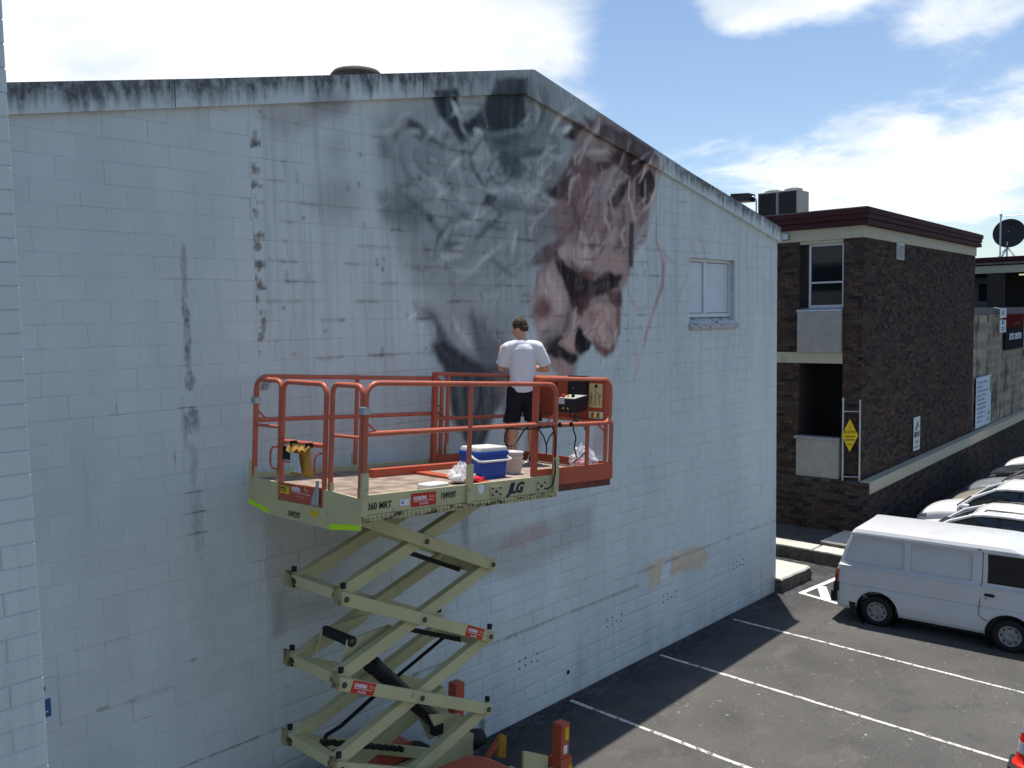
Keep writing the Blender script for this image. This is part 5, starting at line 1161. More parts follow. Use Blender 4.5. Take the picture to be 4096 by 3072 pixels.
def rear_wing():
    S0 = 23.5
    t = thing('rear_wing', 'single storey rear wing with maroon fascia above a dark verandah', 'building', W2(S0,0,0), (0,0,TH))
    mb = MB(); mb.box(-.1,8,.35,12,8.02,8.10); mb.build('roof_deck', M('roof_gravel', (0,0,0)), t)
    MB().box(0,.3,.34,12,7.96,8.34).build('fascia_board', MAROON, t, bev=.01); MB().box(-.03,.3,.33,12,8.20,8.36).build('fascia_board', MAROON, t, bev=.01)
    MB().box(.02,.3,.345,12,7.62,7.958).build('eaves_beam', CREAM, t)
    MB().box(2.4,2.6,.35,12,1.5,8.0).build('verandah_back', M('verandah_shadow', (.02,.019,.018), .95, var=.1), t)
    MB().box(-.0,2.4,.35,12,4.6,4.75).build('verandah_floor', M('verandah_floor', (.05,.05,.05), .9, var=.1), t)
    MB().box(.05,.30,1.75,2.45,4.75,7.618).build('brick_column', M('column_brick', (.04,.032,.030), .9, var=.35, vs=9), t)
    MB().box(2.30,2.398,2.72,3.55,4.75,7.5).build('door', M('grey_door', (.09,.10,.12), .6, var=.05), t)
    MB().box(2.29,2.299,2.85,3.3,6.35,7.2).build('door_pane', GLASS, t)
    m = bpy.data.materials.new('fluorescent_tube'); m.use_nodes = True; p = m.node_tree.nodes['Principled BSDF']; p.inputs['Base Color'].default_value = (.8,.75,.55,1); p.inputs['Emission Color'].default_value = (1,.93,.62,1); p.inputs['Emission Strength'].default_value = .55
    MB().box(.9,1.0,.5,1.3,7.50,7.56).build('ceiling_light', m, t)
    d = thing('satellite_dish', 'dark satellite dish with a tripod mount on the rear roof', 'satellite dish', W2(S0+1.0,1.85,8.10), (0,0,TH))
    dm = M('dish_charcoal', (.022,.023,.025), .5, var=.15); ax = Vector((-.97,-.12,.16)).normalized(); c = Vector((-.05,-.08,1.42))
    n = 30; prof = [(.001,.17),(.22,.155),(.42,.115),(.58,.055),(.68,0),(.69,.012),(.58,.075),(.42,.135),(.22,.175),(.001,.19)]
    MB().lathe(prof, c-ax*.1, -ax, 32).build('reflector', dm, d)
    MB().lathe([(.07,.17),(.06,.24),(.001,.25)], c-ax*.1, -ax*1, 14).build('hub', BLACK, d)
    for q in ((-.55,.5,0),(-.35,.25,0),(.2,.45,0),(.35,-.5,0),(-.55,-.55,0)): MB().tube([q,(.02,-.02,.75)], .022, 6).build('strut', GALV, d)
    MB().tube([(.03,0,0),(.03,0,1.0)], .04, 8).build('mast', GALV, d)
    MB().tube([c+ax*.02,c+ax*.35+Vector((0,0,-.02))], .018, 6).build('feed_arm', GALV, d)
    a = thing('antenna_mast', 'thin steel antenna mast with a horizontal boom beside the dish', 'antenna', W2(S0+.35,2.0,8.10), (0,0,TH))
    MB().tube([(0,0,0),(0,0,2.20)], .036, 8).build('pole', GALV, a); MB().lathe([(.06,0),(.06,.1),(.001,.12)], (0,0,2.16), n=8).build('cap', GALV, a)
    MB().tube([(0,0,2.16),(.05,-1.4,2.12)], .018, 6).build('boom', GALV, a)
rear_wing()

# ------------------------------------------------------------------ scissor lift
LT = rad(4.1); LO = Vector((5.61,-1.287,0))
def LW(x, y, z): return LO+Vector((cos(LT)*x+sin(LT)*z, y, -sin(LT)*x+cos(LT)*z))
OR = M('orange_paint', srgb(180,86,60), .42, var=.10, vs=3, dirt=srgb(150,98,78), dscale=3.5, damt=.5, dpos=.57, bump=.06, bs=30)
ORT = M('orange_rail_paint', srgb(186,100,76), .40, var=.12, vs=6, dirt=(.16,.07,.045), dscale=14, damt=.75, dpos=.60)
KH = M('khaki_paint', srgb(188,182,138), .45, var=.08, vs=2, dirt=srgb(112,92,60), dscale=9, damt=.55, dpos=.62, bump=.06, bs=30)
KHR = M('rusty_khaki', srgb(180,172,130), .6, var=.1, vs=4, dirt=(.055,.032,.02), dscale=7, damt=.9, dpos=.53, dsharp=.06, stretch=(1,1,3))
HIVIS = M('reflective_lime', srgb(190,240,0), .35, var=.02)
STEEL = M('bright_steel', (.45,.45,.44), .3, .85, var=.1)
PIN = M('pin_steel', (.09,.085,.075), .4, .7, var=.2, vs=20)
HOSE = M('black_hose', (.014,.014,.015), .45, var=.15)
def deck_material():
    m = bpy.data.materials.new('tread_plate'); m.use_nodes = True; nt = m.node_tree; N = nt.nodes; L = nt.links; p = N['Principled BSDF']
    tc = N.new('ShaderNodeTexCoord'); v = N.new('ShaderNodeTexVoronoi'); v.inputs['Scale'].default_value = 22; v.inputs['Randomness'].default_value = 0; L.new(tc.outputs['Object'], v.inputs['Vector'])
    mr = N.new('ShaderNodeMapRange'); L.new(v.outputs['Distance'], mr.inputs[0]); mr.inputs[1].default_value = .25; mr.inputs[2].default_value = .5; mr.inputs[3].default_value = 1; mr.inputs[4].default_value = 0
    nz = N.new('ShaderNodeTexNoise'); nz.inputs['Scale'].default_value = 5; nz.inputs['Detail'].default_value = 6; L.new(tc.outputs['Object'], nz.inputs['Vector'])
    r = N.new('ShaderNodeValToRGB'); L.new(nz.outputs['Fac'], r.inputs[0]); e = r.color_ramp.elements; e[0].position = .35; e[0].color = (.13,.075,.055,1); e[1].position = .65; e[1].color = (.34,.27,.21,1)
    mx = N.new('ShaderNodeMix'); mx.data_type = 'RGBA'; L.new(mr.outputs[0], mx.inputs[0]); L.new(r.outputs[0], mx.inputs[6]); mx.inputs[7].default_value = (.40,.36,.29,1); L.new(mx.outputs[2], p.inputs['Base Color'])
    b = N.new('ShaderNodeBump'); b.inputs['Strength'].default_value = .8; b.inputs['Distance'].default_value = .006; L.new(mr.outputs[0], b.inputs['Height']); L.new(b.outputs[0], p.inputs['Normal']); p.inputs['Roughness'].default_value = .6
    return m
def scissor_lift():
    t = thing('scissor_lift', 'khaki and orange scissor lift raised beside the white mural wall', 'scissor lift', LO, (0,LT,0))
    B = lambda mb, n, m, p=t, **k: mb.build(n, m, p, **k)
    # --- platform
    B(MB().box(-1.31,1.28,-.93,.93,4.19,4.21), 'deck', deck_material())
    for y, s in ((-.957,1),(.957,-1)):
        a, b = sorted((y, y+.022*s))
        sb = B(MB().box(-1.333,1.31,a,b,4.088,4.272), 'side_beam', KH, bev=.004)
        a, b = sorted((y-.022*s, y+.06*s)); fl = MB().box(-1.333,1.315,a,b,4.03,4.087)
        if s > 0:
            for i in range(52): x = -1.28+.05*i; fl.box(x,x+.022,a-.010,a-.0002,4.036,4.082)
        f = B(fl, 'bottom_flange', KHR, label='rust streaked ribbed bottom flange of the platform')
        if s > 0:
            o = lambda n, mb, m, p=sb: mb.build(n, m, p)
            T = lambda b_, sz, mt, x, z, **k: text(b_, sz, mt, sb, (x,y-.003,z), (1,0,0), (0,0,1), **k)
            T('260 MRT', .088, INK, -1.285, 4.137, bold=.0015, sx=.80, space=1.05)
            o('small_label', MB().box(-.91,-.80,y-.004,y-.0005,4.138,4.196), WHITEP); T('ES', .035, M('blue_print', (.03,.06,.2), .5, var=0), -.895, 4.155, bold=.001)
            for x0, z0, w_, hh in ((-.775,4.112,.31,.128),):
                o('hire_label', MB().box(x0,x0+w_,y-.004,y-.0005,z0,z0+hh), REDP); T('coates', .066, WHITEP, x0+.025, z0+.066, bold=.002, sx=.95); T('hire', .060, M('pale_red_print', (.75,.38,.32), .5, var=0), x0+.222, z0+.068, sx=.8)
                o('underline', MB().box(x0+.03,x0+w_-.03,y-.0055,y-.0042,z0+.050,z0+.055), WHITEP); T('13 15 52', .030, WHITEP, x0+.10, z0+.016, bold=.001)
            T('1049397', .086, INK, -.405, 4.158, bold=.0012, sx=.68)
            o('shield_label', MB().prism([(.10,4.25),(.185,4.25),(.185,4.185),(.145,4.155),(.10,4.185)], lambda a_, b_, d: (a_,d,b_), y-.004, y-.0005), WHITEP)
            for x0 in (.285,.985):
                pl = o('bolt_plate', MB().box(x0,x0+.150,y-.012,y-.0005,4.115,4.222), KH)
                mb = MB()
                for dx, dz in ((.02,.02),(.13,.02),(.02,.088),(.13,.088),(.075,.054)): mb.lathe([(.012 if dx != .075 else .020,0),(.012 if dx != .075 else .018,.01),(.001,.01)], (x0+dx,y-.012,4.115+dz), (0,-1,0), 8)
                o('plate_bolts', mb, PIN)
            T('JLG', .150, M('navy_print', (.015,.022,.045), .45, var=0), .545, 4.128, bold=.007, shear=.32, sx=1.08, space=.9)
    # end panel with gate opening
    ep = B(MB().prism([(-.957,4.245),(-.957,3.957),(-.49,3.897),(.48,3.888),(1.0,3.945),(1.0,4.225),(.432,4.236),(.428,4.055),(-.372,4.082),(-.374,4.262)], lambda a, b, d: (d, a, b), -1.362, -1.338), 'end_panel', KH, bev=.003)
    for pts in ([(-.952,3.958),(-.952,4.010),(-.49,3.948),(-.49,3.899),(-.52,3.902)], [(.998,3.950),(.998,3.998),(.585,3.938),(.585,3.892),(.62,3.902)]): MB().prism(pts, lambda a, b, d: (d, a, b), -1.366, -1.3625).build('reflective_strip', HIVIS, ep)
    text('1049397', .082, INK, ep, (-1.3635,.235,3.925), (0,-1,0), (0,0,1), bold=.0012, sx=.80)
    MB().box(-1.366,-1.3625,-.30,-.165,3.985,4.035).build('caution_label', YELP, ep)
    B(MB().box(1.288,1.31,-.93,.93,4.03,4.185), 'end_beam', KH)
    # corner sockets
    for x in (-1.335,-.035,1.285):
        B(MB().box(x-.035,x+.035,-.995,-.96,4.085,4.475), 'post_socket', KH, bev=.004)
        B(MB().box(x-.035,x+.035,.96,.995,4.085,4.40), 'post_socket', KH, bev=.004)
    for y in (.96,.47,-.43,-.90): B(MB().box(-1.337,-1.30,y-.03,y+.03,4.20,4.33), 'post_socket', KH, bev=.004)
    r = .0255
    # guard rails
    def rail(name, pts, rr=r): return B(MB().tube(pts, rr, 10), name, ORT)
    for y in (-.957,.957):
        rail('guard_rail', [(a,y,b) for a, b in hoop(-1.325,1.275,4.25,5.285,.13)])
        rail('mid_rail', [(-1.32,y,4.825),(1.27,y,4.845)]); rail('rail_post', [(-.035,y,4.28),(-.035,y,5.275)])
        rail('corner_brace', [(-1.31,y,4.93),(-1.20,y,4.84)], .010); rail('corner_brace', [(1.26,y,4.96),(1.13,y,4.86)], .010)
    for a, b in ((.955,.475),(-.425,-.895)):
        rail('end_rail', [(-1.318,y,z) for y, z in hoop(a,b,4.25,5.255,.085) ] if a < b else [(-1.318,y,z) for y, z in [(a,4.25)]+[(a-.085+.085*cos(q),5.17+.085*sin(q)) for q in np.linspace(0,pi/2,6)]+[(b+.085+.085*cos(q),5.17+.085*sin(q)) for q in np.linspace(pi/2,pi,6)]+[(b,4.25)]])
        rail('mid_rail', [(-1.318,a-.01,4.775),(-1.318,b+.01,4.785)], .017)
    for x, y in ((-1.322,.957),(-1.322,-.93)): B(MB().box(x-.045,x+.03,y-.06,y+.03,5.00,5.07), 'rail_clamp', GALV, bev=.006)
    # gate
    a, b = .405,-.350; q = np.linspace(0, pi/2, 6)
    rail('gate_frame', [(-1.335,y,z) for y, z in [(a,4.10)]+[(a-.10+.10*cos(u),5.15+.10*sin(u)) for u in q]+[(b+.10-.10*sin(u),5.15+.10*cos(u)) for u in q]+[(b,4.10)]])
    rail('gate_bar', [(-1.335,a,4.65),(-1.335,b,4.665)])
    gp = B(MB().prism([(.425,4.235),(.425,4.062),(-.368,4.090),(-.372,4.268)], lambda y, z, d: (d, y, z), -1.352, -1.337), 'gate_kickplate', OR, bev=.003)
    MB().box(-1.356,-1.3525,.225,.400,4.135,4.208).build('warning_label', YELP, gp); text('WARNING', .022, INK, gp, (-1.3565,.39,4.18), (0,-1,0), (0,0,1), bold=.0008); text('KEEP GATE SHUT', .015, INK, gp, (-1.3565,.39,4.155), (0,-1,0), (0,0,1))
    text('coates', .075, WHITEP, gp, (-1.3535,.185,4.185), (0,-1,0), (0,0,1), bold=.0022, sx=.78); text('hire', .068, M('pale_red_print', (0,0,0)), gp, (-1.3535,-.04,4.192), (0,-1,0), (0,0,1), sx=.62); text('13 15 52', .034, M('pale_red_print', (0,0,0)), gp, (-1.3535,.09,4.125), (0,-1,0), (0,0,1))
    MB().box(-1.3545,-1.353,-.14,.175,4.168,4.173).build('underline', WHITEP, gp)
    for y, s in ((.43,1),(-.365,1)): rail('grab_handle', [(-1.335,y,4.60),(-1.37,y+.10*s,4.58),(-1.38,y+.12*s,4.53),(-1.38,y+.12*s,4.42),(-1.37,y+.10*s,4.37),(-1.335,y,4.35)], .011)
    B(MB().box(-1.345,-1.31,.27,.385,4.47,4.60), 'latch_bracket', BLACK, bev=.006); B(MB().tube([(-1.345,.33,4.53),(-1.345,.23,4.535)], .014, 8), 'latch_lever', BLACK); rail('latch_guard', [(-1.335,.19,4.65),(-1.335,.19,4.45),(-1.335,.38,4.45)], .010)
    # --- roll-out extension
    B(MB().box(.48,2.43,-.86,.88,4.213,4.232), 'extension_deck', deck_material(), label='orange worn roll-out deck extension')
    B(MB().prism([(.30,.86),(.50,.86),(.50,-.86),(.36,-.86)], lambda x, y, d: (x, y, d), 4.2125, 4.236), 'deck_lip', OR)
    B(MB().box(1.02,2.44,-.895,-.873,4.138,4.336), 'kickplate', OR, bev=.003); B(MB().box(1.17,2.44,.895,.917,4.20,4.325), 'kickplate', OR, bev=.003); B(MB().box(2.425,2.447,-.872,.894,4.13,4.336), 'kickplate', OR, bev=.003)
    B(MB().box(1.32,2.44,-.86,.86,4.055,4.135), 'extension_frame', M('dark_orange_underframe', (.16,.045,.03), .6, var=.2, dirt=(.04,.025,.02), dscale=6, damt=.8, dpos=.5))
    rail('extension_rail', [(1.0,-.884,5.345)]+[(2.22,-.884,5.345)]+[(2.22+.14*sin(u),-.884,5.205+.14*cos(u)) for u in q]+[(2.36,-.884,4.93)]+[(2.26+.10*cos(u),-.884,4.92-.10*sin(u)) for u in q]+[(1.02,-.884,4.82)])
    B(MB().box(.99,1.05,-.915,-.855,4.136,5.36), 'extension_post', OR, bev=.006); rail('rail_post', [(2.29,-.884,4.33),(2.29,-.884,4.815)]); rail('rail_post', [(1.94,-.884,4.33),(1.94,-.884,4.815)]); rail('rail_brace', [(2.12,-.884,4.815),(2.285,-.884,4.70)], .012)
    rail('extension_rail', [(1.11,.90,5.345),(2.40,.90,5.335)]); rail('mid_rail', [(1.12,.90,4.785),(2.42,.90,4.785)]); rail('rail_post', [(1.33,.90,4.32),(1.33,.90,5.335)])
    B(MB().box(1.08,1.14,.87,.935,4.16,5.36), 'extension_post', OR, bev=.006)
    B(MB().box(1.31,1.355,.875,.93,4.33,4.46), 'post_socket', KH)
    rail('end_rail', [(2.43,-.78,5.335),(2.43,.90,5.335)]); rail('mid_rail', [(2.43,-.86,4.82),(2.43,.90,4.82)]); rail('rail_post', [(2.43,-.86,4.3),(2.43,-.86,4.82)]); rail('rail_post', [(2.43,.90,4.3),(2.43,.90,5.33)]); rail('rail_post', [(2.40,-.80,4.82),(2.40,-.80,5.32)])
    ip = B(MB().box(2.445,2.458,-.80,.40,4.825,5.315), 'infill_panel', OR, bev=.003)
    MB().box(2.4375,2.4445,.04,.06,4.83,5.31).box(2.4375,2.4445,-.20,-.18,4.83,5.31).build('panel_seam', M('dark_orange_underframe', (0,0,0)), ip)
    rail('panel_brace', [(2.42,.36,5.28),(2.40,.28,5.00)], .008)
    lb = B(MB().box(2.436,2.4445,-.70,-.49,4.985,5.285), 'instruction_label', M('cream_label', srgb(215,200,140), .5, var=.04)); lx = 2.4345
    MB().prism([(-.565,5.235),(-.60,5.285),(-.635,5.235)], lambda y, z, d: (d, y, z), lx, 2.4358).build('warning_triangle', INK, lb)
    mb = MB()
    for y0, z0, y1, z1 in ((-.595,5.23,-.595,5.02),(-.53,5.18,-.53,5.03),(-.50,5.12,-.56,5.12),(-.62,5.18,-.67,5.12),(-.64,5.08,-.68,5.16),(-.66,5.02,-.66,5.08)): mb.beam((lx,y0,z0),(lx,y1,z1),.006,.004,(1,0,0))
    mb.build('diagram_lines', M('label_brown', (.12,.08,.03), .6, var=0), lb)
    lb = B(MB().box(2.436,2.4445,-.72,-.50,4.850,4.935), 'danger_label', WHITEP)
    for y0 in (-.555,-.645): MB().box(2.4345,2.4358,y0-.03,y0+.03,4.857,4.928).build('yellow_square', M('green_yellow_print', srgb(190,200,30), .5, var=0), lb); MB().box(2.4325,2.4343,y0-.014,y0+.012,4.865,4.922).build('red_figure', REDP, lb)
    B(MB().box(2.36,2.434,-.485,-.20,5.05,5.375), 'console_backing', M('black_casing', (.016,.016,.018), .4, var=.1), bev=.01)
    cb = B(MB().prism([(2.11,4.915),(2.11,5.085),(2.36,5.13),(2.36,4.95)], lambda x, z, d: (x, d, z), -.53, -.27), 'control_box', M('control_box_black', (.022,.022,.024), .45, var=.15), bev=.01)
    MB().prism([(2.115,5.088),(2.115,5.096),(2.355,5.139),(2.355,5.131)], lambda x, z, d: (x, d, z), -.525, -.275).build('control_face', M('control_face_cream', (.42,.42,.36), .5, var=.1), cb)
    MB().lathe([(.024,0),(.02,.03),(.013,.05),(.013,.085),(.02,.09),(.016,.11),(.001,.115)], (2.2,-.43,5.11), n=12).build('joystick', BLACK, cb)
    MB().lathe([(.012,0),(.026,.02),(.026,.035),(.001,.04)], (2.16,-.31,5.10), n=12).build('emergency_stop', REDP, cb); MB().lathe([(.014,0),(.014,.03),(.001,.035)], (2.18,-.37,5.10), n=10).build('switch', YELP, cb)
    MB().box(2.104,2.1095,-.375,-.275,5.02,5.085).build('box_label', M('pink_label', (.6,.5,.5), .5, var=.1), cb)
    for by in (-.36,-.43): MB().lathe([(.013,0),(.013,.006),(.001,.006)], (2.108,by,4.97), (-1,0,0), 8).build('yellow_button', YELP, cb)
    B(MB().tube([(2.24,-.46,4.93),(2.24,-.47,4.80)], .018, 8), 'box_stalk', PIN)
    # cables hung along the rails
    B(MB().tube([(.45,-.975,4.82),(.8,-.978,4.80),(1.2,-.975,4.815),(1.262,-.98,4.70),(1.26,-.98,4.52),(1.25,-1.0,4.30),(1.20,-1.0,4.16),(1.15,-.97,4.12)], .009, 6), 'cable', HOSE)
    for pts in ([(.557,4.83),(.481,4.76),(.477,4.682),(.543,4.623),(.60,4.63),(.67,4.674),(.78,4.80)], [(.981,4.815),(1.09,4.713),(1.139,4.618),(1.15,4.559),(1.136,4.49)], [(1.265,4.765),(1.179,4.687),(1.147,4.618)]): B(MB().tube([(a_,-.95,b_) for a_, b_ in pts], .008, 6), 'cable', HOSE)
    for pts in ([(1.723,4.939),(1.713,4.755),(1.765,4.667),(1.743,4.545),(1.787,4.43)], [(1.30,4.80),(1.90,4.795),(1.975,4.70),(1.985,4.58),(1.969,4.497),(1.836,4.417),(1.723,4.37)]): B(MB().tube([(a_,-.855,b_) for a_, b_ in pts], .009, 6), 'cable', HOSE)
    for x in (.55,.80,1.0,1.13,1.35,1.55): B(MB().lathe([(.027,-.006),(.028,.006)], (x,-.957,4.83), (1,0,0), 8), 'cable_tie', BLACK)
    # lying slide rail on the deck and rear toe board
    B(MB().box(-.27,1.05,.30,.385,4.2125,4.30), 'slide_rail', OR, bev=.006)
    # --- scissor arms
    zc = [3.626,2.81,1.985,1.165]; xm = -.147; hx = .99
    def arm(x0, z0, x1, z1, y, w_, h, ew, pins):
        d = Vector((x1-x0,0,z1-z0)).normalized()
        mb = MB(); mb.beam((x0,y,z0),(x1,y,z1), w_, h, (0,0,1), ew); a_ = B(mb, 'scissor_arm', KH, bev=.006)
        for px, pz in pins:
            s = -1 if y < 0 else 1
            MB().lathe([(.052,0),(.052,.008),(.046,.010)], (px, y+s*w_/2, pz), (0,s,0), 18).build('pin_boss', KH, a_); MB().lathe([(.028,.0),(.028,.022),(.018,.026),(.001,.026)], (px, y+s*w_/2, pz), (0,s,0), 14).build('pivot_pin', PIN, a_)
        return a_
    arms = []
    for i, z in enumerate(zc):
        for y in (-.44,.44): arms.append((i, y, arm(xm-hx, z+.385, xm+hx, z-.385, y, .05, .125, .07, [(xm-hx,z+.385),(xm,z),(xm+hx,z-.385)])))
        for y in (-.355,.355):
            zr = z+.385 if i else z+.40
            arm(xm-hx, z-.39, xm+hx, zr, y, .095, .13, .05, [])
        B(MB().box(xm-hx-.06,xm-hx+.05,-.31,.31,z-.45,z-.345), 'cross_tube', KH, bev=.008)
        if i < 3: B(MB().box(xm+hx-.05,xm+hx+.05,-.31,.31,z+.29,z+.40), 'cross_tube', KH, bev=.008)
        for y in (-.43,.43):
            for dz in (-.31,-.47): B(MB().lathe([(.028,0),(.030,.05),(.001,.055)], (xm-hx-.01,y,z+dz-.02), (0,0,1), 10), 'rubber_stop', BLACK)
            if i: B(MB().lathe([(.028,0),(.030,.05),(.001,.055)], (xm+hx+.02,y,z-.31), (0,0,1), 10), 'rubber_stop', BLACK)
            B(MB().box(xm-hx-.085,xm-hx-.06,y-.045,y+.045,z-.47,z-.31), 'end_cap', M('worn_khaki', srgb(150,138,98), .6, var=.2, dirt=(.06,.05,.035), dscale=9, damt=.8, dpos=.5))
            B(MB().lathe([(.045,-.03),(.045,.03)], (xm-hx-.02,y*.85,z-.40), (0,1,0), 12), 'pivot_roller', PIN)
    def lab(a_, x0, w_, i, hh=.118):
        z = zc[i]; sl = -.77/1.98; zx = lambda x: z+sl*(x-xm); y = -.4665; d = Vector((1,0,sl)).normalized(); n = Vector((0,0,1)); un = Vector((-d.z,0,d.x))
        o_ = Vector((x0, y, zx(x0))); P = lambda u, v, yy: tuple(o_+d*u+un*v+Vector((0,yy,0)))
        mb = MB(); mb.add([P(0,-hh/2,0),P(w_,-hh/2,0),P(w_,hh/2,0),P(0,hh/2,0),P(0,-hh/2,.002),P(w_,-hh/2,.002),P(w_,hh/2,.002),P(0,hh/2,.002)], [(0,1,2,3),(0,4,5,1),(1,5,6,2),(2,6,7,3),(3,7,4,0)]); mb.build('hire_label', REDP, a_)
        s = w_/.31
        text('coates', .070*s, WHITEP, a_, P(.025*s,.002,-.002), d, un, bold=.002*s, sx=.92); text('hire', .062*s, M('pale_red_print', (0,0,0)), a_, P(.222*s,.004,-.002), d, un, sx=.78); text('13 15 52', .030*s, WHITEP, a_, P(.09*s,-.05,-.002), d, un, bold=.001)
        mb = MB(); mb.add([P(.03*s,-.014,-.002),P(w_-.03*s,-.014,-.002),P(w_-.03*s,-.009,-.002),P(.03*s,-.009,-.002)], [(0,1,2,3)]); mb.build('underline', WHITEP, a_)
    for i, y, a_ in arms:
        if y < 0 and i == 2: lab(a_, -1.04, .30, 2)
        if y < 0 and i == 1: lab(a_, .47, .28, 1)
    # lift cylinder, bracket plates
    c0, c1 = Vector((.60,0,1.30)), Vector((-.43,0,2.27)); c2 = Vector((-.86,0,2.66)); d = (c1-c0).normalized()
    cy = B(MB().tube([c0-d*.05,c1], .088, 18), 'lift_cylinder', M('cylinder_black', (.018,.018,.019), .35, var=.15))
    MB().tube([c1-d*.01,c1+d*.05], .095, 18).build('gland', BLACK, cy); MB().tube([c1,c2], .042, 14).build('piston_rod', M('chrome_rod', (.6,.6,.6), .15, 1., var=.03), cy)
    MB().tube([c0+d*.1+Vector((0,-.1,0)),c0+d*.25+Vector((0,-.12,0)),c0+d*.9+Vector((0,-.11,0))], .016, 8).build('cylinder_pipe', PIN, cy); MB().box(.34,.46,-.15,-.06,1.33,1.45).build('valve_block', BLACK, cy)
    for y in (-.22,.22): B(MB().prism([(-1.0,2.47),(-.93,2.70),(-.88,2.73),(-.82,2.71),(-.40,2.75),(-.35,2.70)], lambda x, z, d_: (x, d_, z), y-.012, y+.012), 'bracket_plate', KH)
    B(MB().tube([(-.88,-.235,2.675),(-.88,.235,2.675)], .055, 14), 'bracket_pin', BLACK); B(MB().lathe([(.036,0),(.036,.02),(.001,.02)], (-.88,-.232,2.675), (0,-1,0), 12), 'pivot_pin', PIN)
    for y in (-.13,.13): B(MB().prism([(.25,1.60),(.72,1.48),(.80,1.38),(.74,1.20),(.50,1.16),(.42,1.30)], lambda x, z, d_: (x, d_, z), y-.012, y+.012), 'bracket_plate', KH)
    # cable tracks and hoses
    for p, q_ in (((-.02,0,3.42),(.76,0,3.11)),((0,0,2.575),(.82,0,2.28)),((-1.05,0,1.64),(.0,0,1.245))):
        p, q_ = Vector(p), Vector(q_); tr = MB(); n = 22
        for i in range(n): a_, b_ = p.lerp(q_, i/n), p.lerp(q_, (i+.82)/n); tr.beam(a_, b_, .07, .052 if i % 2 else .040)
        B(tr, 'cable_track', HOSE)
    for dy in (.0,.03):
        B(MB().tube([(-.06,.30+dy,1.83),(-.60,.29+dy,1.575),(-.80,.27+dy,1.54),(-.87,.22+dy,1.48),(-.82,.15+dy,1.41),(-.70,.08+dy,1.42)], .014, 7), 'hydraulic_hose', HOSE)
        B(MB().tube([(.90,.20+dy,2.30),(.82,.29+dy,2.22),(.386,.30+dy,2.025),(.13,.30+dy,1.915)], .012, 7), 'hydraulic_hose', HOSE)
    # --- base
    B(MB().box(-1.25,1.30,-.50,-.42,.55,.80), 'base_frame', KH, bev=.01); B(MB().box(-1.25,1.30,.42,.50,.55,.80), 'base_frame', KH, bev=.01); B(MB().box(-1.25,1.30,-.418,.418,.50,.60), 'base_frame', KH, bev=.01)
    B(MB().box(-1.20,.1,-.415,.415,.602,.70), 'frame_cover', M('dark_orange_underframe', (0,0,0)))
    B(MB().prism([(.0,.78),(.12,1.06),(.55,1.0),(.62,.80)], lambda x, z, d_: (x, d_, z), .52, .90), 'far_hood', OR, bev=.01)
    B(MB().prism([(-.2,-.5),(.50,-.5),(.56,-.60),(.69,-.69),(.72,-1.10),(-.2,-1.10)], lambda x, y, d_: (x, y, d_-.04*(d_ > 1)*(y < -.65)), .5, 1.20), 'engine_hood', OR, bev=.02)
    B(MB().prism([(.15,.52),(.15,.80),(1.10,.86),(1.40,.55)], lambda x, z, d_: (x, d_, z), -.92, -.53), 'lower_hood', OR, bev=.015)
    B(MB().prism([(-1.3,.52),(-1.25,.86),(-.85,.90),(-.80,.52)], lambda x, z, d_: (x, d_, z), -.92, -.53), 'tank_hood', OR, bev=.015)
    def leg(x, y, top, h):
        l = B(MB().box(x-.075,x+.075,y-.075,y+.075,.62,top), 'outrigger_leg', OR, bev=.01)
        MB().box(x-.10,x+.10,y-.10,y+.10,.22,.78).build('leg_sleeve', OR, l); mb = MB()
        for z in (.46,.62): mb.prism([(x-.10,z-.08),(x,z),(x+.10,z+.08),(x+.10,z+.0),(x,z-.08),(x-.10,z-.16)], lambda a_, b_, d_: (a_, d_, b_), y-.1035, y-.1005); mb.prism([(y-.10,z+.05),(y,z-.03),(y+.10,z-.10),(y+.10,z-.18),(y,z-.11),(y-.10,z-.03)], lambda a_, b_, d_: (d_, a_, b_), x-.1035, x-.1005)
        mb.build('hazard_stripes', YELP, l)
        if y < 0:
            MB().box(x+.0762,x+.079,y-.05,y+.03,top-.22,top-.06).build('caution_label', YELP, l); MB().box(x-.01,x+.055,y-.079,y-.0762,top-.20,top-.05).build('caution_label', YELP, l); MB().box(x-.03,x+.035,y-.079,y-.0762,top-.36,top-.26).build('info_label', WHITEP, l)
        MB().tube([(x,y,.22),(x,y,.06)], .045, 10).build('leg_ram', STEEL, l); MB().lathe([(.15,0),(.15,.03),(.06,.06)], (x,y,.0-.0+.0717*x), (0,0,1), 16).build('foot_pad', BLACK, l)
    leg(1.95,-.62,1.19,.5); leg(1.40,.66,1.46,.5); leg(-1.75,-.62,1.05,.5); leg(-1.75,.66,1.05,.5)
    B(MB().box(1.18,1.86,-.70,-.56,.52,.66), 'outrigger_beam', KH, bev=.008); B(MB().prism([(1.36,.66),(1.36,.98),(1.40,.98),(1.80,.80),(1.80,.66)], lambda x, z, d_: (x, d_, z), -.56, -.53), 'gusset', KH); B(MB().box(-1.86,-1.2,-.70,-.56,.5,.64), 'outrigger_beam', KH); B(MB().box(-1.86,-1.2,.58,.72,.5,.64), 'outrigger_beam', KH)
    B(MB().box(1.22,1.58,.50,.78,.52,.80), 'outrigger_beam', KH, bev=.01, label='pale topped outrigger housing'); B(MB().lathe([(.12,0),(.13,.10),(.11,.22),(.001,.24)], (1.58,.60,.66), (1,0,0), 14), 'filter_canister', BLACK)
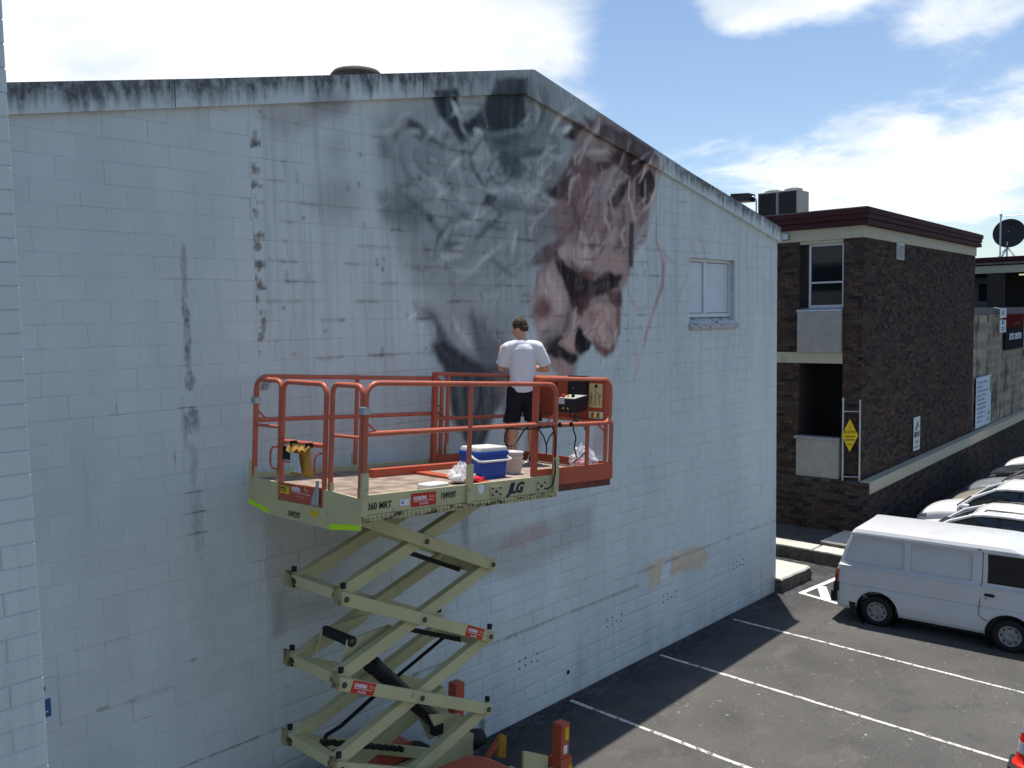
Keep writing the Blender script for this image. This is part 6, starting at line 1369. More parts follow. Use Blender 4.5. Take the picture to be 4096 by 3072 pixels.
    for x in (-.85,.80):
        for y in (-.74,.74):
            w_ = B(MB().lathe([(.22,-.13),(.34,-.14),(.38,-.09),(.38,.09),(.34,.14),(.22,.13)], (x,y,.38+.0717*x), (0,1,0), 28), 'tyre', BLACK); MB().lathe([(.001,-.10),(.21,-.11),(.21,.11),(.001,.10)], (x,y,.38+.0717*x), (0,1,0), 20).build('rim', WHITEP, w_)
    B(MB().prism([(1.62,.62),(1.64,.84),(1.70,.88),(1.76,.84),(1.76,.56)], lambda x, z, d_: (x, d_, z), .10, .16), 'yellow_plate', M('dull_yellow', srgb(176,132,30), .5, var=.15)); B(MB().beam((1.36,.05,.70),(1.58,.08,.84),.05,.05), 'red_bracket', OR)
scissor_lift()

# ------------------------------------------------------------------ things on the platform
def platform_things():
    def lt(name, label, cat, x, y, z, rz=0, group=None): return thing(name, label, cat, LW(x,y,z), (0,LT,rz), group)
    # drink cooler
    t = lt('cool_box', 'blue cool box with a white lid and white carry handle on the platform', 'cool box', .70, -.42, 4.212, rad(2))
    blue = M('cooler_blue', srgb(34,76,165), .35, var=.06); wl = M('cooler_white', (.62,.62,.58), .4, var=.06)
    MB().prism(rr_loop(-.235,.235,-.16,.16,.03), lambda a, b, d: (a*(1 if d > .1 else .93), b*(1 if d > .1 else .93), d), 0, .27).build('tub', blue, t, bev=.008)
    MB().prism(rr_loop(-.245,.245,-.17,.17,.035), lambda a, b, d: (a, b, d), .272, .315).build('lid_rim', blue, t, bev=.006)
    MB().prism(rr_loop(-.235,.235,-.16,.16,.035), lambda a, b, d: (a*(1 if d < .34 else .94), b*(1 if d < .34 else .94), d), .316, .365).build('lid', wl, t, bev=.012)
    h = MB(); h.tube([(-.255,-.02,.29),(-.262,-.10,.25),(-.262,-.178,.222),(-.20,-.186,.215),(.20,-.186,.215),(.262,-.178,.222),(.262,-.10,.25),(.255,-.02,.29)], .013, 8); h.build('handle', wl, t)
    MB().lathe([(.035,0),(.035,.012),(.001,.012)], (-.247,-.02,.285), (-1,0,0), 12).build('handle_pivot', wl, t); MB().lathe([(.035,0),(.035,.012),(.001,.012)], (.247,-.02,.285), (1,0,0), 12).build('handle_pivot', wl, t)
    # white bucket
    t = lt('bucket', 'white plastic paint bucket beside the blue cool box', 'bucket', 1.20, -.38, 4.234)
    bm_ = M('bucket_white', (.58,.54,.53), .4, var=.06)
    MB().lathe([(.105,0),(.12,.19),(.128,.192),(.128,.212),(.121,.214),(.124,.235),(.132,.238),(.132,.255),(.122,.255),(.118,.05),(.001,.04)], (0,0,0), n=26).build('pail', bm_, t)
    MB().tube([(.13*cos(a), -.135-.01*sin(a), .215-.10*sin(a)) for a in np.linspace(0, pi, 12)], .003, 5).build('wire_handle', STEEL, t)
    # clear plastic bags
    film = bpy.data.materials.new('clear_film'); film.use_nodes = True; p = film.node_tree.nodes['Principled BSDF']; p.inputs['Base Color'].default_value = (.85,.87,.9,1); p.inputs['Roughness'].default_value = .25; p.inputs['Alpha'].default_value = .42
    def crumple(name, mat, parent, sx, sy, sz, seed, c=(0,0,0), amp=.35, pinch=0):
        bm = bmesh.new(); bmesh.ops.create_icosphere(bm, subdivisions=4, radius=1)
        for v in bm.verts:
            q = v.co.copy(); f = 1+amp*mnoise.noise(q*2.1+Vector((seed,0,0)))+amp*.6*abs(mnoise.noise(q*5+Vector((0,seed,0))))
            v.co = Vector((q.x*sx*f, q.y*sy*f, max(0.004, (q.z*.5+.5)*sz*f)))
            if pinch: k = max(0, v.co.z/sz-.4)*pinch; v.co.x *= max(.15, 1-k); v.co.y *= max(.15, 1-k)
            v.co += Vector(c)
        me = bpy.data.meshes.new(name); bm.to_mesh(me); bm.free(); me.materials.append(mat); me.polygons.foreach_set('use_smooth', [False]*len(me.polygons)); o = bpy.data.objects.new(name, me); COL.objects.link(o); o.parent = parent; return o
    t = lt('plastic_bag', 'crumpled clear plastic bag with a red packet leaning on the blue cool box', 'plastic bag', .25, -.55, 4.213)
    crumple('bag_film', film, t, .15, .13, .20, 2.3, pinch=.9)
    crumple('red_packet', M('packet_red', srgb(190,28,40), .35, var=.08), t, .13, .08, .07, 5.1, (.13,-.06,0), .2); crumple('white_contents', WHITEP, t, .09, .07, .08, 7.7, (-.02,.02,0), .3)
    t = lt('food_tray', 'flat white food container lying on the platform deck', 'tray', -.24, -.66, 4.213, rad(8))
    MB().prism(rr_loop(-.17,.17,-.10,.10,.05), lambda a, b, d: (a*(1.0 if d < .03 else .93), b*(1. if d < .03 else .93), d), 0, .055).build('tray_body', M('tray_white', (.66,.66,.64), .5, var=.05), t, bev=.012)
    t = lt('plastic_bag', 'clear plastic bag of rubbish on the orange extension at its outer corner', 'plastic bag', 2.15, -.66, 4.233)
    crumple('bag_film', film, t, .19, .14, .27, 4.4, pinch=.5); crumple('red_can', M('packet_red', (0,0,0)), t, .09, .06, .09, 1.1, (-.06,.0,.06), .2); crumple('grey_wrapping', M('grey_wrap', (.30,.30,.32), .4, var=.3, vs=14), t, .13, .10, .12, 3.2, (.02,.03,.0), .4)
    # paper bag clipped to the gate bar
    t = thing('paper_bag', 'brown paper bag with a printed white label clipped to the gate of the lift', 'paper bag', LW(-1.385,-.045,4.655), (0,LT,0))
    kraft = M('kraft_paper', srgb(196,142,58), .7, var=.12, vs=9)
    mb = MB(); V = []; nx, nz = 8, 10
    for i in range(nx+1):
        for k in range(nz+1):
            u = i/nx-.5; w_ = k/nz; V.append((-.012+.012*sin(u*9+w_*3)-.018*(1-w_)*cos(u*3), .155*2*-u*(.92+.12*w_), -.30*w_-.0-.012*abs(u)*(w_ > .9)))
    mb.add(V, [(i*(nz+1)+k, (i+1)*(nz+1)+k, (i+1)*(nz+1)+k+1, i*(nz+1)+k+1) for i in range(nx) for k in range(nz)], True); o = mb.build('bag_body', kraft, t); s_ = o.modifiers.new('thickness', 'SOLIDIFY'); s_.thickness = .022; s_.offset = 1
    mb = MB(); V = []
    for i in range(13):
        y = .19-.36*i/12; V.append((-.035, y, .005)); V.append((-.060-.008*sin(i*1.7), y*1.02+.01, -.040-.012*(i % 3)-.025*(i < 5)))
    mb.add(V, [(2*i, 2*i+2, 2*i+3, 2*i+1) for i in range(12)]); o = mb.build('torn_flap', M('kraft_light', srgb(214,166,84), .7, var=.12, vs=9), t); s_ = o.modifiers.new('thickness', 'SOLIDIFY'); s_.thickness = .004
    mb = MB(); mb.add([(-.064,.115,-.085),(-.064,-.03,-.085),(-.064,-.09,-.265),(-.064,.095,-.265),(-.067,.115,-.085),(-.067,-.03,-.085),(-.067,-.09,-.265),(-.067,.095,-.265)], [(7,6,5,4),(0,1,5,4),(1,2,6,5),(2,3,7,6),(3,0,4,7)])
    mb.build('printed_label', M('printed_grey', (.55,.57,.58), .5, var=.35, vs=45), t); MB().box(-.070,-.0675,.05,.085,-.25,-.215).build('green_dot', M('green_yellow_print', (0,0,0)), t)
    for y in (.14,-.13): MB().box(-.05,.02,y-.013,y+.013,-.022,.028).build('clip', BLACK, t)
    t = thing('white_rag', 'thin white rag hanging from the gate handle of the lift', 'rag', LW(-1.385,-.30,4.33), (0,LT,0))
    V = []; mb = MB()
    for k in range(9):
        w_ = .012+.050*(k/8); z = -.24*k/8
        for i in range(7): u = i/6-.5; V.append((-.012*cos(u*8+k*.4), u*2*w_+.02*k/8, z))
    mb.add(V, [(k*7+i, k*7+i+1, (k+1)*7+i+1, (k+1)*7+i) for k in range(8) for i in range(6)], True); o = mb.build('cloth', M('rag_cloth', (.40,.38,.38), .9, var=.1), t); s_ = o.modifiers.new('thickness', 'SOLIDIFY'); s_.thickness = .004
platform_things()

# ------------------------------------------------------------------ vehicles
def paint(name, col, metal=0.): return M(name, col, .28, metal, var=.03, vs=1.5, coat=.35, dirt=(.25,.22,.18), dscale=1.2, damt=.12, dpos=.5)
TYRE = M('tyre_rubber', (.014,.014,.014), .8, var=.2)
def wheel(parent, x, y, r, out, rimm, w=.19, holes=8):
    s = out
    t = MB().lathe([(r*.62,-w/2),(r*.9,-w/2),(r,-w/2+.03),(r,w/2-.03),(r*.93,w/2),(r*.70,w/2+.006),(r*.62,w/2-.01),(r*.60,-w/2)], (x,y,r), (0,s,0), 36, cap=False).build('tyre', TYRE, parent)
    rm = MB().lathe([(r*.64,w/2-.012),(r*.60,w/2+.004),(r*.55,w/2-.022),(r*.38,w/2-.03),(r*.30,w/2-.006),(r*.20,w/2-.002),(r*.17,w/2-.02),(r*.08,w/2-.02),(.001,w/2-.02)], (x,y,r), (0,s,0), 30, cap=False).build('rim', rimm, t)
    for i in range(holes): a = 2*pi*i/holes; MB().lathe([(.001,0),(r*.062,0),(r*.062,.004)], (x+r*.465*cos(a), y+s*(w/2-.024), r+r*.465*sin(a)), (0,s,0), 8).build('rim_slot', BLACK, t)
    return t
def van():
    fd = rad(-84.72); t = thing('panel_van', 'white panel van parked beside the empty bays with its rear towards the kerb', 'van', (16.16+.80*cos(fd+pi/2), -2.40+.80*sin(fd+pi/2), 0), (0,0,fd))
    WH = M('van_white', (.57,.575,.58), .35, var=.03, vs=2, coat=.4, dirt=(.40,.37,.31), dscale=1.0, damt=.16, dpos=.55, stretch=(1,1,2.2))
    prof = [(0,.24),(.74,.24),(.775,.30),(.795,.42),(.80,.62),(.806,.69),(.786,.712),(.786,.726),(.806,.748),(.808,.80),(.818,1.00),(.816,1.075),(.806,1.095),(.772,1.112),(.766,1.125),(.752,1.45),(.735,1.70),(.745,1.725),(.742,1.745),(.70,1.80),(.55,1.845),(.25,1.865),(0,1.87)]
    xr = lambda z: np.interp(z, [.24,.5,.75,1.0,1.4,1.74,1.80,1.87], [-.74,-.765,-.77,-.74,-.62,-.49,-.44,-.33])
    xf = lambda z: np.interp(z, [.24,.5,.85,1.05,1.3,1.65,1.74,1.82,1.87], [3.10,3.20,3.20,3.10,2.86,2.50,2.38,2.20,2.0])
    ring = prof+[(-y, z) for y, z in prof[-2:0:-1]]; n = len(ring)
    ts = [0,.006,.02,.05,.10,.2,.3,.4,.5,.6,.7,.8,.9,.95,.98,.994,1]; V = []; F = []
    for u in ts:
        e = min(u, 1-u); k = 1-.055*max(0, 1-e/.03)**2
        for y, z in ring: V.append((xr(z)+(xf(z)-xr(z))*u, y*k, z))
    for i in range(len(ts)-1):
        for j in range(n): F.append((i*n+j, i*n+(j+1) % n, (i+1)*n+(j+1) % n, (i+1)*n+j))
    F.append(tuple(range(n))[::-1]); F.append(tuple(range((len(ts)-1)*n, len(ts)*n)))
    mb = MB(); mb.add(V, F, True); body = mb.build('body', WH)
    hw = lambda z: float(np.interp(z, [p[1] for p in prof[1:]], [p[0] for p in prof[1:]]))
    cuts = []
    def cyl(x, z, r, y0, y1): cuts.append(MB().tube([(x,y0,z),(x,y1,z)], r, 40).build('cutter', WH))
    for s in (-1, 1):
        for x, z, r in ((0.0,.29,.385),(2.20,.27,.40)): cyl(x, z, r, s*.55, s*1.0)
        for a, b, c, d, sl in ((-.47,.47,1.135,1.665,.13),(.57,1.60,1.135,1.655,0)):
            pts = rr_loop(a, b, c, d, .06); pts = [(x-sl*max(0,(.3-(x-a))/.3)*(1.665-z)/.53*.0+(-.13 if x < a+.1 and z < 1.3 and sl else 0), z) for x, z in pts]
            m = MB(); k = len(pts); m.add([(x, s*(hw(z)-.055), z) for x, z in pts]+[(x, s*1.1, z) for x, z in pts], [tuple(range(k)), tuple(range(2*k-1,k-1,-1))]+[(i, i+k, (i+1) % k+k, (i+1) % k) for i in range(k)]); cuts.append(m.build('cutter', WH))
        # side windows
        pts = [(1.84,1.17),(2.86,1.17),(2.60,1.45),(2.44,1.655),(1.84,1.655)]
        m = MB(); k = len(pts); m.add([(x, s*(hw(z)-.03), z) for x, z in pts]+[(x, s*1.1, z) for x, z in pts], [tuple(range(k)), tuple(range(2*k-1,k-1,-1))]+[(i, i+k, (i+1) % k+k, (i+1) % k) for i in range(k)]); cuts.append(m.build('cutter', WH))
    cut(body, cuts); body.parent = t
    body.data.polygons.foreach_set('use_smooth', [False]*len(body.data.polygons))
    seam = M('panel_gap', (.05,.05,.05), .7, var=0)
    for s in (-1, 1):
        pts = [(1.83,1.16),(2.87,1.16),(2.61,1.46),(2.44,1.665),(1.83,1.665)]
        MB().prism([(.800,1.078),(.830,1.084),(.830,1.096),(.770,1.112)], lambda y, z, d: (d, s*y, z), -.66, 3.02).build('belt_ledge', WH, t)  # strip added to the body so the belt ledge catches light
        w = MB().prism([(x, z) for x, z in pts], lambda x, z, d: (x, s*(hw(z)-.024-d), z), 0, .004).build('side_window', GLASS, t)
        fr = MB(); pr = [(x, s*(hw(z)-.006), z) for x, z in [(1.835,1.165),(2.865,1.165),(2.605,1.455),(2.442,1.66),(1.835,1.66)]]; fr.tube(pr, .011, 6, closed=True); fr.build('window_seal', BLACK, w)
        d = [(x, s*(hw(z)+.005), z) for x, z in [(1.76,1.70),(1.755,1.16),(1.735,1.10),(1.73,.80),(1.71,.60),(1.76,.53),(1.85,.49)]]
        sm = MB()
        for p, q in zip(d, d[1:]): sm.beam(p, q, .009, .008, (0,s,0))
        dr = sm.build('door_seam', seam, t)
        MB().prism(rr_loop(1.80,1.96,.935,.985,.02), lambda x, z, q: (x, s*(hw(z)+q), z), -.002, .022).build('door_handle', BLACK, t, bev=.006)
        MB().lathe([(.012,0),(.012,.004),(.001,.004)], (1.815, s*hw(.90), .89), (0,s,0), 8).build('door_lock', PIN, t)
        MB().prism([(-.50,1.705),(1.72,1.69),(2.36,1.68),(2.36,1.70),(1.72,1.712),(-.50,1.73)], lambda x, z, q: (x, s*q, z), .738, .752).build('rain_gutter', WH, t)
        ind = MB().prism([(1.66,1.735),(1.69,1.75),(1.74,1.735)], lambda x, z, q: (x, s*q, z), .735, .76).build('gutter_clip', BLACK, t)
        for x, z, r in ((0.0,.29,.385),(2.20,.27,.40)):
            MB().lathe([(r-.005,.0),(r-.005,.24),(.001,.24)], (x, s*.79, z), (0,-s,0), 40, cap=False).build('wheel_arch', BLACK, t)
            pts = [(x+r*cos(a), s*(hw(max(.25,z+r*sin(a)))+.004), z+r*sin(a)) for a in np.linspace(-.12, pi+.12, 22)]; MB().tube(pts, .009, 6).build('arch_lip', WH, t)
        for x, r in ((0,.285),(2.2,.285)): wheel(t, x, s*.70, r, s, M('wheel_steel', (.24,.24,.235), .55, .1, var=.25), .18)
        MB().prism([(-.52,.42),(-.39,.42),(-.36,.12),(-.46,.10)], lambda x, z, q: (x, s*q, z), .58, .79).build('mud_flap', BLACK, t)
        MB().prism([(-.775,.74),(-.72,.74),(-.70,1.0),(-.755,1.0)], lambda x, z, q: (x, s*q, z), .66, .822).build('tail_lamp', M('tail_lamp_red', (.22,.015,.01), .25, var=.1, coat=.5), t, bev=.008)
        MB().prism([(-.765,.90),(-.71,.90),(-.70,1.0),(-.752,1.0)], lambda x, z, q: (x, s*q, z), .70, .825).build('indicator', M('amber_lens', (.45,.12,.02), .25, var=.05), t)
        MB().box(3.14,3.215,s*.45-.12,s*.45+.12,.66,.82).build('headlight', M('headlight_glass', (.5,.52,.54), .1, var=.05), t, bev=.01)
        MB().prism(rr_loop(2.50,2.62,1.22,1.44,.03), lambda x, z, q: (x, s*q, z), .86, .97).build('wing_mirror', BLACK, t, bev=.02)
        MB().tube([(2.60,s*.76,1.24),(2.58,s*.88,1.25)], .015, 6).build('mirror_arm', BLACK, t)
    MB().box(-.86,-.74,-.80,.80,.34,.56).build('rear_bumper', BLACK, t, bev=.03)
    MB().box(3.16,3.29,-.80,.80,.30,.55).build('front_bumper', BLACK, t, bev=.03)
    MB().box(-.80,-.70,-.83,.83,.56,.74).build('rear_bumper_cap', BLACK, t, bev=.02)
    MB().prism([(1.12,1.10),(1.62,1.10),(1.62,-1.1)][:0] or [(-.68,1.12),(-.55,1.62)] + [(-.57,1.62),(-.70,1.12)], lambda x, z, q: (x, q, z), -.60, .60).build('rear_window', GLASS, t)
    MB().prism([(3.075,1.12),(2.555,1.62),(2.545,1.61),(3.06,1.11)], lambda x, z, q: (x, q, z), -.64, .64).build('windscreen', GLASS, t)
    MB().box(-.3,3.0,-.60,.60,.14,.25).build('underbody', BLACK, t)
    MB().box(1.2,2.4,-.62,.62,.26,1.14).build('cab_interior', M('cab_grey', (.05,.05,.05), .9, var=.1), t)
van()

def car(name, label, xn, yn, pm, roof=True, rails=False, trim=None, kind='hatch', sill=.2):
    """xn: world x of the near (left) flank, yn: world y of the nose"""
    hd = rad(93.1); L2 = 2.08; t = thing(name, label, 'car', (xn+.86, yn-L2, 0), (0,0,hd), 'cars nosed in to the terrace wall')
    hood = {'hatch': .93, 'suv': 1.02, 'sedan': .90}[kind]; top = {'hatch': 1.50, 'suv': 1.68, 'sedan': 1.42}[kind]; belt = hood+.07
    st = [(2.10,.34,.60,.58),(2.06,.26,.70,.70),(1.95,.22,hood-.16,.78),(1.7,.2,hood-.06,.83),(1.35,.2,hood,.85),(.95,.2,belt-.01,.86),(.4,.2,belt,.865),(-.6,.2,belt+.02,.865),(-1.4,.2,belt+.03,.85),(-1.85,.22,belt+.02,.82),(-2.03,.28,belt-.05,.76),(-2.08,.40,belt-.18,.66)]
    V = []; n = 0
    for x, zb, zt, w in st:
        half = [(0,zb),(w-.10,zb),(w-.02,zb+.08),(w,zb+(zt-zb)*.5),(w-.012,zt-.16),(w-.045,zt-.05),(w-.14,zt+.0),(w*.45,zt+.035),(0,zt+.045)]
        ring = half+[(-y, z) for y, z in half[-2:0:-1]]; n = len(ring); V += [(x, y, z) for y, z in ring]
    F = [(i*n+j, i*n+(j+1) % n, (i+1)*n+(j+1) % n, (i+1)*n+j) for i in range(len(st)-1) for j in range(n)]+[tuple(range(n))[::-1], tuple(range((len(st)-1)*n, len(st)*n))]
    mb = MB(); mb.add(V, F, True); body = mb.build('body', pm)
    ss = body.modifiers.new('smooth', 'SUBSURF'); ss.levels = ss.render_levels = 2
    cuts = [MB().tube([(x,s*.60,.30),(x,s*1.0,.30)], .355, 32).build('cutter', pm) for x in (1.30,-1.25) for s in (-1,1)]
    cut(body, cuts); body.parent = t; body.data.polygons.foreach_set('use_smooth', [True]*len(body.data.polygons))
    es = body.modifiers.new('edges', 'EDGE_SPLIT'); es.split_angle = rad(40)
    # glasshouse
    xw, xt, xe, xb = 1.02, .22, -1.35, (-1.95 if kind != 'sedan' else -1.75)
    gs = [(xw,belt-.03,belt-.02,.70,.68),(xw-.3,belt-.03,belt+(top-belt)*.42,.79,.68),(xt,belt-.03,top-.05,.81,.60),(xt-.5,belt-.03,top,.82,.60),(xe+.3,belt-.03,top-.01,.81,.59),(xe,belt-.03,top-.06,.79,.58),(xb,belt-.05,belt+.02,.72,.64)]
    V = []
    for x, zb, zt, wb, wt in gs:
        half = [(wb,zb),(wb-(wb-wt)*.45,zb+(zt-zb)*.55),(wt+.015,zt-.05 if zt-zb > .2 else zt),(wt-.05,zt+.004),(0,zt+.03)]; ring = half+[(-y, z) for y, z in half[-2::-1]]; m = len(ring); V += [(x, y, z) for y, z in ring]
    F = [(i*m+j, i*m+j+1, (i+1)*m+j+1, (i+1)*m+j) for i in range(len(gs)-1) for j in range(m-1)]
    mb = MB(); mb.add(V, F, True); gl = mb.build('glasshouse', M('tinted_glass', (.010,.014,.014), .03, var=0, spec=.8), t, label='dark tinted windscreen and side windows')
    mb = MB(); MBp = []
    for x, zt, wt in ((xt+.06,top-.085,.605),(xt-.12,top-.015,.61),(xt-.5,top+.012,.61),(xe+.3,top+.004,.60),(xe,top-.05,.59),(xe-.10,top-.12,.58)):
        MBp.append([(x,wt+.012,zt-.055),(x,wt-.02,zt-.005),(x,wt-.10,zt+.012),(x,0,zt+.036),(x,-wt+.10,zt+.012),(x,-wt+.02,zt-.005),(x,-wt-.012,zt-.055)])
    k = 7; mb.add([p for r_ in MBp for p in r_], [(i*k+j, i*k+j+1, (i+1)*k+j+1, (i+1)*k+j) for i in range(len(MBp)-1) for j in range(k-1)], True)
    r_ = mb.build('roof', pm, t); so = r_.modifiers.new('thickness', 'SOLIDIFY'); so.thickness = .03; so.offset = 0
    for s in (-1, 1):
        MB().tube([(xw+.06,s*.755,belt-.03),(xw-.3,s*.735,belt+(top-belt)*.47),(xt+.05,s*.635,top-.10)], [.045,.036,.034], 8).build('front_pillar', pm, t)
        MB().tube([(xt+.10,s*.625,top-.105),(xt-.2,s*.645,top-.06),(xt-.6,s*.645,top-.045),(xe+.2,s*.635,top-.06),(xe-.05,s*.625,top-.11)], .035, 8).build('roof_side', pm, t)
        MB().prism([(-.30,belt-.02),(-.20,belt-.02),(-.22,top-.07),(-.30,top-.07)], lambda x, z, d: (x, s*(d+.815-(z-belt)*.36), z), -.01, .014).build('centre_pillar', BLACK, t)
        MB().tube([(xe+.02,s*.63,top-.10),(xe-.28,s*.70,belt+(top-belt)*.45),(xb+.12,s*.75,belt-.02)], [.05,.065,.08], 8).build('rear_pillar', pm, t)
        MB().tube([(xw,s*.815,belt-.02),(.2,s*.835,belt-.012),(-.8,s*.835,belt),(xb+.2,s*.80,belt-.01)], .014, 6).build('waist_strip', BLACK, t)
        hl = MB(); hl.prism([(1.78,hood-.15),(2.02,hood-.27),(2.03,hood-.33),(1.76,hood-.26)], lambda x, z, d: (x, s*(d-(x-1.76)*.42), z), .60, .815); h_ = hl.build('headlight', M('car_headlight', (.5,.52,.55), .08, .2, var=.25, vs=20), t, bev=.01)
        MB().prism([(-2.05,belt-.12),(-1.86,belt-.10),(-1.86,belt-.36),(-2.07,belt-.38)], lambda x, z, d: (x, s*d, z), .60, .80).build('tail_light', M('tail_lamp_red', (0,0,0)), t, bev=.01)
        MB().prism(rr_loop(.78,.93,belt+.0,belt+.13,.03), lambda x, z, d: (x, s*d, z), .87,1.02).build('door_mirror', pm, t, bev=.025)
        MB().prism(rr_loop(-.12,.02,belt-.16,belt-.12,.015), lambda x, z, d: (x, s*d, z), .855,.895).build('door_handle', trim or pm, t); MB().prism(rr_loop(-1.05,-.91,belt-.15,belt-.11,.015), lambda x, z, d: (x, s*d, z), .855,.892).build('door_handle', trim or pm, t)
        for x in (1.30,-1.25):
            wheel(t, x, s*.765, .30, s, M('alloy_silver', (.35,.35,.36), .35, .7, var=.1), .18, 0); MB().lathe([(.352,0),(.352,.22),(.001,.22)], (x, s*.84, .30), (0,-s,0), 32, cap=False).build('wheel_arch', BLACK, t)
        if rails: MB().tube([(.05,s*.55,top-.0),(.0,s*.55,top+.045),(-.5,s*.55,top+.055),(-1.1,s*.55,top+.045),(-1.16,s*.55,top+.0)], .016, 6).build('roof_rail', PIN, t)
        MB().tube([(1.06,s*.15,belt+.02),(.82,s*.42,belt+.17)], .008, 5).build('wiper', BLACK, t)
    MB().prism([(2.0,.30),(2.10,.34),(2.11,.48),(2.02,.52)], lambda x, z, d: (x, d, z), -.62, .62).build('grille', BLACK, t)
    mb = MB(); mb.prism([(1.0,belt-.01),(1.13,belt-.012),(1.13,belt+.035),(1.0,belt+.03)], lambda x, z, d: (x, d, z), -.62, .62); mb.build('scuttle', BLACK, t, bev=.01)
    MB().box(2.10,2.115,-.19,.19,.50,.60).build('number_plate', WHITEP, t)
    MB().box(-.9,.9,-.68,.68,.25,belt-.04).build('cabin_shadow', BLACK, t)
    if trim:
        for s in (-1,1): MB().box(1.65,-1.6,s*.868-.008,s*.868+.008,.50,.56).build('side_moulding', trim, t)
    return t
CW = paint('car_white', (.78,.78,.78))
car('parked_car', 'white hatchback with small roof handles, parked nose in next beyond the white van', 20.30, -.95, CW, rails=True)
car('parked_car', 'white wagon with a bulging bonnet, second car beyond the van', 22.65, -.80, CW, kind='suv', trim=BLACK)
car('parked_car', 'beige car with a pale bonnet parked between the white wagon and the silver car', 25.05, -.85, paint('car_beige', (.42,.385,.32), .3))
car('parked_car', 'silver car with a rounded bonnet parked between the beige and the charcoal cars', 27.25, -.62, paint('car_silver', (.40,.42,.44), .5), kind='sedan')
car('parked_car', 'charcoal car with clear headlights parked against the terrace wall', 29.75, -.50, paint('car_charcoal', (.035,.036,.040), .4))
car('parked_car', 'white car farthest along the terrace wall, mostly hidden by the charcoal car', 32.05, -.42, CW)

def cone():
    t = thing('traffic_cone', 'red traffic cone with pale reflective bands on a black base beside the parking line', 'traffic cone', (12.35,-5.80,0), (0,0,rad(8)))
    rd = M('cone_red', srgb(226,40,24), .45, var=.06); band = M('cone_reflective', (.42,.46,.50), .3, var=.06)
    MB().prism(rr_loop(-.21,.21,-.21,.21,.05), lambda a, b, d: (a, b, d), 0, .035).build('base', BLACK, t, bev=.008)
    rad_ = lambda z: .155-.125*z/.70
    MB().lathe([(.175,.035),(.17,.05),(rad_(.06),.06)]+[(rad_(z), z) for z in np.linspace(.06,.70,8)]+[(.022,.71),(.001,.71)], (0,0,0), n=28).build('body', rd, t)
    for a, b in ((.20,.34),(.46,.58)): MB().lathe([(rad_(a)+.003,a),(rad_(b)+.003,b)], (0,0,0), n=28).build('reflective_band', band, t)
cone()

# ------------------------------------------------------------------ the painter
def capsule(mb, pts, rs, n=14, flat=None):
    """rounded tapering limb through pts"""
    P = [Vector(p) for p in pts]; pp = []; rr = []
    d0 = (P[1]-P[0]).normalized(); d1 = (P[-1]-P[-2]).normalized()
    for a in (1.45, 1.1, .7, .35): pp.append(P[0]-d0*rs[0]*sin(a)*.9); rr.append(max(.002, rs[0]*cos(a)))
    for i, p in enumerate(P): pp.append(p); rr.append(rs[i])
    for a in (.35, .7, 1.1, 1.45): pp.append(P[-1]+d1*rs[-1]*sin(a)*.9); rr.append(max(.002, rs[-1]*cos(a)))
    o = len(mb.v); mb.tube(pp, rr, n)
    if flat:
        ax, f = flat; c = sum(P, Vector())/len(P)
        for i in range(o, len(mb.v)):
            v = Vector(mb.v[i]); best = min(((v-(p+(q-p)*max(0,min(1,(v-p).dot(q-p)/max((q-p).length_squared,1e-9)))), p+(q-p)*max(0,min(1,(v-p).dot(q-p)/max((q-p).length_squared,1e-9)))) for p, q in zip(P, P[1:])), key=lambda t_: t_[0].length)
            d = best[0]; k = d.dot(ax); mb.v[i] = tuple(v+ax*(k*(f-1)))
def blob(mb, c, r, n=18):
    c = Vector(c); prof = [(max(.001, cos(a)), sin(a)) for a in np.linspace(-pi/2, pi/2, 10)]; o = len(mb.v)
    mb.lathe(prof, (0,0,0), n=n)
    for i in range(o, len(mb.v)): v = mb.v[i]; mb.v[i] = (c.x+v[0]*r[0], c.y+v[1]*r[1], c.z+v[2]*r[2])
def fuse(name, mb, mat, parent, voxel, smooth=6, disp=None, sf=.5):
    o = mb.build(name, mat); m = o.modifiers.new('fuse', 'REMESH'); m.mode = 'VOXEL'; m.voxel_size = voxel; m.use_smooth_shade = True
    s = o.modifiers.new('smooth', 'SMOOTH'); s.iterations = smooth; s.factor = sf
    bake(o)
    if disp:
        me = o.data; me.update()
        for v in me.vertices: v.co += v.normal*disp(v.co)
    o.data.polygons.foreach_set('use_smooth', [True]*len(o.data.polygons))
    o.parent = parent; return o
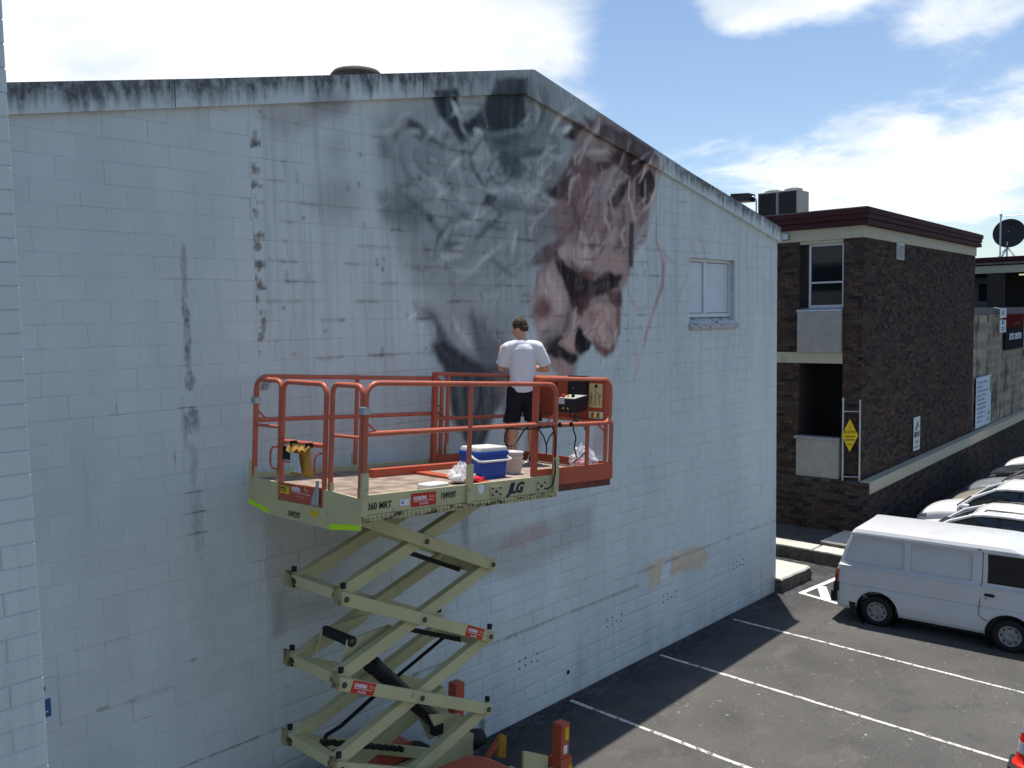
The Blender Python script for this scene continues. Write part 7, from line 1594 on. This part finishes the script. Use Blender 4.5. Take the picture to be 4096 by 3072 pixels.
def painter():
    t = thing('person', 'man in white t-shirt and dark shorts standing on the lift and painting the wall', 'person', LW(2.08,.24,4.233), (0,0,rad(-38)))
    skin = M('skin', srgb(206,150,122), .55, var=.10, vs=9, bump=.08, bs=120); Y = Vector((0,1,0))
    b = MB()
    # frame: x to his right, y ahead of him, z up
    hipL, hipR = (-.095,0,.93), (.095,0,.93)
    kL, kR = (-.135,.02,.50), (.115,.045,.50); aL, aR = (-.150,-.02,.09), (.105,-.01,.09)
    for h, k, a in ((hipL,kL,aL),(hipR,kR,aR)):
        h, k, a = map(Vector, (h, k, a)); capsule(b, [h, h.lerp(k,.5)+Vector((0,.01,0)), k], [.098,.082,.060]); capsule(b, [k, k.lerp(a,.28)+Vector((0,-.018,0)), k.lerp(a,.6)+Vector((0,-.006,0)), a], [.058,.063,.048,.040])
        capsule(b, [a+Vector((0,-.035,-.045)), a+Vector((0,.06,-.055)), a+Vector((.01*(1 if a.x > 0 else -1),.155,-.068))], [.042,.040,.028])
    o_ = len(b.v); capsule(b, [(0,0,.92),(0,.01,1.05),(0,.0,1.22),(0,-.01,1.40)], [.140,.126,.142,.13], 18)
    for i in range(o_, len(b.v)): v = b.v[i]; b.v[i] = (v[0], v[1]*.66, v[2])
    capsule(b, [(-.15,-.01,1.49),(0,-.012,1.495),(.15,-.01,1.49)], [.058,.068,.058])
    capsule(b, [(0,-.018,1.48),(-.003,.012,1.59),(-.006,.035,1.65)], [.068,.060,.057])
    # head turned down to his left
    hr = Matrix.Rotation(rad(52), 3, 'Z') @ Matrix.Rotation(rad(-27), 3, 'X'); hc = Vector((-.012,.060,1.700))
    hp = lambda x, y, z: hc+hr @ Vector((x,y,z))
    hm = MB(); blob(hm, (0,-.01,.045), (.078,.098,.098)); blob(hm, (0,.035,-.03), (.060,.062,.085)); blob(hm, (0,.062,-.088), (.034,.026,.024)); blob(hm, (0,.103,-.012), (.013,.020,.028)); blob(hm, (0,.092,.028), (.048,.016,.014))
    blob(hm, (-.074,-.005,-.005), (.012,.022,.034)); blob(hm, (.074,-.005,-.005), (.012,.022,.034)); blob(hm, (0,.088,-.055), (.024,.014,.010))
    o0 = len(b.v); b.add([hp(*v) for v in hm.v], hm.f, True)
    # arms: left one lifted with the brush, right one holding the paint pot
    sL, eL, wL = Vector((-.195,-.01,1.475)), Vector((-.262,.11,1.21)), Vector((-.235,.30,1.40))
    sR, eR, wR = Vector((.195,-.01,1.475)), Vector((.315,.04,1.19)), Vector((.13,.25,1.205))
    for s, e, w in ((sL,eL,wL),(sR,eR,wR)):
        capsule(b, [s, s.lerp(e,.45), e], [.060,.050,.042]); capsule(b, [e, e.lerp(w,.3), w], [.043,.044,.029])
    def hand(w, d, pn, side, curl):
        d = Vector(d).normalized(); pn = Vector(pn).normalized(); sx = d.cross(pn).normalized()*side
        capsule(b, [w, w+d*.045, w+d*.085], [.028,.034,.032], 12, flat=(pn,.55))
        for i, (o_, ln) in enumerate(((-.030,.062),(-.010,.074),(.011,.070),(.030,.054))):
            p0 = w+d*.085+sx*o_; p1 = p0+(d*cos(curl*.5)+pn*sin(curl*.5))*ln*.42; p2 = p1+(d*cos(curl*1.2)+pn*sin(curl*1.2))*ln*.34; p3 = p2+(d*cos(curl*1.9)+pn*sin(curl*1.9))*ln*.26
            capsule(b, [p0-d*.02, p1, p2, p3], [.0105,.0098,.009,.0078], 8)
        q0 = w+d*.028-sx*.028; q1 = q0+(d*.6-sx*.7+pn*.35).normalized()*.036; q2 = q1+(d*.8-sx*.1+pn*.6).normalized()*.032; capsule(b, [q0, q1, q2], [.014,.011,.0088], 8)
        return w+d*.105+pn*.025
    gL = hand(wL, (.03,.55,.80), (.75,.45,-.3), -1, 1.0); gR = hand(wR, (-.62,.75,.1), (-.1,.2,1), 1, .9)
    body = fuse('body', b, skin, t, .0078, 5)
    # hair
    h = MB(); hm = MB(); blob(hm, (0,-.020,.058), (.0865,.105,.100)); blob(hm, (0,-.065,.0), (.070,.050,.062))
    keep = MB(); h.add([hp(*v) for v in hm.v], hm.f, True)
    hair = fuse('hair', h, M('brown_hair', (.060,.043,.026), .75, var=.45, vs=32, bump=.8, bs=90), t, .009, 3, lambda c: .006*mnoise.noise(c*38)+.004*mnoise.noise(c*85))
    bm = bmesh.new(); bm.from_mesh(hair.data); inv = hr.inverted()
    dele = [v for v in bm.verts if (lambda q: (q.y > .052-.25*max(0,.055-q.z) and q.z < .105) or q.z < -.052)(inv @ (v.co-hc))]
    bmesh.ops.delete(bm, geom=dele, context='VERTS'); bm.to_mesh(hair.data); bm.free()
    # eyes
    for s in (-1, 1): e_ = MB(); blob(e_, hp(s*.028,.092,.012), (.010,.010,.007), 10); e_.build('eye', BLACK, t)
    # t-shirt
    s = MB()
    capsule(s, [(0,.0,.98),(0,.012,1.10),(0,.0,1.28),(0,-.012,1.42)], [.172,.158,.168,.158], 22)
    for i in range(len(s.v)): v = s.v[i]; s.v[i] = (v[0]*1.08, v[1]*.86, v[2])
    capsule(s, [(-.175,-.01,1.485),(0,-.012,1.51),(.175,-.01,1.485)], [.074,.092,.074])
    for sh, e in ((sL,eL),(sR,eR)): capsule(s, [sh, sh.lerp(e,.40), sh.lerp(e,.80)], [.080,.083,.086])
    fold = lambda c: .013*mnoise.noise(Vector((c.x*9+c.z*3, c.y*9, c.z*3.2)))+.018*mnoise.noise(Vector((c.x*5-c.z*4, c.y*6, c.z*6+3)))*max(0,1.5-c.z)
    shirt = fuse('t_shirt', s, M('white_cotton', (.74,.74,.77), .9, var=.04, vs=30, bump=.15, bs=160), t, .0105, 4, fold)
    bm = bmesh.new(); bm.from_mesh(shirt.data)
    def trim(co, no): bmesh.ops.bisect_plane(bm, geom=bm.verts[:]+bm.edges[:]+bm.faces[:], plane_co=co, plane_no=no, clear_outer=True)
    trim((0,0,.925), (0,.10,-1)); 
    for sh, e in ((sL,eL),(sR,eR)):
        d = (e-sh).normalized(); pl = sh.lerp(e,.80); ge = [v for v in bm.verts if (v.co-pl).dot(d) > 0 and (v.co-e).length < .25 and abs(v.co.x) > .20]; bmesh.ops.delete(bm, geom=ge, context='VERTS')
    ge = [v for v in bm.verts if (v.co-Vector((0,.01,1.63))).length < .083]; bmesh.ops.delete(bm, geom=ge, context='VERTS')
    bm.to_mesh(shirt.data); bm.free(); so = shirt.modifiers.new('cloth', 'SOLIDIFY'); so.thickness = .004; so.offset = -1
    # shorts
    s = MB(); capsule(s, [(0,0,.90),(0,0,1.0)], [.178,.160], 22)
    for i in range(len(s.v)): v = s.v[i]; s.v[i] = (v[0]*1.0, v[1]*.80, v[2])
    for hp_, k in ((hipL,kL),(hipR,kR)): hp_, k = Vector(hp_), Vector(k); capsule(s, [hp_, hp_.lerp(k,.45), hp_.lerp(k,.95)+Vector((.02 if k.x > 0 else -.025,0,0))], [.118,.112,.112])
    sh_ = fuse('shorts', s, M('navy_shorts', (.010,.011,.018), .85, var=.15, vs=20, bump=.2, bs=120), t, .0115, 4, lambda c: .009*mnoise.noise(Vector((c.x*8, c.y*8, c.z*5))))
    bm = bmesh.new(); bm.from_mesh(sh_.data); bmesh.ops.bisect_plane(bm, geom=bm.verts[:]+bm.edges[:]+bm.faces[:], plane_co=(0,0,.535), plane_no=(0,0,-1), clear_outer=True); bm.to_mesh(sh_.data); bm.free()
    for a in (aL, aR):
        f = MB(); a = Vector(a); capsule(f, [a+Vector((0,-.045,-.042)), a+Vector((0,.05,-.052)), a+Vector((0,.165,-.062))], [.050,.046,.034]); sh2 = fuse('shoe', f, M('dark_shoe', (.02,.018,.018), .7, var=.2), t, .008, 3)
        MB().prism([(a.x-.048,a.y-.09),(a.x+.048,a.y-.09),(a.x+.05,a.y+.12),(a.x+.03,a.y+.20),(a.x-.03,a.y+.20),(a.x-.05,a.y+.12)], lambda x, y, d: (x, y, d), 0, .022).build('sole', WHITEP, sh2)
    # what he holds
    R3 = Matrix.Rotation(rad(-38), 3, 'Z'); wp = lambda p: t.location+R3 @ Vector(p)
    br = thing('paint_brush', 'small pale paint brush raised in the left hand of the painter', 'paint brush', wp(gL), (0,0,rad(-38)))
    d = Vector((-.25,.55,.75)).normalized(); MB().tube([-d*.10, d*.06], [.006,.008], 8).build('handle', M('brush_wood', (.45,.40,.33), .5, var=.05), br); MB().tube([d*.06, d*.085], .011, 8).build('ferrule', STEEL, br); MB().tube([d*.085, d*.13], [.012,.006], 8).build('bristles', M('bristle', (.5,.46,.42), .8, var=.2), br)
    pot = thing('paint_pot', 'small cream paint pot held in the right hand of the painter', 'paint pot', wp(gR+Vector((0,0,-.02))), (0,0,0))
    MB().lathe([(.040,-.045),(.045,.045),(.048,.048),(.043,.05),(.036,-.035),(.001,-.038)], (0,0,0), n=20).build('pot', M('pot_cream', srgb(220,200,150), .5, var=.05), pot); MB().lathe([(.001,.012),(.041,.012)], (0,0,0), n=20).build('paint', M('pot_paint', (.2,.2,.21), .3, var=.1), pot)
painter()
